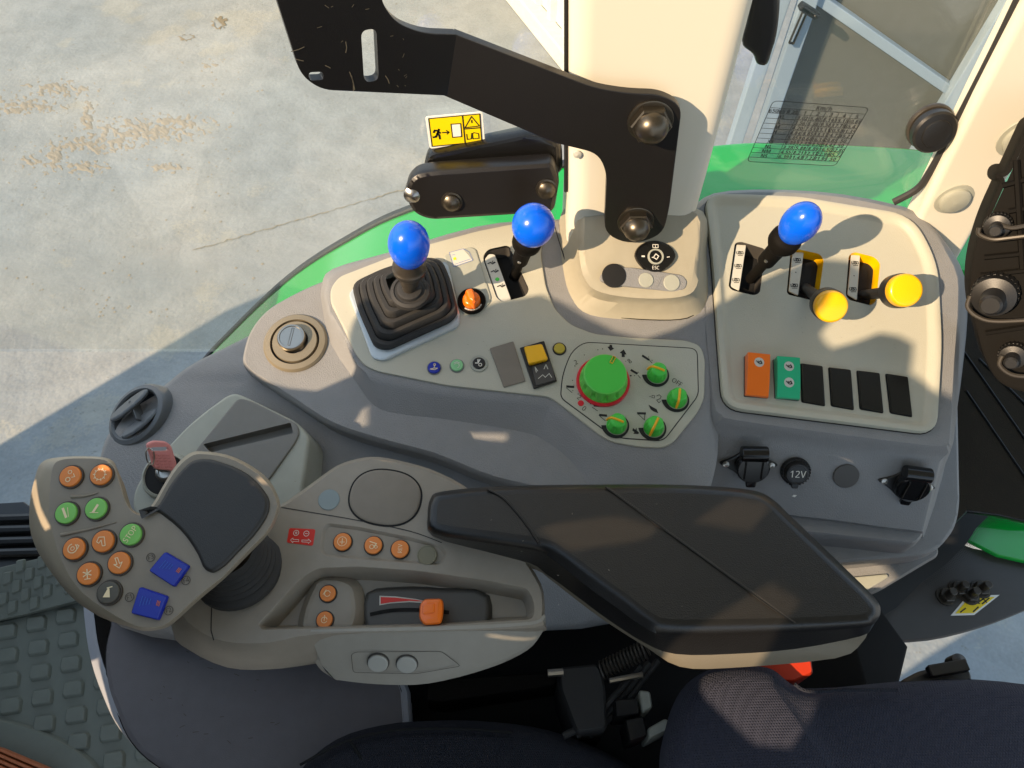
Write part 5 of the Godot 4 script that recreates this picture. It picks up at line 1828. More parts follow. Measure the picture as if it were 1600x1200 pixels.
func toward(r: Array, c: Vector2, k: float, h: float) -> Array:
	var a := []
	for i in range(0, r.size(), 2):
		var v := Vector2(r[i], r[i + 1]).lerp(c, k)
		a.append_array([v.x, v.y, h])
	return a

func armrest_group() -> void:
	PP = plane_at(Vector3(0, cos(deg_to_rad(8)), sin(deg_to_rad(8))), hit(Plane(Vector3.UP, 2.03), 640, 880))
	PR = Plane(Vector3.UP, 2.07)
	on_plane(PP, pod)
	on_plane(PR, armrest)

func pod() -> void:
	var t := thing("control_pod", "grey brown control pod in front of the armrest with orange buttons, tray and slider", "control pod", hit(PP, 600, 900) - Vector3(0, 0.06, 0))
	var s := Soup.new()
	var top := [441, 791, 463, 778, 495, 755, 527, 732, 558, 721, 590, 718, 637, 727, 685, 743, 740, 776, 800, 850, 836, 904, 846, 930, 846, 964, 836, 980, 690, 986, 500, 990, 420, 1004, 350, 1002, 303, 980, 280, 948, 292, 890, 340, 832, 400, 802]
	var mid := [437, 789, 461, 774, 493, 751, 526, 728, 558, 717, 591, 714, 638, 723, 687, 739, 743, 773, 804, 848, 840, 902, 850, 930, 850, 968, 840, 986, 692, 990, 500, 1000, 420, 1018, 350, 1016, 296, 990, 272, 952, 286, 888, 336, 828, 398, 798]
	var mid2 := [437, 789, 461, 774, 493, 751, 526, 728, 558, 717, 591, 714, 638, 723, 687, 739, 743, 773, 804, 848, 840, 902, 850, 930, 850, 970, 840, 990, 692, 1002, 500, 1030, 420, 1038, 350, 1034, 289, 1003, 265, 965, 284, 890, 334, 830, 396, 800]
	var low := [445, 800, 470, 786, 500, 764, 528, 742, 560, 732, 590, 728, 637, 737, 684, 753, 735, 790, 790, 860, 820, 920, 830, 940, 830, 966, 820, 990, 690, 1005, 500, 1036, 420, 1046, 355, 1043, 296, 1016, 270, 985, 290, 900, 345, 840, 405, 810]
	var rows := []
	var T := frame(PP, hit(PP, 600, 880))
	var flat := func(a: Array, n := 3) -> PackedVector2Array: return smooth2(lay(PP, o(a), T), n)
	for q in [[low, -0.045], [mid2, -0.03], [mid, -0.008]]:
		rows.append(smooth3(at_px(flatten(q[0], q[1])), 3))
	var tr: PackedVector2Array = smooth_like(at_px(flatten(top, 0.0)), T, 3)
	rows.append(lift(T, tr, 0.0))
	skin(s, rows)
	var tray := rounded(lay(PP, o([497, 887, 560, 885, 650, 891, 760, 906, 826, 919, 836, 945, 834, 968, 680, 978, 497, 982, 408, 984, 402, 976, 428, 948, 468, 903]), T), 0.006, 3)
	var inset_ := rounded(lay(PP, o([503, 826, 512, 817, 560, 823, 640, 839, 690, 852, 700, 866, 688, 884, 640, 880, 510, 870, 499, 862]), T), 0.004, 3)
	cap(s, T, tr, 0.0, 1.0, [tray, inset_])
	obj("body", s, mats.pod_plastic, t)
	s = Soup.new()
	var fl := inset(tray, 0.0065)
	skin(s, [lift(T, tray, 0.0), lift(T, inset(tray, 0.0012), -0.0015), lift(T, inset(tray, 0.0055), -0.022), lift(T, fl, -0.024)], true, true)
	cap(s, T, fl, -0.024, 1.0)
	obj("tray", s, mats.pod_plastic, t)
	s = Soup.new()
	skin(s, [lift(T, inset_, 0.0), lift(T, inset(inset_, 0.0012), -0.001), lift(T, inset(inset_, 0.0025), -0.0025)], true, true)
	cap(s, T, inset(inset_, 0.0025), -0.0025, 1.0)
	obj("button_recess", s, mats.pod_plastic, t)
	s = Soup.new()
	ink(s, T, Array(smooth2open(lay(PP, o([440, 793, 500, 803, 558, 813, 640, 830, 690, 848]), T))), 0.0007, 0.0004)
	obj("body_joint", s, mats.ink_black, t)
	s = Soup.new()
	ink(s, T, Array(lay(PP, o([331, 943, 330, 985, 334, 1000]), T)), 0.0008, 0.0004)
	obj("body_joint", s, mats.ink_black, t)
	# front wall of the tray
	s = Soup.new()
	var ring := func(a: Array) -> PackedVector3Array: return smooth3(at_px(a), 4, false)
	skin(s, [ring.call([486, 984, 0.0004, 560, 982, 0.0004, 680, 979, 0.0004, 780, 975, 0.0004, 836, 970, 0.0004, 849, 960, 0.0]), ring.call([485, 987, 0.0002, 560, 986, 0.0004, 680, 984, 0.0004, 782, 980, 0.0004, 840, 974, 0.0004, 852, 962, -0.001]), ring.call([488, 1000, -0.008, 560, 1000, -0.008, 690, 1000, -0.008, 790, 992, -0.008, 842, 982, -0.008, 853, 968, -0.008]), ring.call([503, 1040, -0.032, 570, 1050, -0.034, 690, 1050, -0.034, 785, 1028, -0.03, 836, 1002, -0.026, 852, 978, -0.022]), ring.call([524, 1062, -0.044, 588, 1069, -0.046, 669, 1068, -0.046, 764, 1044, -0.044, 824, 1016, -0.04, 846, 990, -0.036]), ring.call([535, 1060, -0.055, 588, 1064, -0.056, 669, 1062, -0.056, 760, 1036, -0.056, 815, 1005, -0.056, 836, 980, -0.05])], false)
	skin(s, [ring.call([486, 984, 0.0004, 488, 990, -0.006, 503, 1040, -0.032, 524, 1062, -0.044, 535, 1060, -0.055]), ring.call([478, 980, -0.01, 480, 990, -0.012, 490, 1030, -0.034, 505, 1050, -0.044, 515, 1050, -0.055])], false)
	obj("tray_wall", s, mats.pod_wall, t)
	# face plane of the wall with its shallow recess and two ovals
	var a := at_px([500, 1004, -0.010])[0]; var b := at_px([770, 996, -0.010])[0]; var c := at_px([640, 1050, -0.034])[0]
	var n := (b - a).cross(c - a).normalized()
	if n.z < 0: n = -n
	var PW := plane_at(n, a + n * 0.0012)
	var W := frame(PW, hit(PW, 620, 1030))
	s = Soup.new()
	var rc := rounded(lay(PW, o([549, 1022, 556, 1018, 690, 1017, 720, 1040, 650, 1052, 552, 1050]), W), 0.003, 3)
	for i in rc.size():
		ink(s, W, [rc[i], rc[(i + 1) % rc.size()]], 0.0005, 0.0006)
	obj("face_joint", s, mats.ink_engraved, t)
	for q in [[591, 1034.5], [636, 1036.5]]:
		var D := frame(PW, hit(PW, q[0], q[1]))
		button(t, "oval_button", D, 0.0085, 0.003, mats.pale_grey_plastic, mats.dark_grey_plastic, "pale blank round button on the pod's front wall, " + ("nearer the front" if q[0] < 600 else "nearer the armrest"), 1.1)
	# lid, lamp disc, stickers
	s = Soup.new()
	var lid := PackedVector2Array()
	var lc := lay(PP, o([602, 777]), T)[0]
	var lx := lay(PP, o([658, 780]), T)[0].distance_to(lc); var ly := lay(PP, o([600, 735]), T)[0].distance_to(lc)
	for i in 56:
		var an := TAU * i / 56
		var e := Vector2(signf(cos(an)) * pow(absf(cos(an)), 0.86) * lx, signf(sin(an)) * pow(absf(sin(an)), 0.86) * ly)
		lid.append(lc + e.rotated(0.16))
	pro(s, T, inset(lid, -0.0012), [Vector2(0, -0.001), Vector2(0.0003, 0.0005)])
	obj("lid_gap", s, mats.pit_black, t)
	s = Soup.new()
	pro(s, T, inset(lid, 0.0006), [Vector2(0, -0.001), Vector2(0, 0.0008), Vector2(0.0006, 0.0014), Vector2(0.002, 0.0017)], false)
	dome(s, T, inset(lid, 0.0026), 0.0017, 0.0012, lc, 4)
	obj("oval_lid", s, mats.lid_plastic, t, "oval grey brown lid at the back of the pod")
	s = Soup.new()
	lathe(s, frame(PP, hit(PP, 514, 781)), [Vector2(0.0096, -0.001), Vector2(0.0095, 0.0005), Vector2(0.009, 0.0009), Vector2(0.0001, 0.0009)], 32)
	obj("round_cover", s, mats.disc_grey, t, "small round pale blue grey disc left of the oval lid")
	s = Soup.new()
	pro(s, T, rounded(lay(PP, o([448, 848, 452, 825, 493, 827, 489, 853]), T), 0.0018, 3), [Vector2(0, 0), Vector2(0.0002, 0.0004)])
	var rs := obj("red_sticker", s, mats.sticker_red, t, "red sticker with white symbols beside the handle")
	s = Soup.new()
	for q in [[463, 833], [479, 834]]:
		var cc := lay(PP, o(q), T)[0]
		ink(s, T, arc(cc, 0.0023, 0, TAU, 14), 0.0005, 0.0007)
		ink(s, T, [cc + Vector2(-0.001, 0), cc + Vector2(0.001, 0)], 0.0005, 0.0007)
	ink(s, T, [lay(PP, o([463, 831]), T)[0], lay(PP, o([463, 835]), T)[0]], 0.0005, 0.0007)
	for q in [[454, 844, 458, 841, 458, 843, 467, 843.5, 467, 846.5, 458, 846, 458, 848.5, 454, 844], [486, 846, 482, 842.5, 482, 844.5, 472, 844, 472, 847, 482, 847.5, 482, 849.5, 486, 846]]:
		ink(s, T, Array(lay(PP, o(q), T)), 0.0004, 0.0007)
	obj("symbols", s, mats.ink_white, rs)
	# buttons
	var low_plane := up_by(PP, -0.0025)
	var k := 0
	for q in [[536, 847.5, 0], [584, 853, 1], [625.5, 859, 2]]:
		var D := frame(low_plane, hit(low_plane, q[0], q[1]))
		var bt := button(t, "push_button", D, 0.0076, 0.0034, mats.button_orange, mats.black_plastic, ["orange push button, first in the pod's recess", "orange push button, middle of the pod's recess", "orange push button, third in the pod's recess"][k], 1.12)
		s = Soup.new()
		var U := Transform3D(D.basis, D * Vector3(0, 0.0035, 0))
		if k == 0:
			ink(s, U, arc(Vector2(0, 0), 0.004, 0, TAU), 0.0005)
			ink(s, U, [Vector2(0, -0.0025), Vector2(0, 0.0025)], 0.0007); ink(s, U, [Vector2(-0.002, 0.0006), Vector2(0.002, 0.0006)], 0.0006)
		elif k == 1:
			ink(s, U, arc(Vector2(-0.001, 0.0016), 0.0018, 0, TAU), 0.0006)
			ink(s, U, [Vector2(-0.003, -0.003), Vector2(0.003, -0.001), Vector2(0.001, 0.001)], 0.0008)
			ink(s, U, arc(Vector2(0.0026, 0.0018), 0.0012, 0, TAU), 0.0006)
		else:
			words(s, Transform3D(U.basis * Basis(Vector3.UP, PI / 2), U * Vector3(0.0004, 0.0003, 0)), "REV", 0.0034)
		obj("symbol", s, mats.ink_cream, bt)
		k += 1
	s = Soup.new()
	lathe(s, frame(PP, hit(PP, 667, 867)), [Vector2(0.0085, -0.003), Vector2(0.0085, 0.0004), Vector2(0.0078, 0.0006), Vector2(0.0072, 0.0001), Vector2(0.0001, 0.0001)], 32)
	obj("blank_button", s, mats.button_ochre_dark, t, "round blank cover at the end of the pod's button row")
	# tray fittings
	var TF := up_by(PP, -0.024)
	s = Soup.new()
	var BT := up_by(PP, -0.012)
	var Q := frame(BT, hit(BT, 515, 950))
	pro(s, Q, rounded(lay(BT, o([496, 905, 530, 905, 552, 915, 558, 950, 552, 982, 470, 984, 476, 950]), Q), 0.006, 4), [Vector2(-0.006, -0.01), Vector2(-0.001, -0.003), Vector2(0.001, -0.0006), Vector2(0.004, 0)])
	obj("button_block", s, mats.pod_plastic, t)
	k = 0
	for q in [[513, 928], [508, 969]]:
		var D := frame(BT, hit(BT, q[0], q[1]))
		var bt := button(t, "push_button", D, 0.0068, 0.003, mats.button_orange, mats.black_plastic, ["orange push button in the tray, upper of two", "orange push button in the tray, lower of two"][k], 1.14)
		s = Soup.new()
		var U := Transform3D(D.basis, D * Vector3(0, 0.0031, 0))
		ink(s, U, arc(Vector2(0, 0.0003), 0.0024, 0.4, TAU - 0.2), 0.0006)
		ink(s, U, [Vector2(-0.0036, 0.001), Vector2(-0.0014, -0.0028)] if k == 0 else [Vector2(0.0, -0.0035), Vector2(0.0, 0.001)], 0.0006)
		obj("symbol", s, mats.ink_cream, bt)
		k += 1
	s = Soup.new()
	var TP := up_by(PP, -0.017)
	Q = frame(TP, hit(TP, 640, 945))
	var pl := smooth2(lay(TP, o([575, 928, 620, 920, 690, 922, 760, 932, 760, 975, 690, 979, 575, 981]), Q), 3)
	pro(s, Q, pl, [Vector2(-0.003, -0.007), Vector2(-0.0005, -0.002), Vector2(0.001, -0.0004), Vector2(0.003, 0)])
	var plate := obj("slider_plate", s, mats.track_plastic, t)
	s = Soup.new()
	blot(s, Q, PackedVector2Array(lay(TP, o([593, 931, 618, 932, 650, 936, 672, 941, 672, 943, 640, 941, 610, 943, 593, 946]), Q)), 0.0005)
	obj("white_edge", s, mats.sticker_grey, plate)
	s = Soup.new()
	blot(s, Q, PackedVector2Array(lay(TP, o([595, 933, 618, 934, 650, 937.5, 668, 940.5, 640, 939, 610, 941.5, 595, 944]), Q)), 0.0008)
	obj("red_wedge", s, mats.sticker_red, plate)
	s = Soup.new()
	ink(s, Q, Array(smooth2open(lay(TP, o([580, 960, 605, 955, 630, 953, 670, 954, 700, 957]), Q))), 0.0032, 0.0005)
	obj("slot", s, mats.pit_black, plate)
	s = Soup.new()
	var KP := up_by(PP, 0.004)
	Q = frame(KP, hit(KP, 673, 955))
	pro(s, Q, rounded(lay(KP, o([655, 944, 662, 935, 692, 934, 693, 952, 690, 974, 662, 976, 654, 966]), Q), 0.004, 4), [Vector2(0.003, -0.022), Vector2(0.001, -0.01), Vector2(0, -0.003), Vector2(0.0012, -0.0008), Vector2(0.004, 0)])
	pro(s, Q, rounded(lay(KP, o([660, 945, 680, 942, 680, 958, 660, 961]), Q), 0.002, 3), [Vector2(0, -0.0005), Vector2(0.0005, 0.0007), Vector2(0.0014, 0.0009)])
	obj("slider_knob", s, mats.orange_plastic, t, "orange slider knob in the pod's tray")
	# bellows under the handle
	s = Soup.new()
	var B0 := hit(PP, 372, 888); var B1 := hit(up_by(PP, 0.036), 352, 858)
	var prof := [Vector2(0.037, -0.002), Vector2(0.037, 0.004), Vector2(0.034, 0.006)]
	var L := B0.distance_to(B1)
	for i in 5:
		var y := 0.008 + (L - 0.01) * i / 5.0
		var r := lerpf(0.034, 0.024, i / 5.0)
		prof.append(Vector2(r - 0.004, y)); prof.append(Vector2(r, y + (L / 5.0) * 0.3)); prof.append(Vector2(r, y + (L / 5.0) * 0.5)); prof.append(Vector2(r - 0.004, y + (L / 5.0) * 0.85))
	lathe(s, axis_frame(B0, B1 - B0), prof, 40)
	obj("handle_bellows", s, mats.black_rubber, t)

func smooth_like(p: PackedVector3Array, T: Transform3D, n: int) -> PackedVector2Array:
	var inv := T.affine_inverse()
	var r := PackedVector2Array()
	for v in smooth3(p, n):
		var w := inv * v
		r.append(Vector2(w.x, w.z))
	return r

func smooth2open(p: PackedVector2Array, n := 5) -> PackedVector2Array:
	var q := PackedVector3Array()
	for v in p: q.append(Vector3(v.x, v.y, 0))
	var r := PackedVector2Array()
	for v in smooth3(q, n, false): r.append(Vector2(v.x, v.y))
	return r

func armrest() -> void:
	var t := thing("armrest", "long black brown stitched leather armrest pad on a beige base", "armrest", hit(PR, 1000, 880) - Vector3(0, 0.07, 0))
	var O := [671, 803, 676, 780, 692, 771, 759, 764, 850, 761, 944, 760, 1040, 760, 1115, 763, 1178, 770, 1206, 784, 1229, 806, 1300, 874, 1360, 933, 1371, 953, 1364, 966, 1346, 973, 1243, 978, 1140, 980, 1046, 980, 1012, 968, 972, 938, 930, 908, 896, 882, 868, 862, 842, 851, 760, 840, 680, 828]
	var M := [668, 806, 673, 778, 690, 768, 759, 761, 850, 758, 944, 757, 1040, 757, 1115, 760, 1181, 767, 1210, 782, 1233, 804, 1304, 872, 1365, 932, 1376, 954, 1369, 970, 1349, 980, 1243, 988, 1140, 992, 1042, 992, 1006, 980, 964, 950, 922, 920, 888, 893, 860, 872, 836, 860, 757, 848, 677, 834]
	var N := [668, 808, 673, 780, 690, 770, 759, 763, 850, 760, 944, 759, 1040, 759, 1115, 762, 1180, 769, 1208, 784, 1231, 806, 1302, 876, 1362, 938, 1372, 960, 1362, 980, 1345, 994, 1243, 1014, 1140, 1022, 1056, 1022, 1006, 1004, 950, 968, 912, 940, 880, 916, 852, 896, 828, 880, 752, 860, 676, 838]
	var s := Soup.new()
	var T := frame(PR, hit(PR, 1000, 880))
	var tr := smooth_like(at_px(flatten(O, 0.0)), T, 3)
	var rows := [smooth3(at_px(flatten(N, -0.036)), 3), smooth3(at_px(flatten(M, -0.014)), 3), smooth3(at_px(flatten(M, -0.007)), 3), lift(T, tr, -0.0022), lift(T, inset(tr, 0.0016), -0.0008), lift(T, inset(tr, 0.0036), -0.0002), lift(T, inset(tr, 0.005), 0.0001), lift(T, inset(tr, 0.0062), 0.0003)]
	skin(s, rows)
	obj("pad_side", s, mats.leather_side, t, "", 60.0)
	s = Soup.new()
	cap(s, T, inset(tr, 0.0062), 0.0003, 1.0)
	obj("pad_top", s, mats.leather, t)
	s = Soup.new()
	for q in [[[761, 765, 785, 778, 806, 800, 826, 825, 842, 850], 0.0011], [[946, 762, 1020, 816, 1100, 874, 1180, 932, 1240, 974], 0.0009]]:
		var p := PackedVector3Array()
		for v in smooth2open(lay(PR, o(q[0]), T)): p.append(T * Vector3(v.x, 0.0007, v.y))
		s = Soup.new()
		tube(s, p, q[1], 6)
		obj("piping", s, mats.leather_side, t)
	s = Soup.new()
	# stitches beside the long seam
	var a := lay(PR, o([950, 762]), T)[0]; var b := lay(PR, o([1243, 974]), T)[0]
	for i in 88:
		var c := a.lerp(b, (i + 0.2) / 88.0); var d := a.lerp(b, (i + 0.75) / 88.0)
		ink(s, T, [c, d], 0.0006, 0.0010)
	obj("stitching", s, mats.thread, t)
	s = Soup.new()
	var base_hi := toward(N, Vector2(1080, 900), 0.02, -0.037)
	var Nl := [690, 820, 695, 800, 705, 790, 759, 780, 850, 775, 944, 772, 1040, 772, 1115, 775, 1176, 780, 1200, 790, 1222, 812, 1290, 880, 1346, 940, 1358, 965, 1356, 982, 1345, 1004, 1304, 1028, 1139, 1043, 1062, 1041, 1012, 1012, 955, 976, 918, 950, 886, 925, 860, 905, 838, 890, 770, 870, 700, 845]
	rows = [smooth3(at_px(flatten(Nl, -0.062)), 3), smooth3(at_px(toward(Nl, Vector2(1080, 900), -0.005, -0.05)), 3), smooth3(at_px(base_hi), 3)]
	skin(s, rows)
	obj("base_shell", s, mats.shell_plastic, t, "", 60.0)
	s = Soup.new()
	var under := PackedVector3Array(rows[0])
	var inv := T.affine_inverse()
	var fl := PackedVector2Array()
	for p in under: fl.append(Vector2((inv * p).x, (inv * p).z))
	cap(s, T, fl, -0.0615, -1.0)
	obj("underside", s, mats.black_plastic, t)

# ================= the multi-function handle =================
func handle() -> void:
	var PJ := plane_at(Vector3(0.02, cos(deg_to_rad(16)), sin(deg_to_rad(16))), hit(Plane(Vector3.UP, 2.095), 240, 850))
	on_plane(PJ, handle_parts)

func handle_parts() -> void:
	var PJ := PA
	var h := thing("joystick", "bronze grey multi function control handle with orange, green and blue buttons", "joystick", hit(PJ, 240, 860) - Vector3(0, 0.05, 0))
	var S := [58, 735, 66, 722, 81, 716, 115, 713, 157, 714, 176, 720, 184, 735, 192, 762, 200, 785, 211, 799, 225, 801, 240, 785, 256, 757, 275, 727, 295, 709, 315, 705, 356, 711, 393, 728, 421, 751, 436, 780, 436, 800, 421, 832, 384, 871, 350, 905, 313, 936, 271, 974, 252, 983, 226, 986, 200, 979, 157, 964, 115, 936, 81, 896, 57, 858, 46, 820, 48, 775]
	var Fc := [82, 742, 86, 727, 94, 721, 115, 718, 155, 719, 171, 725, 179, 738, 187, 763, 195, 787, 208, 803, 227, 806, 244, 789, 260, 761, 279, 732, 298, 715, 316, 711, 355, 717, 390, 734, 417, 757, 430, 783, 430, 798, 416, 828, 379, 866, 346, 900, 309, 930, 267, 968, 250, 977, 227, 979, 206, 973, 176, 957, 132, 926, 104, 888, 86, 840, 79, 802, 79, 770]
	var T := frame(PJ, hit(PJ, 230, 850))
	var s := Soup.new()
	var fr_ := smooth_like(at_px(flatten(Fc, 0.0)), T, 3)
	var mids := []
	for i in range(0, S.size(), 2):
		mids.append_array([lerpf(S[i], Fc[i], 0.55), lerpf(S[i + 1], Fc[i + 1], 0.55)])
	var c := Vector2(235, 850)
	skin(s, [smooth3(at_px(toward(S, c, 0.22, -0.036)), 3), smooth3(at_px(toward(S, c, 0.06, -0.028)), 3), smooth3(at_px(flatten(S, -0.014)), 3), smooth3(at_px(flatten(mids, -0.004)), 3), lift(T, inset(fr_, -0.001), -0.0006), lift(T, fr_, 0.0)])
	obj("shell", s, mats.handle_plastic, h, "", 70.0)
	s = Soup.new()
	cap(s, T, inset(fr_, -0.0008), 0.0002, 1.0)
	obj("face", s, mats.handle_face, h)
	# palm rest
	s = Soup.new()
	var pad := smooth2(lay(PJ, o([228, 803, 246, 786, 262, 758, 282, 732, 300, 717, 320, 713, 356, 721, 390, 737, 412, 758, 426, 782, 425, 800, 410, 828, 376, 866, 345, 895, 333, 900, 319, 895, 306, 870, 287, 841, 258, 814, 242, 804]), T), 3)
	var pc := lay(PJ, o([345, 800]), T)[0]
	pad = inset(pad, 0.0022)
	pro(s, T, pad, [Vector2(0, -0.002), Vector2(0.0002, 0.0012), Vector2(0.0008, 0.0022), Vector2(0.002, 0.0032), Vector2(0.0035, 0.0036)])
	obj("palm_pad", s, mats.palm_rubber, h)
	# finger ridges
	s = Soup.new()
	for q in [[112, 776, 134, 775, 154, 770], [96, 836, 140, 827, 182, 816]]:
		var p := PackedVector3Array()
		for v in smooth2open(lay(PJ, o(q), T)): p.append(T * Vector3(v.x, 0.0006, v.y))
		tube(s, p, 0.0016, 8, 0.0004)
	obj("finger_ridge", s, mats.handle_face, h)
	var list := [[113, 745.5, "o", "topmost orange button on the handle, at its upper left corner"], [160.5, 743, "o", "orange button at the handle's upper right corner"], [106.5, 802.5, "g", "green button at the handle's left edge"], [153, 795.5, "g", "green button right of the leftmost green one"], [207, 836, "g", "green button printed STOP"], [119, 858, "o", "orange button below the green pair, at the left edge"], [164, 846.5, "o", "orange button with arrow turning up"], [189, 880, "o", "orange button with arrow pointing down"], [141, 897, "o", "lowest orange button on the handle"], [172.5, 926, "d", "grey button with pale cone symbol"]]
	var k := 0
	for q in list:
		var D := frame(PJ, hit(PJ, q[0], q[1]))
		var b := button(h, "round_button", D, 0.0083, 0.0042, mats.button_orange if q[2] == "o" else mats.button_green if q[2] == "g" else mats.button_grey, mats.handle_bezel, q[3], 1.17)
		var s2 := Soup.new()
		var U := Transform3D(D.basis, D * Vector3(0, 0.0043, 0))
		match k:
			0:
				ink(s2, U, arc(Vector2(0.0, -0.0032), 0.0014, 0, TAU), 0.0006); ink(s2, U, arc(Vector2(-0.0006, 0.0028), 0.0017, 0, TAU), 0.0008)
				ink(s2, U, [Vector2(0.003, -0.002), Vector2(0.0044, 0.0005), Vector2(0.002, 0.001)], 0.0006)
			1:
				for a in 10: ink(s2, U, [Vector2.from_angle(TAU * a / 10) * 0.0036, Vector2.from_angle(TAU * a / 10) * 0.0052], 0.0007)
				ink(s2, U, arc(Vector2.ZERO, 0.0042, 0, TAU), 0.0005)
			2, 3:
				ink(s2, U, [Vector2(-0.0022, -0.0032), Vector2(0.0014, 0.0034)] if k == 2 else [Vector2(-0.001, 0.003), Vector2(0.0016, -0.0025)], 0.0019)
				ink(s2, U, [Vector2(0.0012, -0.004), Vector2(0.0032, 0.003)] if k == 2 else [Vector2(-0.0034, 0.0034), Vector2(0.003, 0.0034)], 0.0005)
			4:
				words(s2, Transform3D(U.basis * Basis(Vector3.UP, 1.05), U * Vector3(0.0003, 0.0003, 0)), "STOP", 0.0042)
			5:
				ink(s2, U, arc(Vector2(-0.0005, 0), 0.0034, -1.0, 4.4), 0.0008); ink(s2, U, arc(Vector2(-0.0004, 0), 0.0014, 0, TAU), 0.0006)
				ink(s2, U, [Vector2(0.0024, -0.003), Vector2(0.0042, -0.0022), Vector2(0.0034, 0.0002)], 0.0006)
			6:
				ink(s2, U, [Vector2(-0.004, 0.0006), Vector2(-0.003, -0.003), Vector2(0.0012, -0.0032), Vector2(0.003, 0.0034), Vector2(0.0008, 0.0036), Vector2(-0.0008, -0.0008), Vector2(-0.0022, 0.0016), Vector2(-0.004, 0.0006)], 0.0006)
			7:
				ink(s2, U, [Vector2(-0.003, -0.0034), Vector2(-0.0006, 0.0012), Vector2(-0.003, 0.0014), Vector2(0.0016, 0.004), Vector2(0.003, -0.0006), Vector2(0.0012, 0.0006), Vector2(-0.001, -0.0038), Vector2(-0.003, -0.0034)], 0.0006)
			8:
				for a in 3: ink(s2, U, [Vector2.from_angle(PI * a / 3 + 0.3) * 0.0034, -Vector2.from_angle(PI * a / 3 + 0.3) * 0.0034], 0.0008)
				ink(s2, U, [Vector2(-0.0012, 0.0042), Vector2(0.003, 0.0036)], 0.0006)
			9:
				blot(s2, U, PackedVector2Array([Vector2(-0.003, 0.0036), Vector2(0.0024, 0.0036), Vector2(0.001, -0.003), Vector2(-0.0002, -0.003)]))
				ink(s2, U, [Vector2(-0.0008, -0.0032), Vector2(0.0028, -0.0042)], 0.0008)
		obj("symbol", s2, mats.ink_cream, b)
		k += 1
	k = 0
	for q in [[231, 892, 257, 861, 296, 884, 271, 918], [203, 959, 217, 916, 262, 931, 247, 970]]:
		var P2 := up_by(PJ, 0.004)
		var D := frame(P2, hit(P2, (q[0] + q[4]) / 2.0, (q[1] + q[5]) / 2.0))
		var rk := Node3D.new(); rk.name = named("blue_rocker", h); h.add_child(rk); rk.position = D.origin - wpos(h)
		rk.set_meta("label", ["dark blue square rocker on the handle, nearer the palm rest", "dark blue square rocker at the handle's lower edge"][k])
		s = Soup.new()
		var l := rounded(lay(P2, o(q), D), 0.002, 3)
		pro(s, D, l, [Vector2(0.0005, -0.006), Vector2(0, -0.003), Vector2(0.0005, -0.0003), Vector2(0.0012, 0.0004)])
		var mid := Vector2.ZERO
		for v in l: mid += v / l.size()
		obj("rocker_cap", s, mats.switch_blue, rk)
		s = Soup.new()
		var w := lay(P2, o(q), D)
		var ex := (w[2] - w[1]).normalized(); var ey := (w[0] - w[1]).normalized()
		for i in 4:
			ink(s, D, [mid - ex * 0.006 + ex * i * 0.0022 - ey * 0.004, mid - ex * 0.006 + ex * i * 0.0022 + ey * (0.003 - 0.001 * i)], 0.0005, 0.0007)
		var rm := obj("ribs", s, mats.ink_blue, rk)
		s = Soup.new()
		for i in 3:
			ink(s, D, [mid + ex * (0.0062 + i * 0.001) - ey * 0.0045, mid + ex * (0.0062 + i * 0.001) - ey * 0.001], 0.0005, 0.0007)
		obj("worn_mark", s, mats.ink_orange, rk)
		k += 1
	s = Soup.new()
	for q in [[236, 871, "F3"], [291, 907, "F4"], [203, 933, "F1"], [264, 954, "F2"]]:
		var w := lay(PJ, o([q[0], q[1]]), T)[0]
		ink(s, T, arc(w, 0.0032, 0, TAU, 16), 0.0005, 0.0006)
		words(s, Transform3D(T.basis * Basis(Vector3.UP, 0.4), T * Vector3(w.x, 0.0007, w.y)), q[2], 0.0032)
	obj("engraved_print", s, mats.ink_engraved, h)

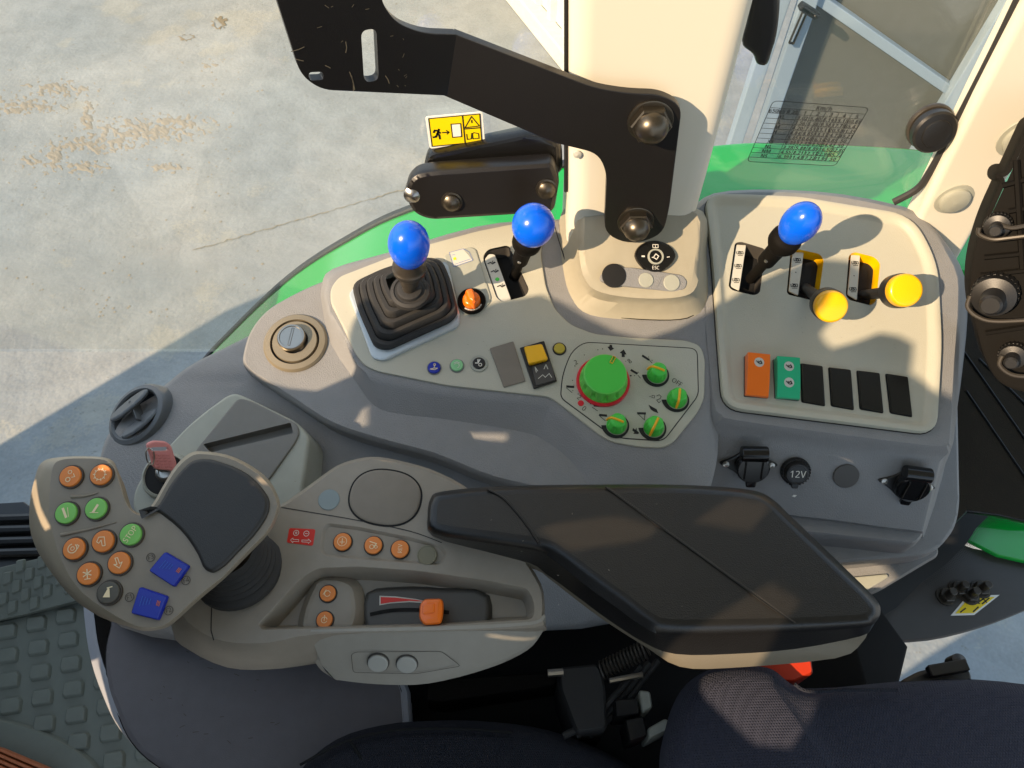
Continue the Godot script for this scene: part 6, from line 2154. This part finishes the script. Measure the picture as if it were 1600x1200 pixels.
# ================= seat, column, floor =================
func seat_and_floor() -> void:
	# pedal-side column below the pod
	var s := Soup.new()
	var PC := Plane(Vector3.UP, 1.80)
	var col := thing("console_column", "grey violet moulded column with a pale rim below the handle", "column", hit(PC, 350, 1090) - Vector3(0, 0.5, 0))
	var T := frame(PC, hit(PC, 380, 1080))
	var l := smooth2(lay(PC, o([129, 935, 129, 980, 137, 1030, 156, 1086, 175, 1127, 200, 1160, 225, 1184, 262, 1215, 420, 1260, 620, 1230, 640, 1080, 560, 960, 380, 900, 200, 890]), T), 3)
	pro(s, T, l, [Vector2(0.012, -0.5), Vector2(0.004, -0.05), Vector2(0, -0.008), Vector2(0.003, 0.0), Vector2(0.010, 0.003), Vector2(0.014, 0.002)], false)
	obj("rim", s, mats.pale_column, col)
	s = Soup.new()
	var cov := smooth2(lay(PC, o([180, 930, 176, 979, 169, 1010, 168, 1040, 173, 1076, 184, 1108, 203, 1152, 222, 1176, 256, 1202, 420, 1250, 606, 1222, 626, 1080, 548, 970, 380, 915, 230, 905]), T), 3)
	pro(s, T, inset(cov, -0.0015), [Vector2(0, 0.0005), Vector2(0.0002, 0.0022)])
	obj("rim_joint", s, mats.pit_black, col)
	s = Soup.new()
	pro(s, T, cov, [Vector2(-0.001, -0.004), Vector2(0, 0.003), Vector2(0.004, 0.0045)])
	obj("top_cover", s, mats.column_plastic, col)
	s = Soup.new()
	var rng := RandomNumberGenerator.new(); rng.seed = 31
	for i in 26:
		var v := lay(PC, o([rng.randf_range(220, 460), rng.randf_range(1010, 1160)]), T)[0]
		ink(s, T, [v, v + Vector2.from_angle(rng.randf_range(-0.6, 0.9)) * rng.randf_range(0.001, 0.006)], 0.0006, 0.0049)
	obj("scuff_marks", s, mats.ink_engraved, col)
	# driver's seat
	var seat := thing("driver_seat", "dark navy fabric driver's seat with cushion and rear bolster", "seat", hit(Plane(Vector3.UP, 1.55), 1000, 1180))
	s = Soup.new()
	var PB := Plane(Vector3.UP, 1.74)
	T = frame(PB, hit(PB, 850, 1050))
	pro(s, T, lay(PB, o([480, 940, 1340, 900, 1420, 1010, 1350, 1300, 560, 1300, 500, 1060]), T), bev(0.3, 0.004))
	obj("seat_base", s, mats.pit_black, seat)
	seat_mechanism()
	s = Soup.new()
	var PS := Plane(Vector3.UP, 1.83)
	T = frame(PS, hit(PS, 720, 1200))
	l = smooth2(lay(PS, o([440, 1240, 470, 1190, 520, 1150, 590, 1128, 680, 1120, 770, 1122, 860, 1136, 940, 1166, 1010, 1210, 1010, 1500, 800, 1600, 500, 1600, 430, 1450]), T), 3)
	pro(s, T, l, [Vector2(0.012, -0.14), Vector2(-0.004, -0.06), Vector2(0.0, -0.02), Vector2(0.008, -0.004), Vector2(0.02, 0.002)], false)
	dome(s, T, inset(l, 0.02), 0.002, 0.02, Vector2(0, 0.12), 6)
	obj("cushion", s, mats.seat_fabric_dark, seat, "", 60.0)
	s = Soup.new()
	for q in [[548, 1160, 562, 1180, 574, 1204], [470, 1196, 540, 1160, 620, 1142, 720, 1140, 800, 1146]]:
		var p := PackedVector3Array()
		for v in smooth2open(lay(PS, o(q), T)): p.append(T * Vector3(v.x, 0.0035, v.y))
		tube(s, p, 0.0014, 6)
	obj("cushion_seam", s, mats.pit_black, seat)
	s = Soup.new()
	var PK := plane_at(Vector3(-0.1, 1.0, 0.22), hit(Plane(Vector3.UP, 1.95), 1300, 1130))
	T = frame(PK, hit(PK, 1320, 1150))
	l = smooth2(lay(PK, o([1042, 1230, 1042, 1190, 1050, 1150, 1064, 1105, 1085, 1072, 1115, 1052, 1150, 1042, 1185, 1040, 1215, 1046, 1240, 1066, 1262, 1078, 1300, 1080, 1400, 1072, 1500, 1064, 1580, 1066, 1680, 1080, 1800, 1130, 1800, 1500, 1300, 1560, 1060, 1400]), T), 3)
	pro(s, T, l, [Vector2(0.02, -0.22), Vector2(-0.002, -0.05), Vector2(0.0, -0.018), Vector2(0.006, -0.006), Vector2(0.014, 0.0)], false)
	dome(s, T, inset(l, 0.014), 0.0, 0.045, Vector2(0.05, 0.16), 8, 2.0)
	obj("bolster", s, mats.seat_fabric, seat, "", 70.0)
	s = Soup.new()
	var p := PackedVector3Array()
	for v in smooth2open(lay(PK, o([1240, 1069, 1262, 1080, 1320, 1078, 1400, 1078]), T)): p.append(T * Vector3(v.x, 0.003, v.y))
	tube(s, p, 0.0016, 6)
	obj("bolster_seam", s, mats.seat_fabric_dark, seat)
	# dark side handle on the seat and red buckle
	s = Soup.new()
	var PH := Plane(Vector3.UP, 1.93)
	T = frame(PH, hit(PH, 1470, 1055))
	pro(s, T, rounded(lay(PH, o([1410, 1062, 1440, 1046, 1500, 1036, 1520, 1044, 1524, 1064, 1500, 1080, 1420, 1080]), T), 0.006), [Vector2(0.002, -0.05), Vector2(0, -0.006), Vector2(0.004, 0)])
	lathe(s, Transform3D(T.basis, hit(up_by(PH, 0.004), 1496, 1034)), [Vector2(0.007, -0.01), Vector2(0.0065, 0.004), Vector2(0.0001, 0.007)], 20)
	beam(s, hit(up_by(PH, 0.005), 1450, 1050), hit(up_by(PH, 0.012), 1510, 1040), 0.01, 0.012)
	tag(obj("seat_side_lever", s, mats.black_plastic), "black lever on the outer side of the seat bolster", "lever")
	s = Soup.new()
	var PRd := Plane(Vector3.UP, 1.93)
	T = frame(PRd, hit(PRd, 1200, 1045))
	pro(s, T, rounded(lay(PRd, o([1136, 1028, 1268, 1024, 1272, 1052, 1240, 1066, 1140, 1060]), T), 0.003), [Vector2(0, -0.05), Vector2(0, -0.003), Vector2(0.002, 0)])
	tag(obj("red_cover", s, mats.red_plastic), "orange red plastic cover between armrest and seat bolster", "cover")
	floor_mat()

func seat_mechanism() -> void:
	var PM := Plane(Vector3.UP, 1.84)
	var m: Node3D = get_node("armrest")
	var s := Soup.new()
	var T := frame(PM, hit(PM, 910, 1070))
	pro(s, T, rounded(lay(PM, o([872, 1042, 936, 1036, 946, 1070, 950, 1140, 900, 1146, 874, 1076]), T), 0.006), [Vector2(0, -0.1), Vector2(0, -0.004), Vector2(0.003, 0)])
	obj("strap_guide", s, mats.black_rubber, m)
	s = Soup.new()
	var a := hit(up_by(PM, -0.01), 940, 1048); var b := hit(up_by(PM, 0.01), 1010, 1014)
	var pts := PackedVector3Array()
	var A := axis_frame(a, b - a)
	for i in 160:
		var t := i / 159.0
		pts.append(A * Vector3(cos(t * TAU * 13) * 0.009, t * a.distance_to(b), sin(t * TAU * 13) * 0.009))
	tube(s, pts, 0.0013, 5)
	obj("coil_spring", s, mats.dark_steel_paint, m)
	s = Soup.new()
	tube(s, PackedVector3Array([hit(PM, 952, 1064), hit(PM, 1004, 1054)]), 0.003, 8)
	obj("hinge_rod", s, mats.steel, m)
	s = Soup.new()
	tube(s, PackedVector3Array([hit(PM, 856, 1052), hit(PM, 880, 1050)]), 0.004, 8)
	obj("hinge_rod", s, mats.steel, m)
	for q in [[998, 1078, 1016, 1080, 1020, 1106, 1004, 1114], [1012, 1138, 1040, 1122, 1050, 1130, 1046, 1140, 1014, 1156], [960, 1092, 996, 1090, 1000, 1116, 962, 1120], [976, 1124, 1006, 1118, 1012, 1150, 984, 1160]]:
		s = Soup.new()
		T = frame(PM, hit(PM, q[0], q[1]))
		pro(s, T, rounded(lay(PM, o(q), T), 0.003), [Vector2(0, -0.05), Vector2(0, -0.002), Vector2(0.0015, 0)])
		obj("bracket_piece", s, mats.pale_plastic if q[0] == 1012 or q[0] == 998 else mats.black_plastic, m)
	s = Soup.new()
	for k in 3:
		s = Soup.new()
		var pp := PackedVector3Array()
		for q in [[880 + k * 20, 1150], [930 + k * 18, 1120 - k * 6], [1000 + k * 14, 1040 - k * 4]]: pp.append(hit(up_by(PM, -0.01 - 0.01 * k), q[0], q[1]))
		tube(s, smooth3(pp, 6, false), 0.0035, 7)
		obj("cable", s, mats.black_rubber, m)
	# flat brown strip behind, below the pod
	s = Soup.new()
	var PT := Plane(Vector3.UP, 1.80)
	T = frame(PT, hit(PT, 760, 1075))
	pro(s, T, lay(PT, o([668, 1062, 858, 1050, 872, 1062, 866, 1072, 690, 1098, 666, 1096]), T), [Vector2(0, -0.05), Vector2(0, -0.002), Vector2(0.0015, 0)])
	tag(obj("brown_strip", s, mats.dark_brown_plastic), "dark brown strip below the pod", "trim")

func floor_mat() -> void:
	var PF := Plane(Vector3.UP, 1.42)
	var f := thing("floor_mat", "grey green rubber floor mat with raised square studs", "floor mat", hit(PF, 80, 1050) - Vector3(0, 0.03, 0))
	var s := Soup.new()
	var T := frame(PF, hit(PF, 90, 1060))
	pro(s, T, lay(PF, o([-60, 985, 40, 962, 130, 938, 300, 930, 420, 1000, 420, 1300, -60, 1300]), T), bev(0.03, 0.003))
	obj("mat_sheet", s, mats.floor_rubber, f)
	# a raised footrest strip with smaller studs
	var PU := plane_at(Vector3(0.0, 1.0, 0.25), hit(Plane(Vector3.UP, 1.44), 60, 940))
	s = Soup.new()
	var U := frame(PU, hit(PU, 60, 920))
	pro(s, U, lay(PU, o([-60, 900, 60, 872, 140, 850, 240, 900, 130, 936, 40, 960, -60, 982]), U), bev(0.03, 0.003))
	obj("footrest", s, mats.floor_rubber, f)
	var proto: MeshInstance3D = null
	var o0 := hit(PF, 58, 975); var ax := hit(PF, 104, 963) - o0; var ay := hit(PF, 61, 1012) - o0
	var n := 0
	for j in range(-1, 9):
		for i in range(-3, 6):
			var p := o0 + ax * i + ay * (j + (0.0))
			var px := screen(p)
			if px.x < -30 or px.x > 260 or px.y > 1215 or px.y < 940 + (130 - px.x) * 0.26 - 6 + (14 if px.x < 140 else 0):
				continue
			if px.y > 1128 + px.x * 0.25 + 0.0012 * px.x * px.x:
				continue
			s = Soup.new()
			var D := Transform3D(Basis(Vector3.UP, 0.12), p)
			if proto == null:
				pro(s, D, rounded(PackedVector2Array([Vector2(-0.0150, -0.0105), Vector2(0.0085, -0.0115), Vector2(0.0135, -0.006), Vector2(0.0155, 0.0105), Vector2(-0.0105, 0.0115), Vector2(-0.0145, 0.006)]), 0.002, 3), [Vector2(-0.002, 0), Vector2(0, 0.004), Vector2(0.001, 0.0055), Vector2(0.0022, 0.006)])
				proto = obj("stud", s, mats.floor_rubber, f)
			else:
				var d: MeshInstance3D = proto.duplicate()
				d.name = named("stud", f)
				f.add_child(d)
				d.position = p - wpos(f) + Vector3(0, 0.0, 0)
			n += 1
	var q0 := hit(PU, 26, 917); var bx := hit(PU, 46, 898) - q0; var by := hit(PU, 40, 930) - q0
	proto = null
	for j in range(-5, 6):
		for i in range(-4, 9):
			var p := q0 + bx * i + by * j
			var px := screen(p)
			if px.x < -20 or px.x > 150 or px.y < 892 - px.x * 0.22 or px.y > 954 - px.x * 0.2:
				continue
			s = Soup.new()
			if proto == null:
				pro(s, Transform3D(U.basis, p), rounded(PackedVector2Array([Vector2(-0.007, -0.009), Vector2(0.005, -0.011), Vector2(0.008, 0.006), Vector2(-0.004, 0.011)]), 0.002, 2), [Vector2(-0.0015, 0), Vector2(0, 0.0035), Vector2(0.001, 0.0045)])
				proto = obj("small_stud", s, mats.floor_rubber, f)
			else:
				var d: MeshInstance3D = proto.duplicate()
				d.name = named("small_stud", f)
				f.add_child(d)
				d.position = proto.position + (p - q0) - (proto.get_meta("at") as Vector3)
			if not proto.has_meta("at"):
				proto.set_meta("at", p - q0)
	# smooth heel plate and the wooden strip at the corner
	s = Soup.new()
	var PH := up_by(PF, 0.008)
	T = frame(PH, hit(PH, 60, 1170))
	pro(s, T, smooth2(lay(PH, o([-60, 1112, 0, 1124, 60, 1142, 110, 1166, 150, 1200, 170, 1260, -60, 1280]), T), 3), [Vector2(-0.004, -0.01), Vector2(0, -0.002), Vector2(0.002, 0)])
	obj("heel_plate", s, mats.floor_rubber, f)
	s = Soup.new()
	var PWd := up_by(PF, 0.03)
	T = frame(PWd, hit(PWd, 20, 1190))
	for k in 4:
		pro(s, T, lay(PWd, o([-40, 1158 + k * 9, 0, 1168 + k * 9, 90, 1206 + k * 10, 90, 1213 + k * 10, 0, 1175 + k * 9, -40, 1165 + k * 9]), T), [Vector2(-0.001, -0.012), Vector2(0, -0.002), Vector2(0.001, 0)])
	tag(obj("ribbed_pedal", s, mats.brown_wood), "orange brown ribbed pedal edge at the lower left corner", "pedal")
	s = Soup.new()
	var PX := Plane(Vector3.UP, 1.36)
	T = frame(PX, hit(PX, 20, 840))
	pro(s, T, lay(PX, o([-80, 790, 36, 783, 60, 800, 150, 840, 140, 900, -80, 905]), T), bev(0.25, 0.004))
	for k in 4:
		tube(s, PackedVector3Array([hit(up_by(PX, 0.01), -60, 812 + k * 18), hit(up_by(PX, 0.01), 150, 806 + k * 18)]), 0.008, 8)
	tag(obj("door_sill", s, mats.black_plastic), "black ribbed sill between the floor mat and the concrete", "sill")

func screen(p: Vector3) -> Vector2:
	var d := p - EYE
	var z := d.dot(fwd)
	return Vector2(800.0 + d.x / z * FOCAL, 600.0 - d.dot(upv) / z * FOCAL)

# ================= rear corner =================
func rear_corner() -> void:
	var s := Soup.new()
	var PT := plane_at(Vector3(-0.5, 0.5, 0.7), EYE + ray(1550, 420) * 0.88)
	var t := thing("wiring_trunk", "dark brown ribbed cover with round plugs and grey cables at the right edge", "cable cover", hit(PT, 1560, 450) - Vector3(0, 0.1, 0))
	var T := frame(PT, hit(PT, 1570, 400))
	pro(s, T, fillet(lay(PT, o([1604, 190, 1568, 268, 1552, 268, 1550, 280, 1560, 284, 1532, 345, 1514, 410, 1512, 470, 1534, 560, 1560, 606, 1700, 640, 1700, 180]), T), [0.004, 0.004, 0.004, 0.004, 0.004, 0.02, 0.02, 0.02, 0.02, 0.02, 0, 0]), [Vector2(-0.004, -0.05), Vector2(0, -0.008), Vector2(0.002, -0.001), Vector2(0.006, 0)])
	obj("cover", s, mats.dark_brown_plastic, t)
	s = Soup.new()
	for q in [[1576, 330, 1640, 318], [1566, 290, 1640, 270], [1538, 402, 1640, 392], [1532, 430, 1640, 418], [1540, 520, 1640, 505]]:
		var a := hit(up_by(PT, 0.002), q[0], q[1]); var b := hit(up_by(PT, 0.002), q[2], q[3])
		tube(s, PackedVector3Array([a, b]), 0.0028, 6)
	tube(s, PackedVector3Array([hit(up_by(PT, 0.003), 1588, 250), hit(up_by(PT, 0.003), 1598, 420)]), 0.003, 6)
	obj("cover_rib", s, mats.dark_brown_plastic, t)
	for q in [[1560, 350, 0.011, 0.026], [1556, 455, 0.019, 0.042], [1584, 552, 0.012, 0.026]]:
		s = Soup.new()
		var D := axis_frame(hit(PT, q[0], q[1]), Vector3(-0.55, 0.35, 0.7))
		var r: float = q[2]
		lathe(s, D, [Vector2(r * 1.05, 0), Vector2(r * 1.05, q[3] * 0.25), Vector2(r, q[3] * 0.3), Vector2(r, q[3] * 0.45), Vector2(r * 0.55, q[3] * 0.5), Vector2(r * 0.52, q[3]), Vector2(r * 0.4, q[3] * 1.05), Vector2(0.0001, q[3] * 1.05)], 28)
		for k in 24:
			var an := TAU * k / 24
			box(s, Transform3D(D.basis * Basis(Vector3.UP, -an), D * Vector3(cos(an) * r * 1.03, q[3] * 0.02, sin(an) * r * 1.03)), Vector3(0.002, q[3] * 0.25, r * 0.13), 0.0003)
		obj("round_plug", s, mats.black_plastic, t)
	for q in [[[1530, 356], [1530, 366], [1550, 374], [1576, 372], [1640, 364]], [[1516, 462], [1512, 480], [1530, 496], [1560, 502], [1640, 498]], [[1566, 556], [1562, 570], [1578, 584], [1604, 588], [1650, 584]], [[1560, 350], [1580, 356], [1606, 352], [1640, 346]]]:
		s = Soup.new()
		var pp := PackedVector3Array()
		for e in q: pp.append(hit(up_by(PT, 0.016), e[0], e[1]))
		tube(s, smooth3(pp, 6, false), 0.0022, 8)
		obj("cable", s, mats.dark_steel_paint, t)
	# black cab wall behind the console
	s = Soup.new()
	var PB := plane_at(Vector3(-0.25, 0.9, 0.35), hit(Plane(Vector3.UP, 1.80), 1550, 650))
	T = frame(PB, hit(PB, 1550, 650))
	pro(s, T, lay(PB, o([1420, 330, 1500, 380, 1700, 380, 1700, 838, 1560, 806, 1512, 800, 1440, 870, 1380, 700]), T), bev(0.02, 0.003))
	var w := obj("rear_cab_wall", s, mats.black_gloss_worn)
	tag(w, "black glossy rear cab wall right of the console", "cab wall")
	s = Soup.new()
	for q in [[1500, 540, 1640, 740], [1510, 610, 1640, 800], [1530, 560, 1640, 668]]:
		tube(s, PackedVector3Array([hit(up_by(PB, 0.002), q[0], q[1]), hit(up_by(PB, 0.002), q[2], q[3])]), 0.0012, 6)
	obj("wall_rib", s, mats.black_gloss_worn, w)
	# dark plate with the dotted edge, the green fender showing above it
	var PQ := Plane(Vector3.UP, 1.62)
	s = Soup.new()
	T = frame(PQ, hit(PQ, 1480, 900))
	pro(s, T, smooth2(lay(PQ, o([1330, 1003, 1395, 1002, 1455, 998, 1510, 986, 1555, 972, 1610, 950, 1700, 910, 1700, 860, 1600, 868, 1520, 856, 1430, 830, 1380, 860, 1340, 940]), T), 2), bev(0.01, 0.002))
	var pl := thing("rear_plate", "dark grey curved plate with bolts behind the console at the lower right", "plate", T.origin - Vector3(0, 0.012, 0))
	obj("plate", s, mats.dark_plate, pl)
	s = Soup.new()
	var PGr := up_by(PQ, 0.012)
	var D := frame(PGr, hit(PGr, 1580, 850))
	pro(s, D, lay(PGr, o([1500, 838, 1530, 800, 1700, 800, 1700, 900, 1640, 886, 1560, 868]), D), bev(0.006, 0.002))
	var gf := obj("green_panel", s, mats.green_paint)
	tag(gf, "bright green fender piece at the right edge below the black wall", "fender")
	# the black band of the rear window, breaking up into dots
	s = Soup.new()
	var PO := up_by(PGr, 0.02)
	D = frame(PO, hit(PO, 1500, 850))
	blot(s, D, lay(PO, o([1440, 760, 1540, 770, 1620, 800, 1700, 806, 1700, 812, 1600, 812, 1545, 806, 1525, 826, 1510, 850, 1480, 880, 1440, 910, 1400, 950, 1340, 985, 1350, 900]), D), 0.0)
	var lineA := [[1545, 806], [1525, 826], [1510, 850], [1480, 880], [1440, 910]]
	for i in 4:
		for k in 14:
			var t0 := k / 14.0
			for j in 9:
				var base := Vector2(lineA[i][0], lineA[i][1]).lerp(Vector2(lineA[i + 1][0], lineA[i + 1][1]), t0)
				var nn := Vector2(0.72, 0.69)
				var c := lay(PO, PackedVector2Array([base + nn * (1.5 + j * 3.0) + Vector2(0.69, -0.72) * (1.2 if j % 2 else 0.0)]), D)[0]
				var pts := PackedVector2Array()
				for v in ring2(6, 0.0009 * (1.0 - j / 10.0)): pts.append(c + v)
				blot(s, D, pts, 0.0)
	for k in 34:
		for j in 5:
			var c := lay(PO, PackedVector2Array([Vector2(1550 + k * 3.2 + (1.6 if j % 2 else 0.0), 809 + k * 0.35 + j * 3.0)]), D)[0]
			var pts := PackedVector2Array()
			for v in ring2(6, 0.0009 * (1.0 - j / 6.0)): pts.append(c + v)
			blot(s, D, pts, 0.0)
	tag(obj("window_band_print", s, mats.ink_black), "black dotted edge print of the rear window glass", "window print")
	for q in [[1478, 932], [1497, 921], [1514, 931], [1532, 921]]:
		s = Soup.new()
		var N := frame(PQ, hit(PQ, q[0], q[1]))
		pro(s, N, ring2(6, 0.0105), [Vector2(0, 0), Vector2(0, 0.008), Vector2(0.001, 0.009)])
		lathe(s, N, [Vector2(0.0135, 0), Vector2(0.0135, 0.002), Vector2(0.006, 0.0022)], 20)
		lathe(s, N, [Vector2(0.0055, 0.008), Vector2(0.0055, 0.022), Vector2(0.0045, 0.023), Vector2(0.0001, 0.023)], 14)
		obj("bolt", s, mats.dark_steel_paint, pl)
	s = Soup.new()
	var N := frame(PQ, hit(PQ, 1520, 946))
	pro(s, N, lay(PQ, o([1485, 962, 1511, 931, 1562, 929.5, 1522, 961]), N), [Vector2(0, 0), Vector2(0.0003, 0.0006)])
	var st := obj("pinch_sticker", s, mats.sticker_white)
	tag(st, "small yellow warning sticker on the dark rear plate", "sticker")
	s = Soup.new()
	blot(s, N, lay(PQ, o([1492, 959, 1514, 934, 1554, 933, 1521, 958]), N), 0.001)
	obj("yellow_field", s, mats.sticker_yellow, st)
	s = Soup.new()
	for q in [[1524, 944, 1536, 936, 1541, 942], [1534, 944, 1545, 935], [1500, 957, 1508, 951], [1520, 956, 1528, 949], [1512, 943, 1530, 943]]:
		ink(s, N, Array(lay(PQ, o(q), N)), 0.0016, 0.0013)
	obj("pictogram", s, mats.ink_black, st)
	# dark plate under the armrest's rear end and print on the rear window
	s = Soup.new()
	var PL := Plane(Vector3.UP, 1.80)
	N = frame(PL, hit(PL, 1310, 1040))
	pro(s, N, lay(PL, o([1240, 990, 1336, 996, 1356, 1066, 1350, 1090, 1240, 1100]), N), bev(0.02, 0.003))
	tag(obj("under_armrest_plate", s, mats.dark_brown_plastic), "dark brown plate below the armrest's rear end", "plate")

# ================= out of the picture: unseen things that block the sun =================
func specks() -> void:
	# dust and lint lying on the console and the armrest
	var rng := RandomNumberGenerator.new(); rng.seed = 77
	var s := Soup.new()
	for q in [[PA, 0.0042, [540, 480, 840, 600], 26], [PA, 0.0008 + 0.0006, [1140, 480, 1440, 545], 22], [PA, -0.0165, [400, 470, 500, 640], 14], [PP, 0.0006, [450, 750, 700, 880], 22], [PR, 0.0012, [760, 785, 1180, 960], 9]]:
		for i in q[3]:
			var b: Array = q[2]
			var T := fr(q[0], rng.randf_range(b[0], b[2]), rng.randf_range(b[1], b[3]), q[1])
			var l := rng.randf_range(0.0002, 0.0007)
			var d := Vector2.from_angle(rng.randf() * TAU) * l
			ink(s, T, [-d, d.rotated(rng.randf_range(-0.6, 0.6))], rng.randf_range(0.0002, 0.0004), 0.0)
	var m := obj("dust_specks", s, mats.mud)
	tag(m, "specks of pale dust lying on the console and armrest", "dust")
	m.set_meta("kind", "stuff")

func unseen_blockers() -> void:
	# unseen things in the sun's way, shaped and placed to shade cab and yard
	var hood := thing("unseen_bonnet", "unseen black tractor hood ahead of the cab, shaped to shade the yard and the cab floor", "unseen_bonnet", Vector3(-2.3, 0.9, 0.35))  # out of view; nose and height shaped for its shadow on yard and floor
	var s := Soup.new()
	var rows := []
	for q in [[0.85, -3.34], [1.0, -3.36], [1.9, -3.55], [2.1, -3.5], [2.15, -3.4]]:
		var sh: float = 0.04 if q[0] == 2.15 else 0.0
		rows.append(PackedVector3Array([Vector3(q[1] + sh, q[0], -0.05 + sh), Vector3(-1.08 - sh, q[0], -0.05 + sh), Vector3(-1.08 - sh, q[0], 0.75 - sh), Vector3(q[1] + sh, q[0], 0.75 - sh)]))
	skin(s, rows)
	s.quad(rows[4][0], rows[4][1], rows[4][2], rows[4][3], Vector3.UP)
	s.quad(rows[0][0], rows[0][1], rows[0][2], rows[0][3], Vector3.DOWN)
	obj("bonnet_shell", s, mats.black_paint, hood)  # black keeps green bounce light off the console
	s = Soup.new()
	box(s, Transform3D(Basis(), Vector3(-2.2, 0.25, 0.35)), Vector3(2.2, 0.65, 0.55), 0.02, 0.04)
	obj("engine_block", s, mats.black_paint, hood)
	var roof := thing("unseen_cab_roof", "unseen cream cab roof above the seat, front edge set back to keep the pillars sunlit", "roof", Vector3(0.4, 2.95, 0.5))
	s = Soup.new()
	box(s, Transform3D(Basis(), Vector3(0.72, 2.95, 0.5)), Vector3(1.84, 0.14, 1.6), 0.02, 0.1)  # unseen roof, front edge set back so sun reaches the pillars
	obj("roof_shell", s, mats.cream_plastic, roof)
	# unseen panel across the sun's way, outline and openings shaped for the sun patches
	var su := Vector3(0.6, 0.0, 0.8); var sd := Vector3(0.8, 0.0, -0.6)
	var dist := -0.68
	var rise := -dist * tan(deg_to_rad(34.0))
	var T := Transform3D(Basis(su, -sd, Vector3.DOWN), sd * dist + Vector3(0, rise, 0))
	var blocker := thing("unseen_sun_blocker", "unseen dark panel ahead of the seat, its openings shaped to let sun patches onto console and armrest", "unseen_sun_blocker", sd * dist + Vector3(0, 1.7, 0))
	var uv := func(a: Array) -> PackedVector2Array:
		var r := PackedVector2Array()
		for i in range(0, a.size(), 2): r.append(Vector2(a[i], -a[i + 1]))
		return r
	s = Soup.new()
	var blocker_panel: PackedVector2Array = uv.call([-0.36, 1.80, -0.16, 1.825, -0.115, 1.85, -0.105, 1.92, -0.085, 1.99, -0.05, 2.06, 0.0, 2.068, 0.055, 2.085, 0.072, 2.14, 0.088, 2.235, 0.12, 2.268, 0.15, 2.262, 0.160, 2.235, 0.163, 2.19, 0.182, 2.185, 0.2, 2.225, 0.23, 2.235, 0.25, 2.21, 0.30, 2.215, 0.42, 2.20, 0.60, 2.22, 0.60, 1.3, 0.10, 1.3, 0.0, 1.45, -0.30, 1.5, -0.36, 1.62])
	var gaps := []
	for q in [[-0.060, 1.848, -0.072, 1.869, -0.067, 1.895, -0.032, 1.914, -0.028, 1.905, -0.047, 1.888, -0.049, 1.858], [-0.004, 1.909, 0.043, 1.950, 0.06, 1.933, 0.010, 1.896], [0.165, 1.978, 0.205, 1.985, 0.236, 2.025, 0.234, 2.055, 0.205, 2.04, 0.18, 2.01], [0.245, 2.05, 0.285, 2.075, 0.275, 2.115, 0.25, 2.10], [0.205, 1.872, 0.245, 1.885, 0.235, 1.905, 0.205, 1.895], [0.325, 1.885, 0.40, 1.905, 0.425, 1.93, 0.415, 1.96, 0.39, 1.985, 0.36, 1.99, 0.345, 2.085, 0.32, 2.08, 0.305, 2.0, 0.31, 1.91], [-0.095, 1.792, 0.03, 1.792, 0.03, 1.812, -0.095, 1.822]]:
		gaps.append(rounded(uv.call(q), 0.004, 3))
	pro(s, T, smooth2(blocker_panel, 2), [Vector2(0, -0.03), Vector2(0, -0.003), Vector2(0.003, 0)], true, false, gaps)
	for g in gaps:
		skin(s, [lift(T, g, 0.0), lift(T, g, -0.03)], true, true)
	cap(s, T, smooth2(blocker_panel, 2), -0.03, -1.0, gaps)
	obj("blocker_panel", s, mats.black_plastic, blocker)
	var tyre := thing("unseen_rear_tyre", "unseen big tyre with a thin fender panel on the far side of the cab, shading the ground at the lower right", "fender", Vector3(0.6, 0.0, 1.2))  # unseen wheel, sized to shade the yard at the lower right
	s = Soup.new()
	var A := Transform3D(Basis(Vector3.RIGHT, PI / 2), Vector3(0.6, 0.95, 0.95))
	lathe(s, A, [Vector2(0.5, 0.02), Vector2(0.62, 0.0), Vector2(0.74, 0.02), Vector2(0.79, 0.08), Vector2(0.80, 0.25), Vector2(0.79, 0.42), Vector2(0.74, 0.48), Vector2(0.62, 0.5), Vector2(0.5, 0.48)], 48)
	obj("tyre", s, mats.black_rubber, tyre)
	s = Soup.new()
	lathe(s, A, [Vector2(0.52, 0.05), Vector2(0.5, 0.2), Vector2(0.12, 0.24), Vector2(0.0001, 0.24)], 36)
	obj("rim", s, mats.sticker_red, tyre)
	s = Soup.new()
	rows = []
	for q in [[0.808, 0.94], [0.82, 0.95], [0.82, 1.48], [0.808, 1.49]]:
		var row := PackedVector3Array()
		for i in 25:
			var a := PI * (0.02 + 0.96 * i / 24.0)
			row.append(Vector3(0.6 + cos(a) * q[0], 0.95 + sin(a) * q[0], q[1]))
		rows.append(row)
	skin(s, rows, false)
	obj("fender_panel", s, mats.black_paint, tyre)  # thin added panel hugging the unseen tyre
	var wheel := thing("unseen_steering_wheel", "unseen black steering wheel ahead of the seat, in the path of the sun", "steering wheel", Vector3(-0.46, 2.2, 0.55))
	var W := axis_frame(Vector3(-0.56, 2.36, 0.46), Vector3(0.55, 0.75, 0.1))  # out of view, placed in the sun's path beside the blocking panel
	s = Soup.new()
	var p := PackedVector3Array()
	for i in 49: p.append(W * Vector3(cos(TAU * i / 48) * 0.19, 0, sin(TAU * i / 48) * 0.19))
	tube(s, p, 0.014, 10)
	obj("rim", s, mats.black_rubber, wheel)
	for k in 3:
		s = Soup.new()
		tube(s, PackedVector3Array([W * Vector3.ZERO, W * (Vector3(cos(TAU * k / 3 + 0.5), 0, sin(TAU * k / 3 + 0.5)) * 0.19)]), 0.012, 8)
		obj("spoke", s, mats.black_rubber, wheel)
	s = Soup.new()
	lathe(s, W, [Vector2(0.05, -0.5), Vector2(0.05, 0), Vector2(0.03, 0.015), Vector2(0.0001, 0.016)], 20)
	obj("column", s, mats.black_plastic, wheel)
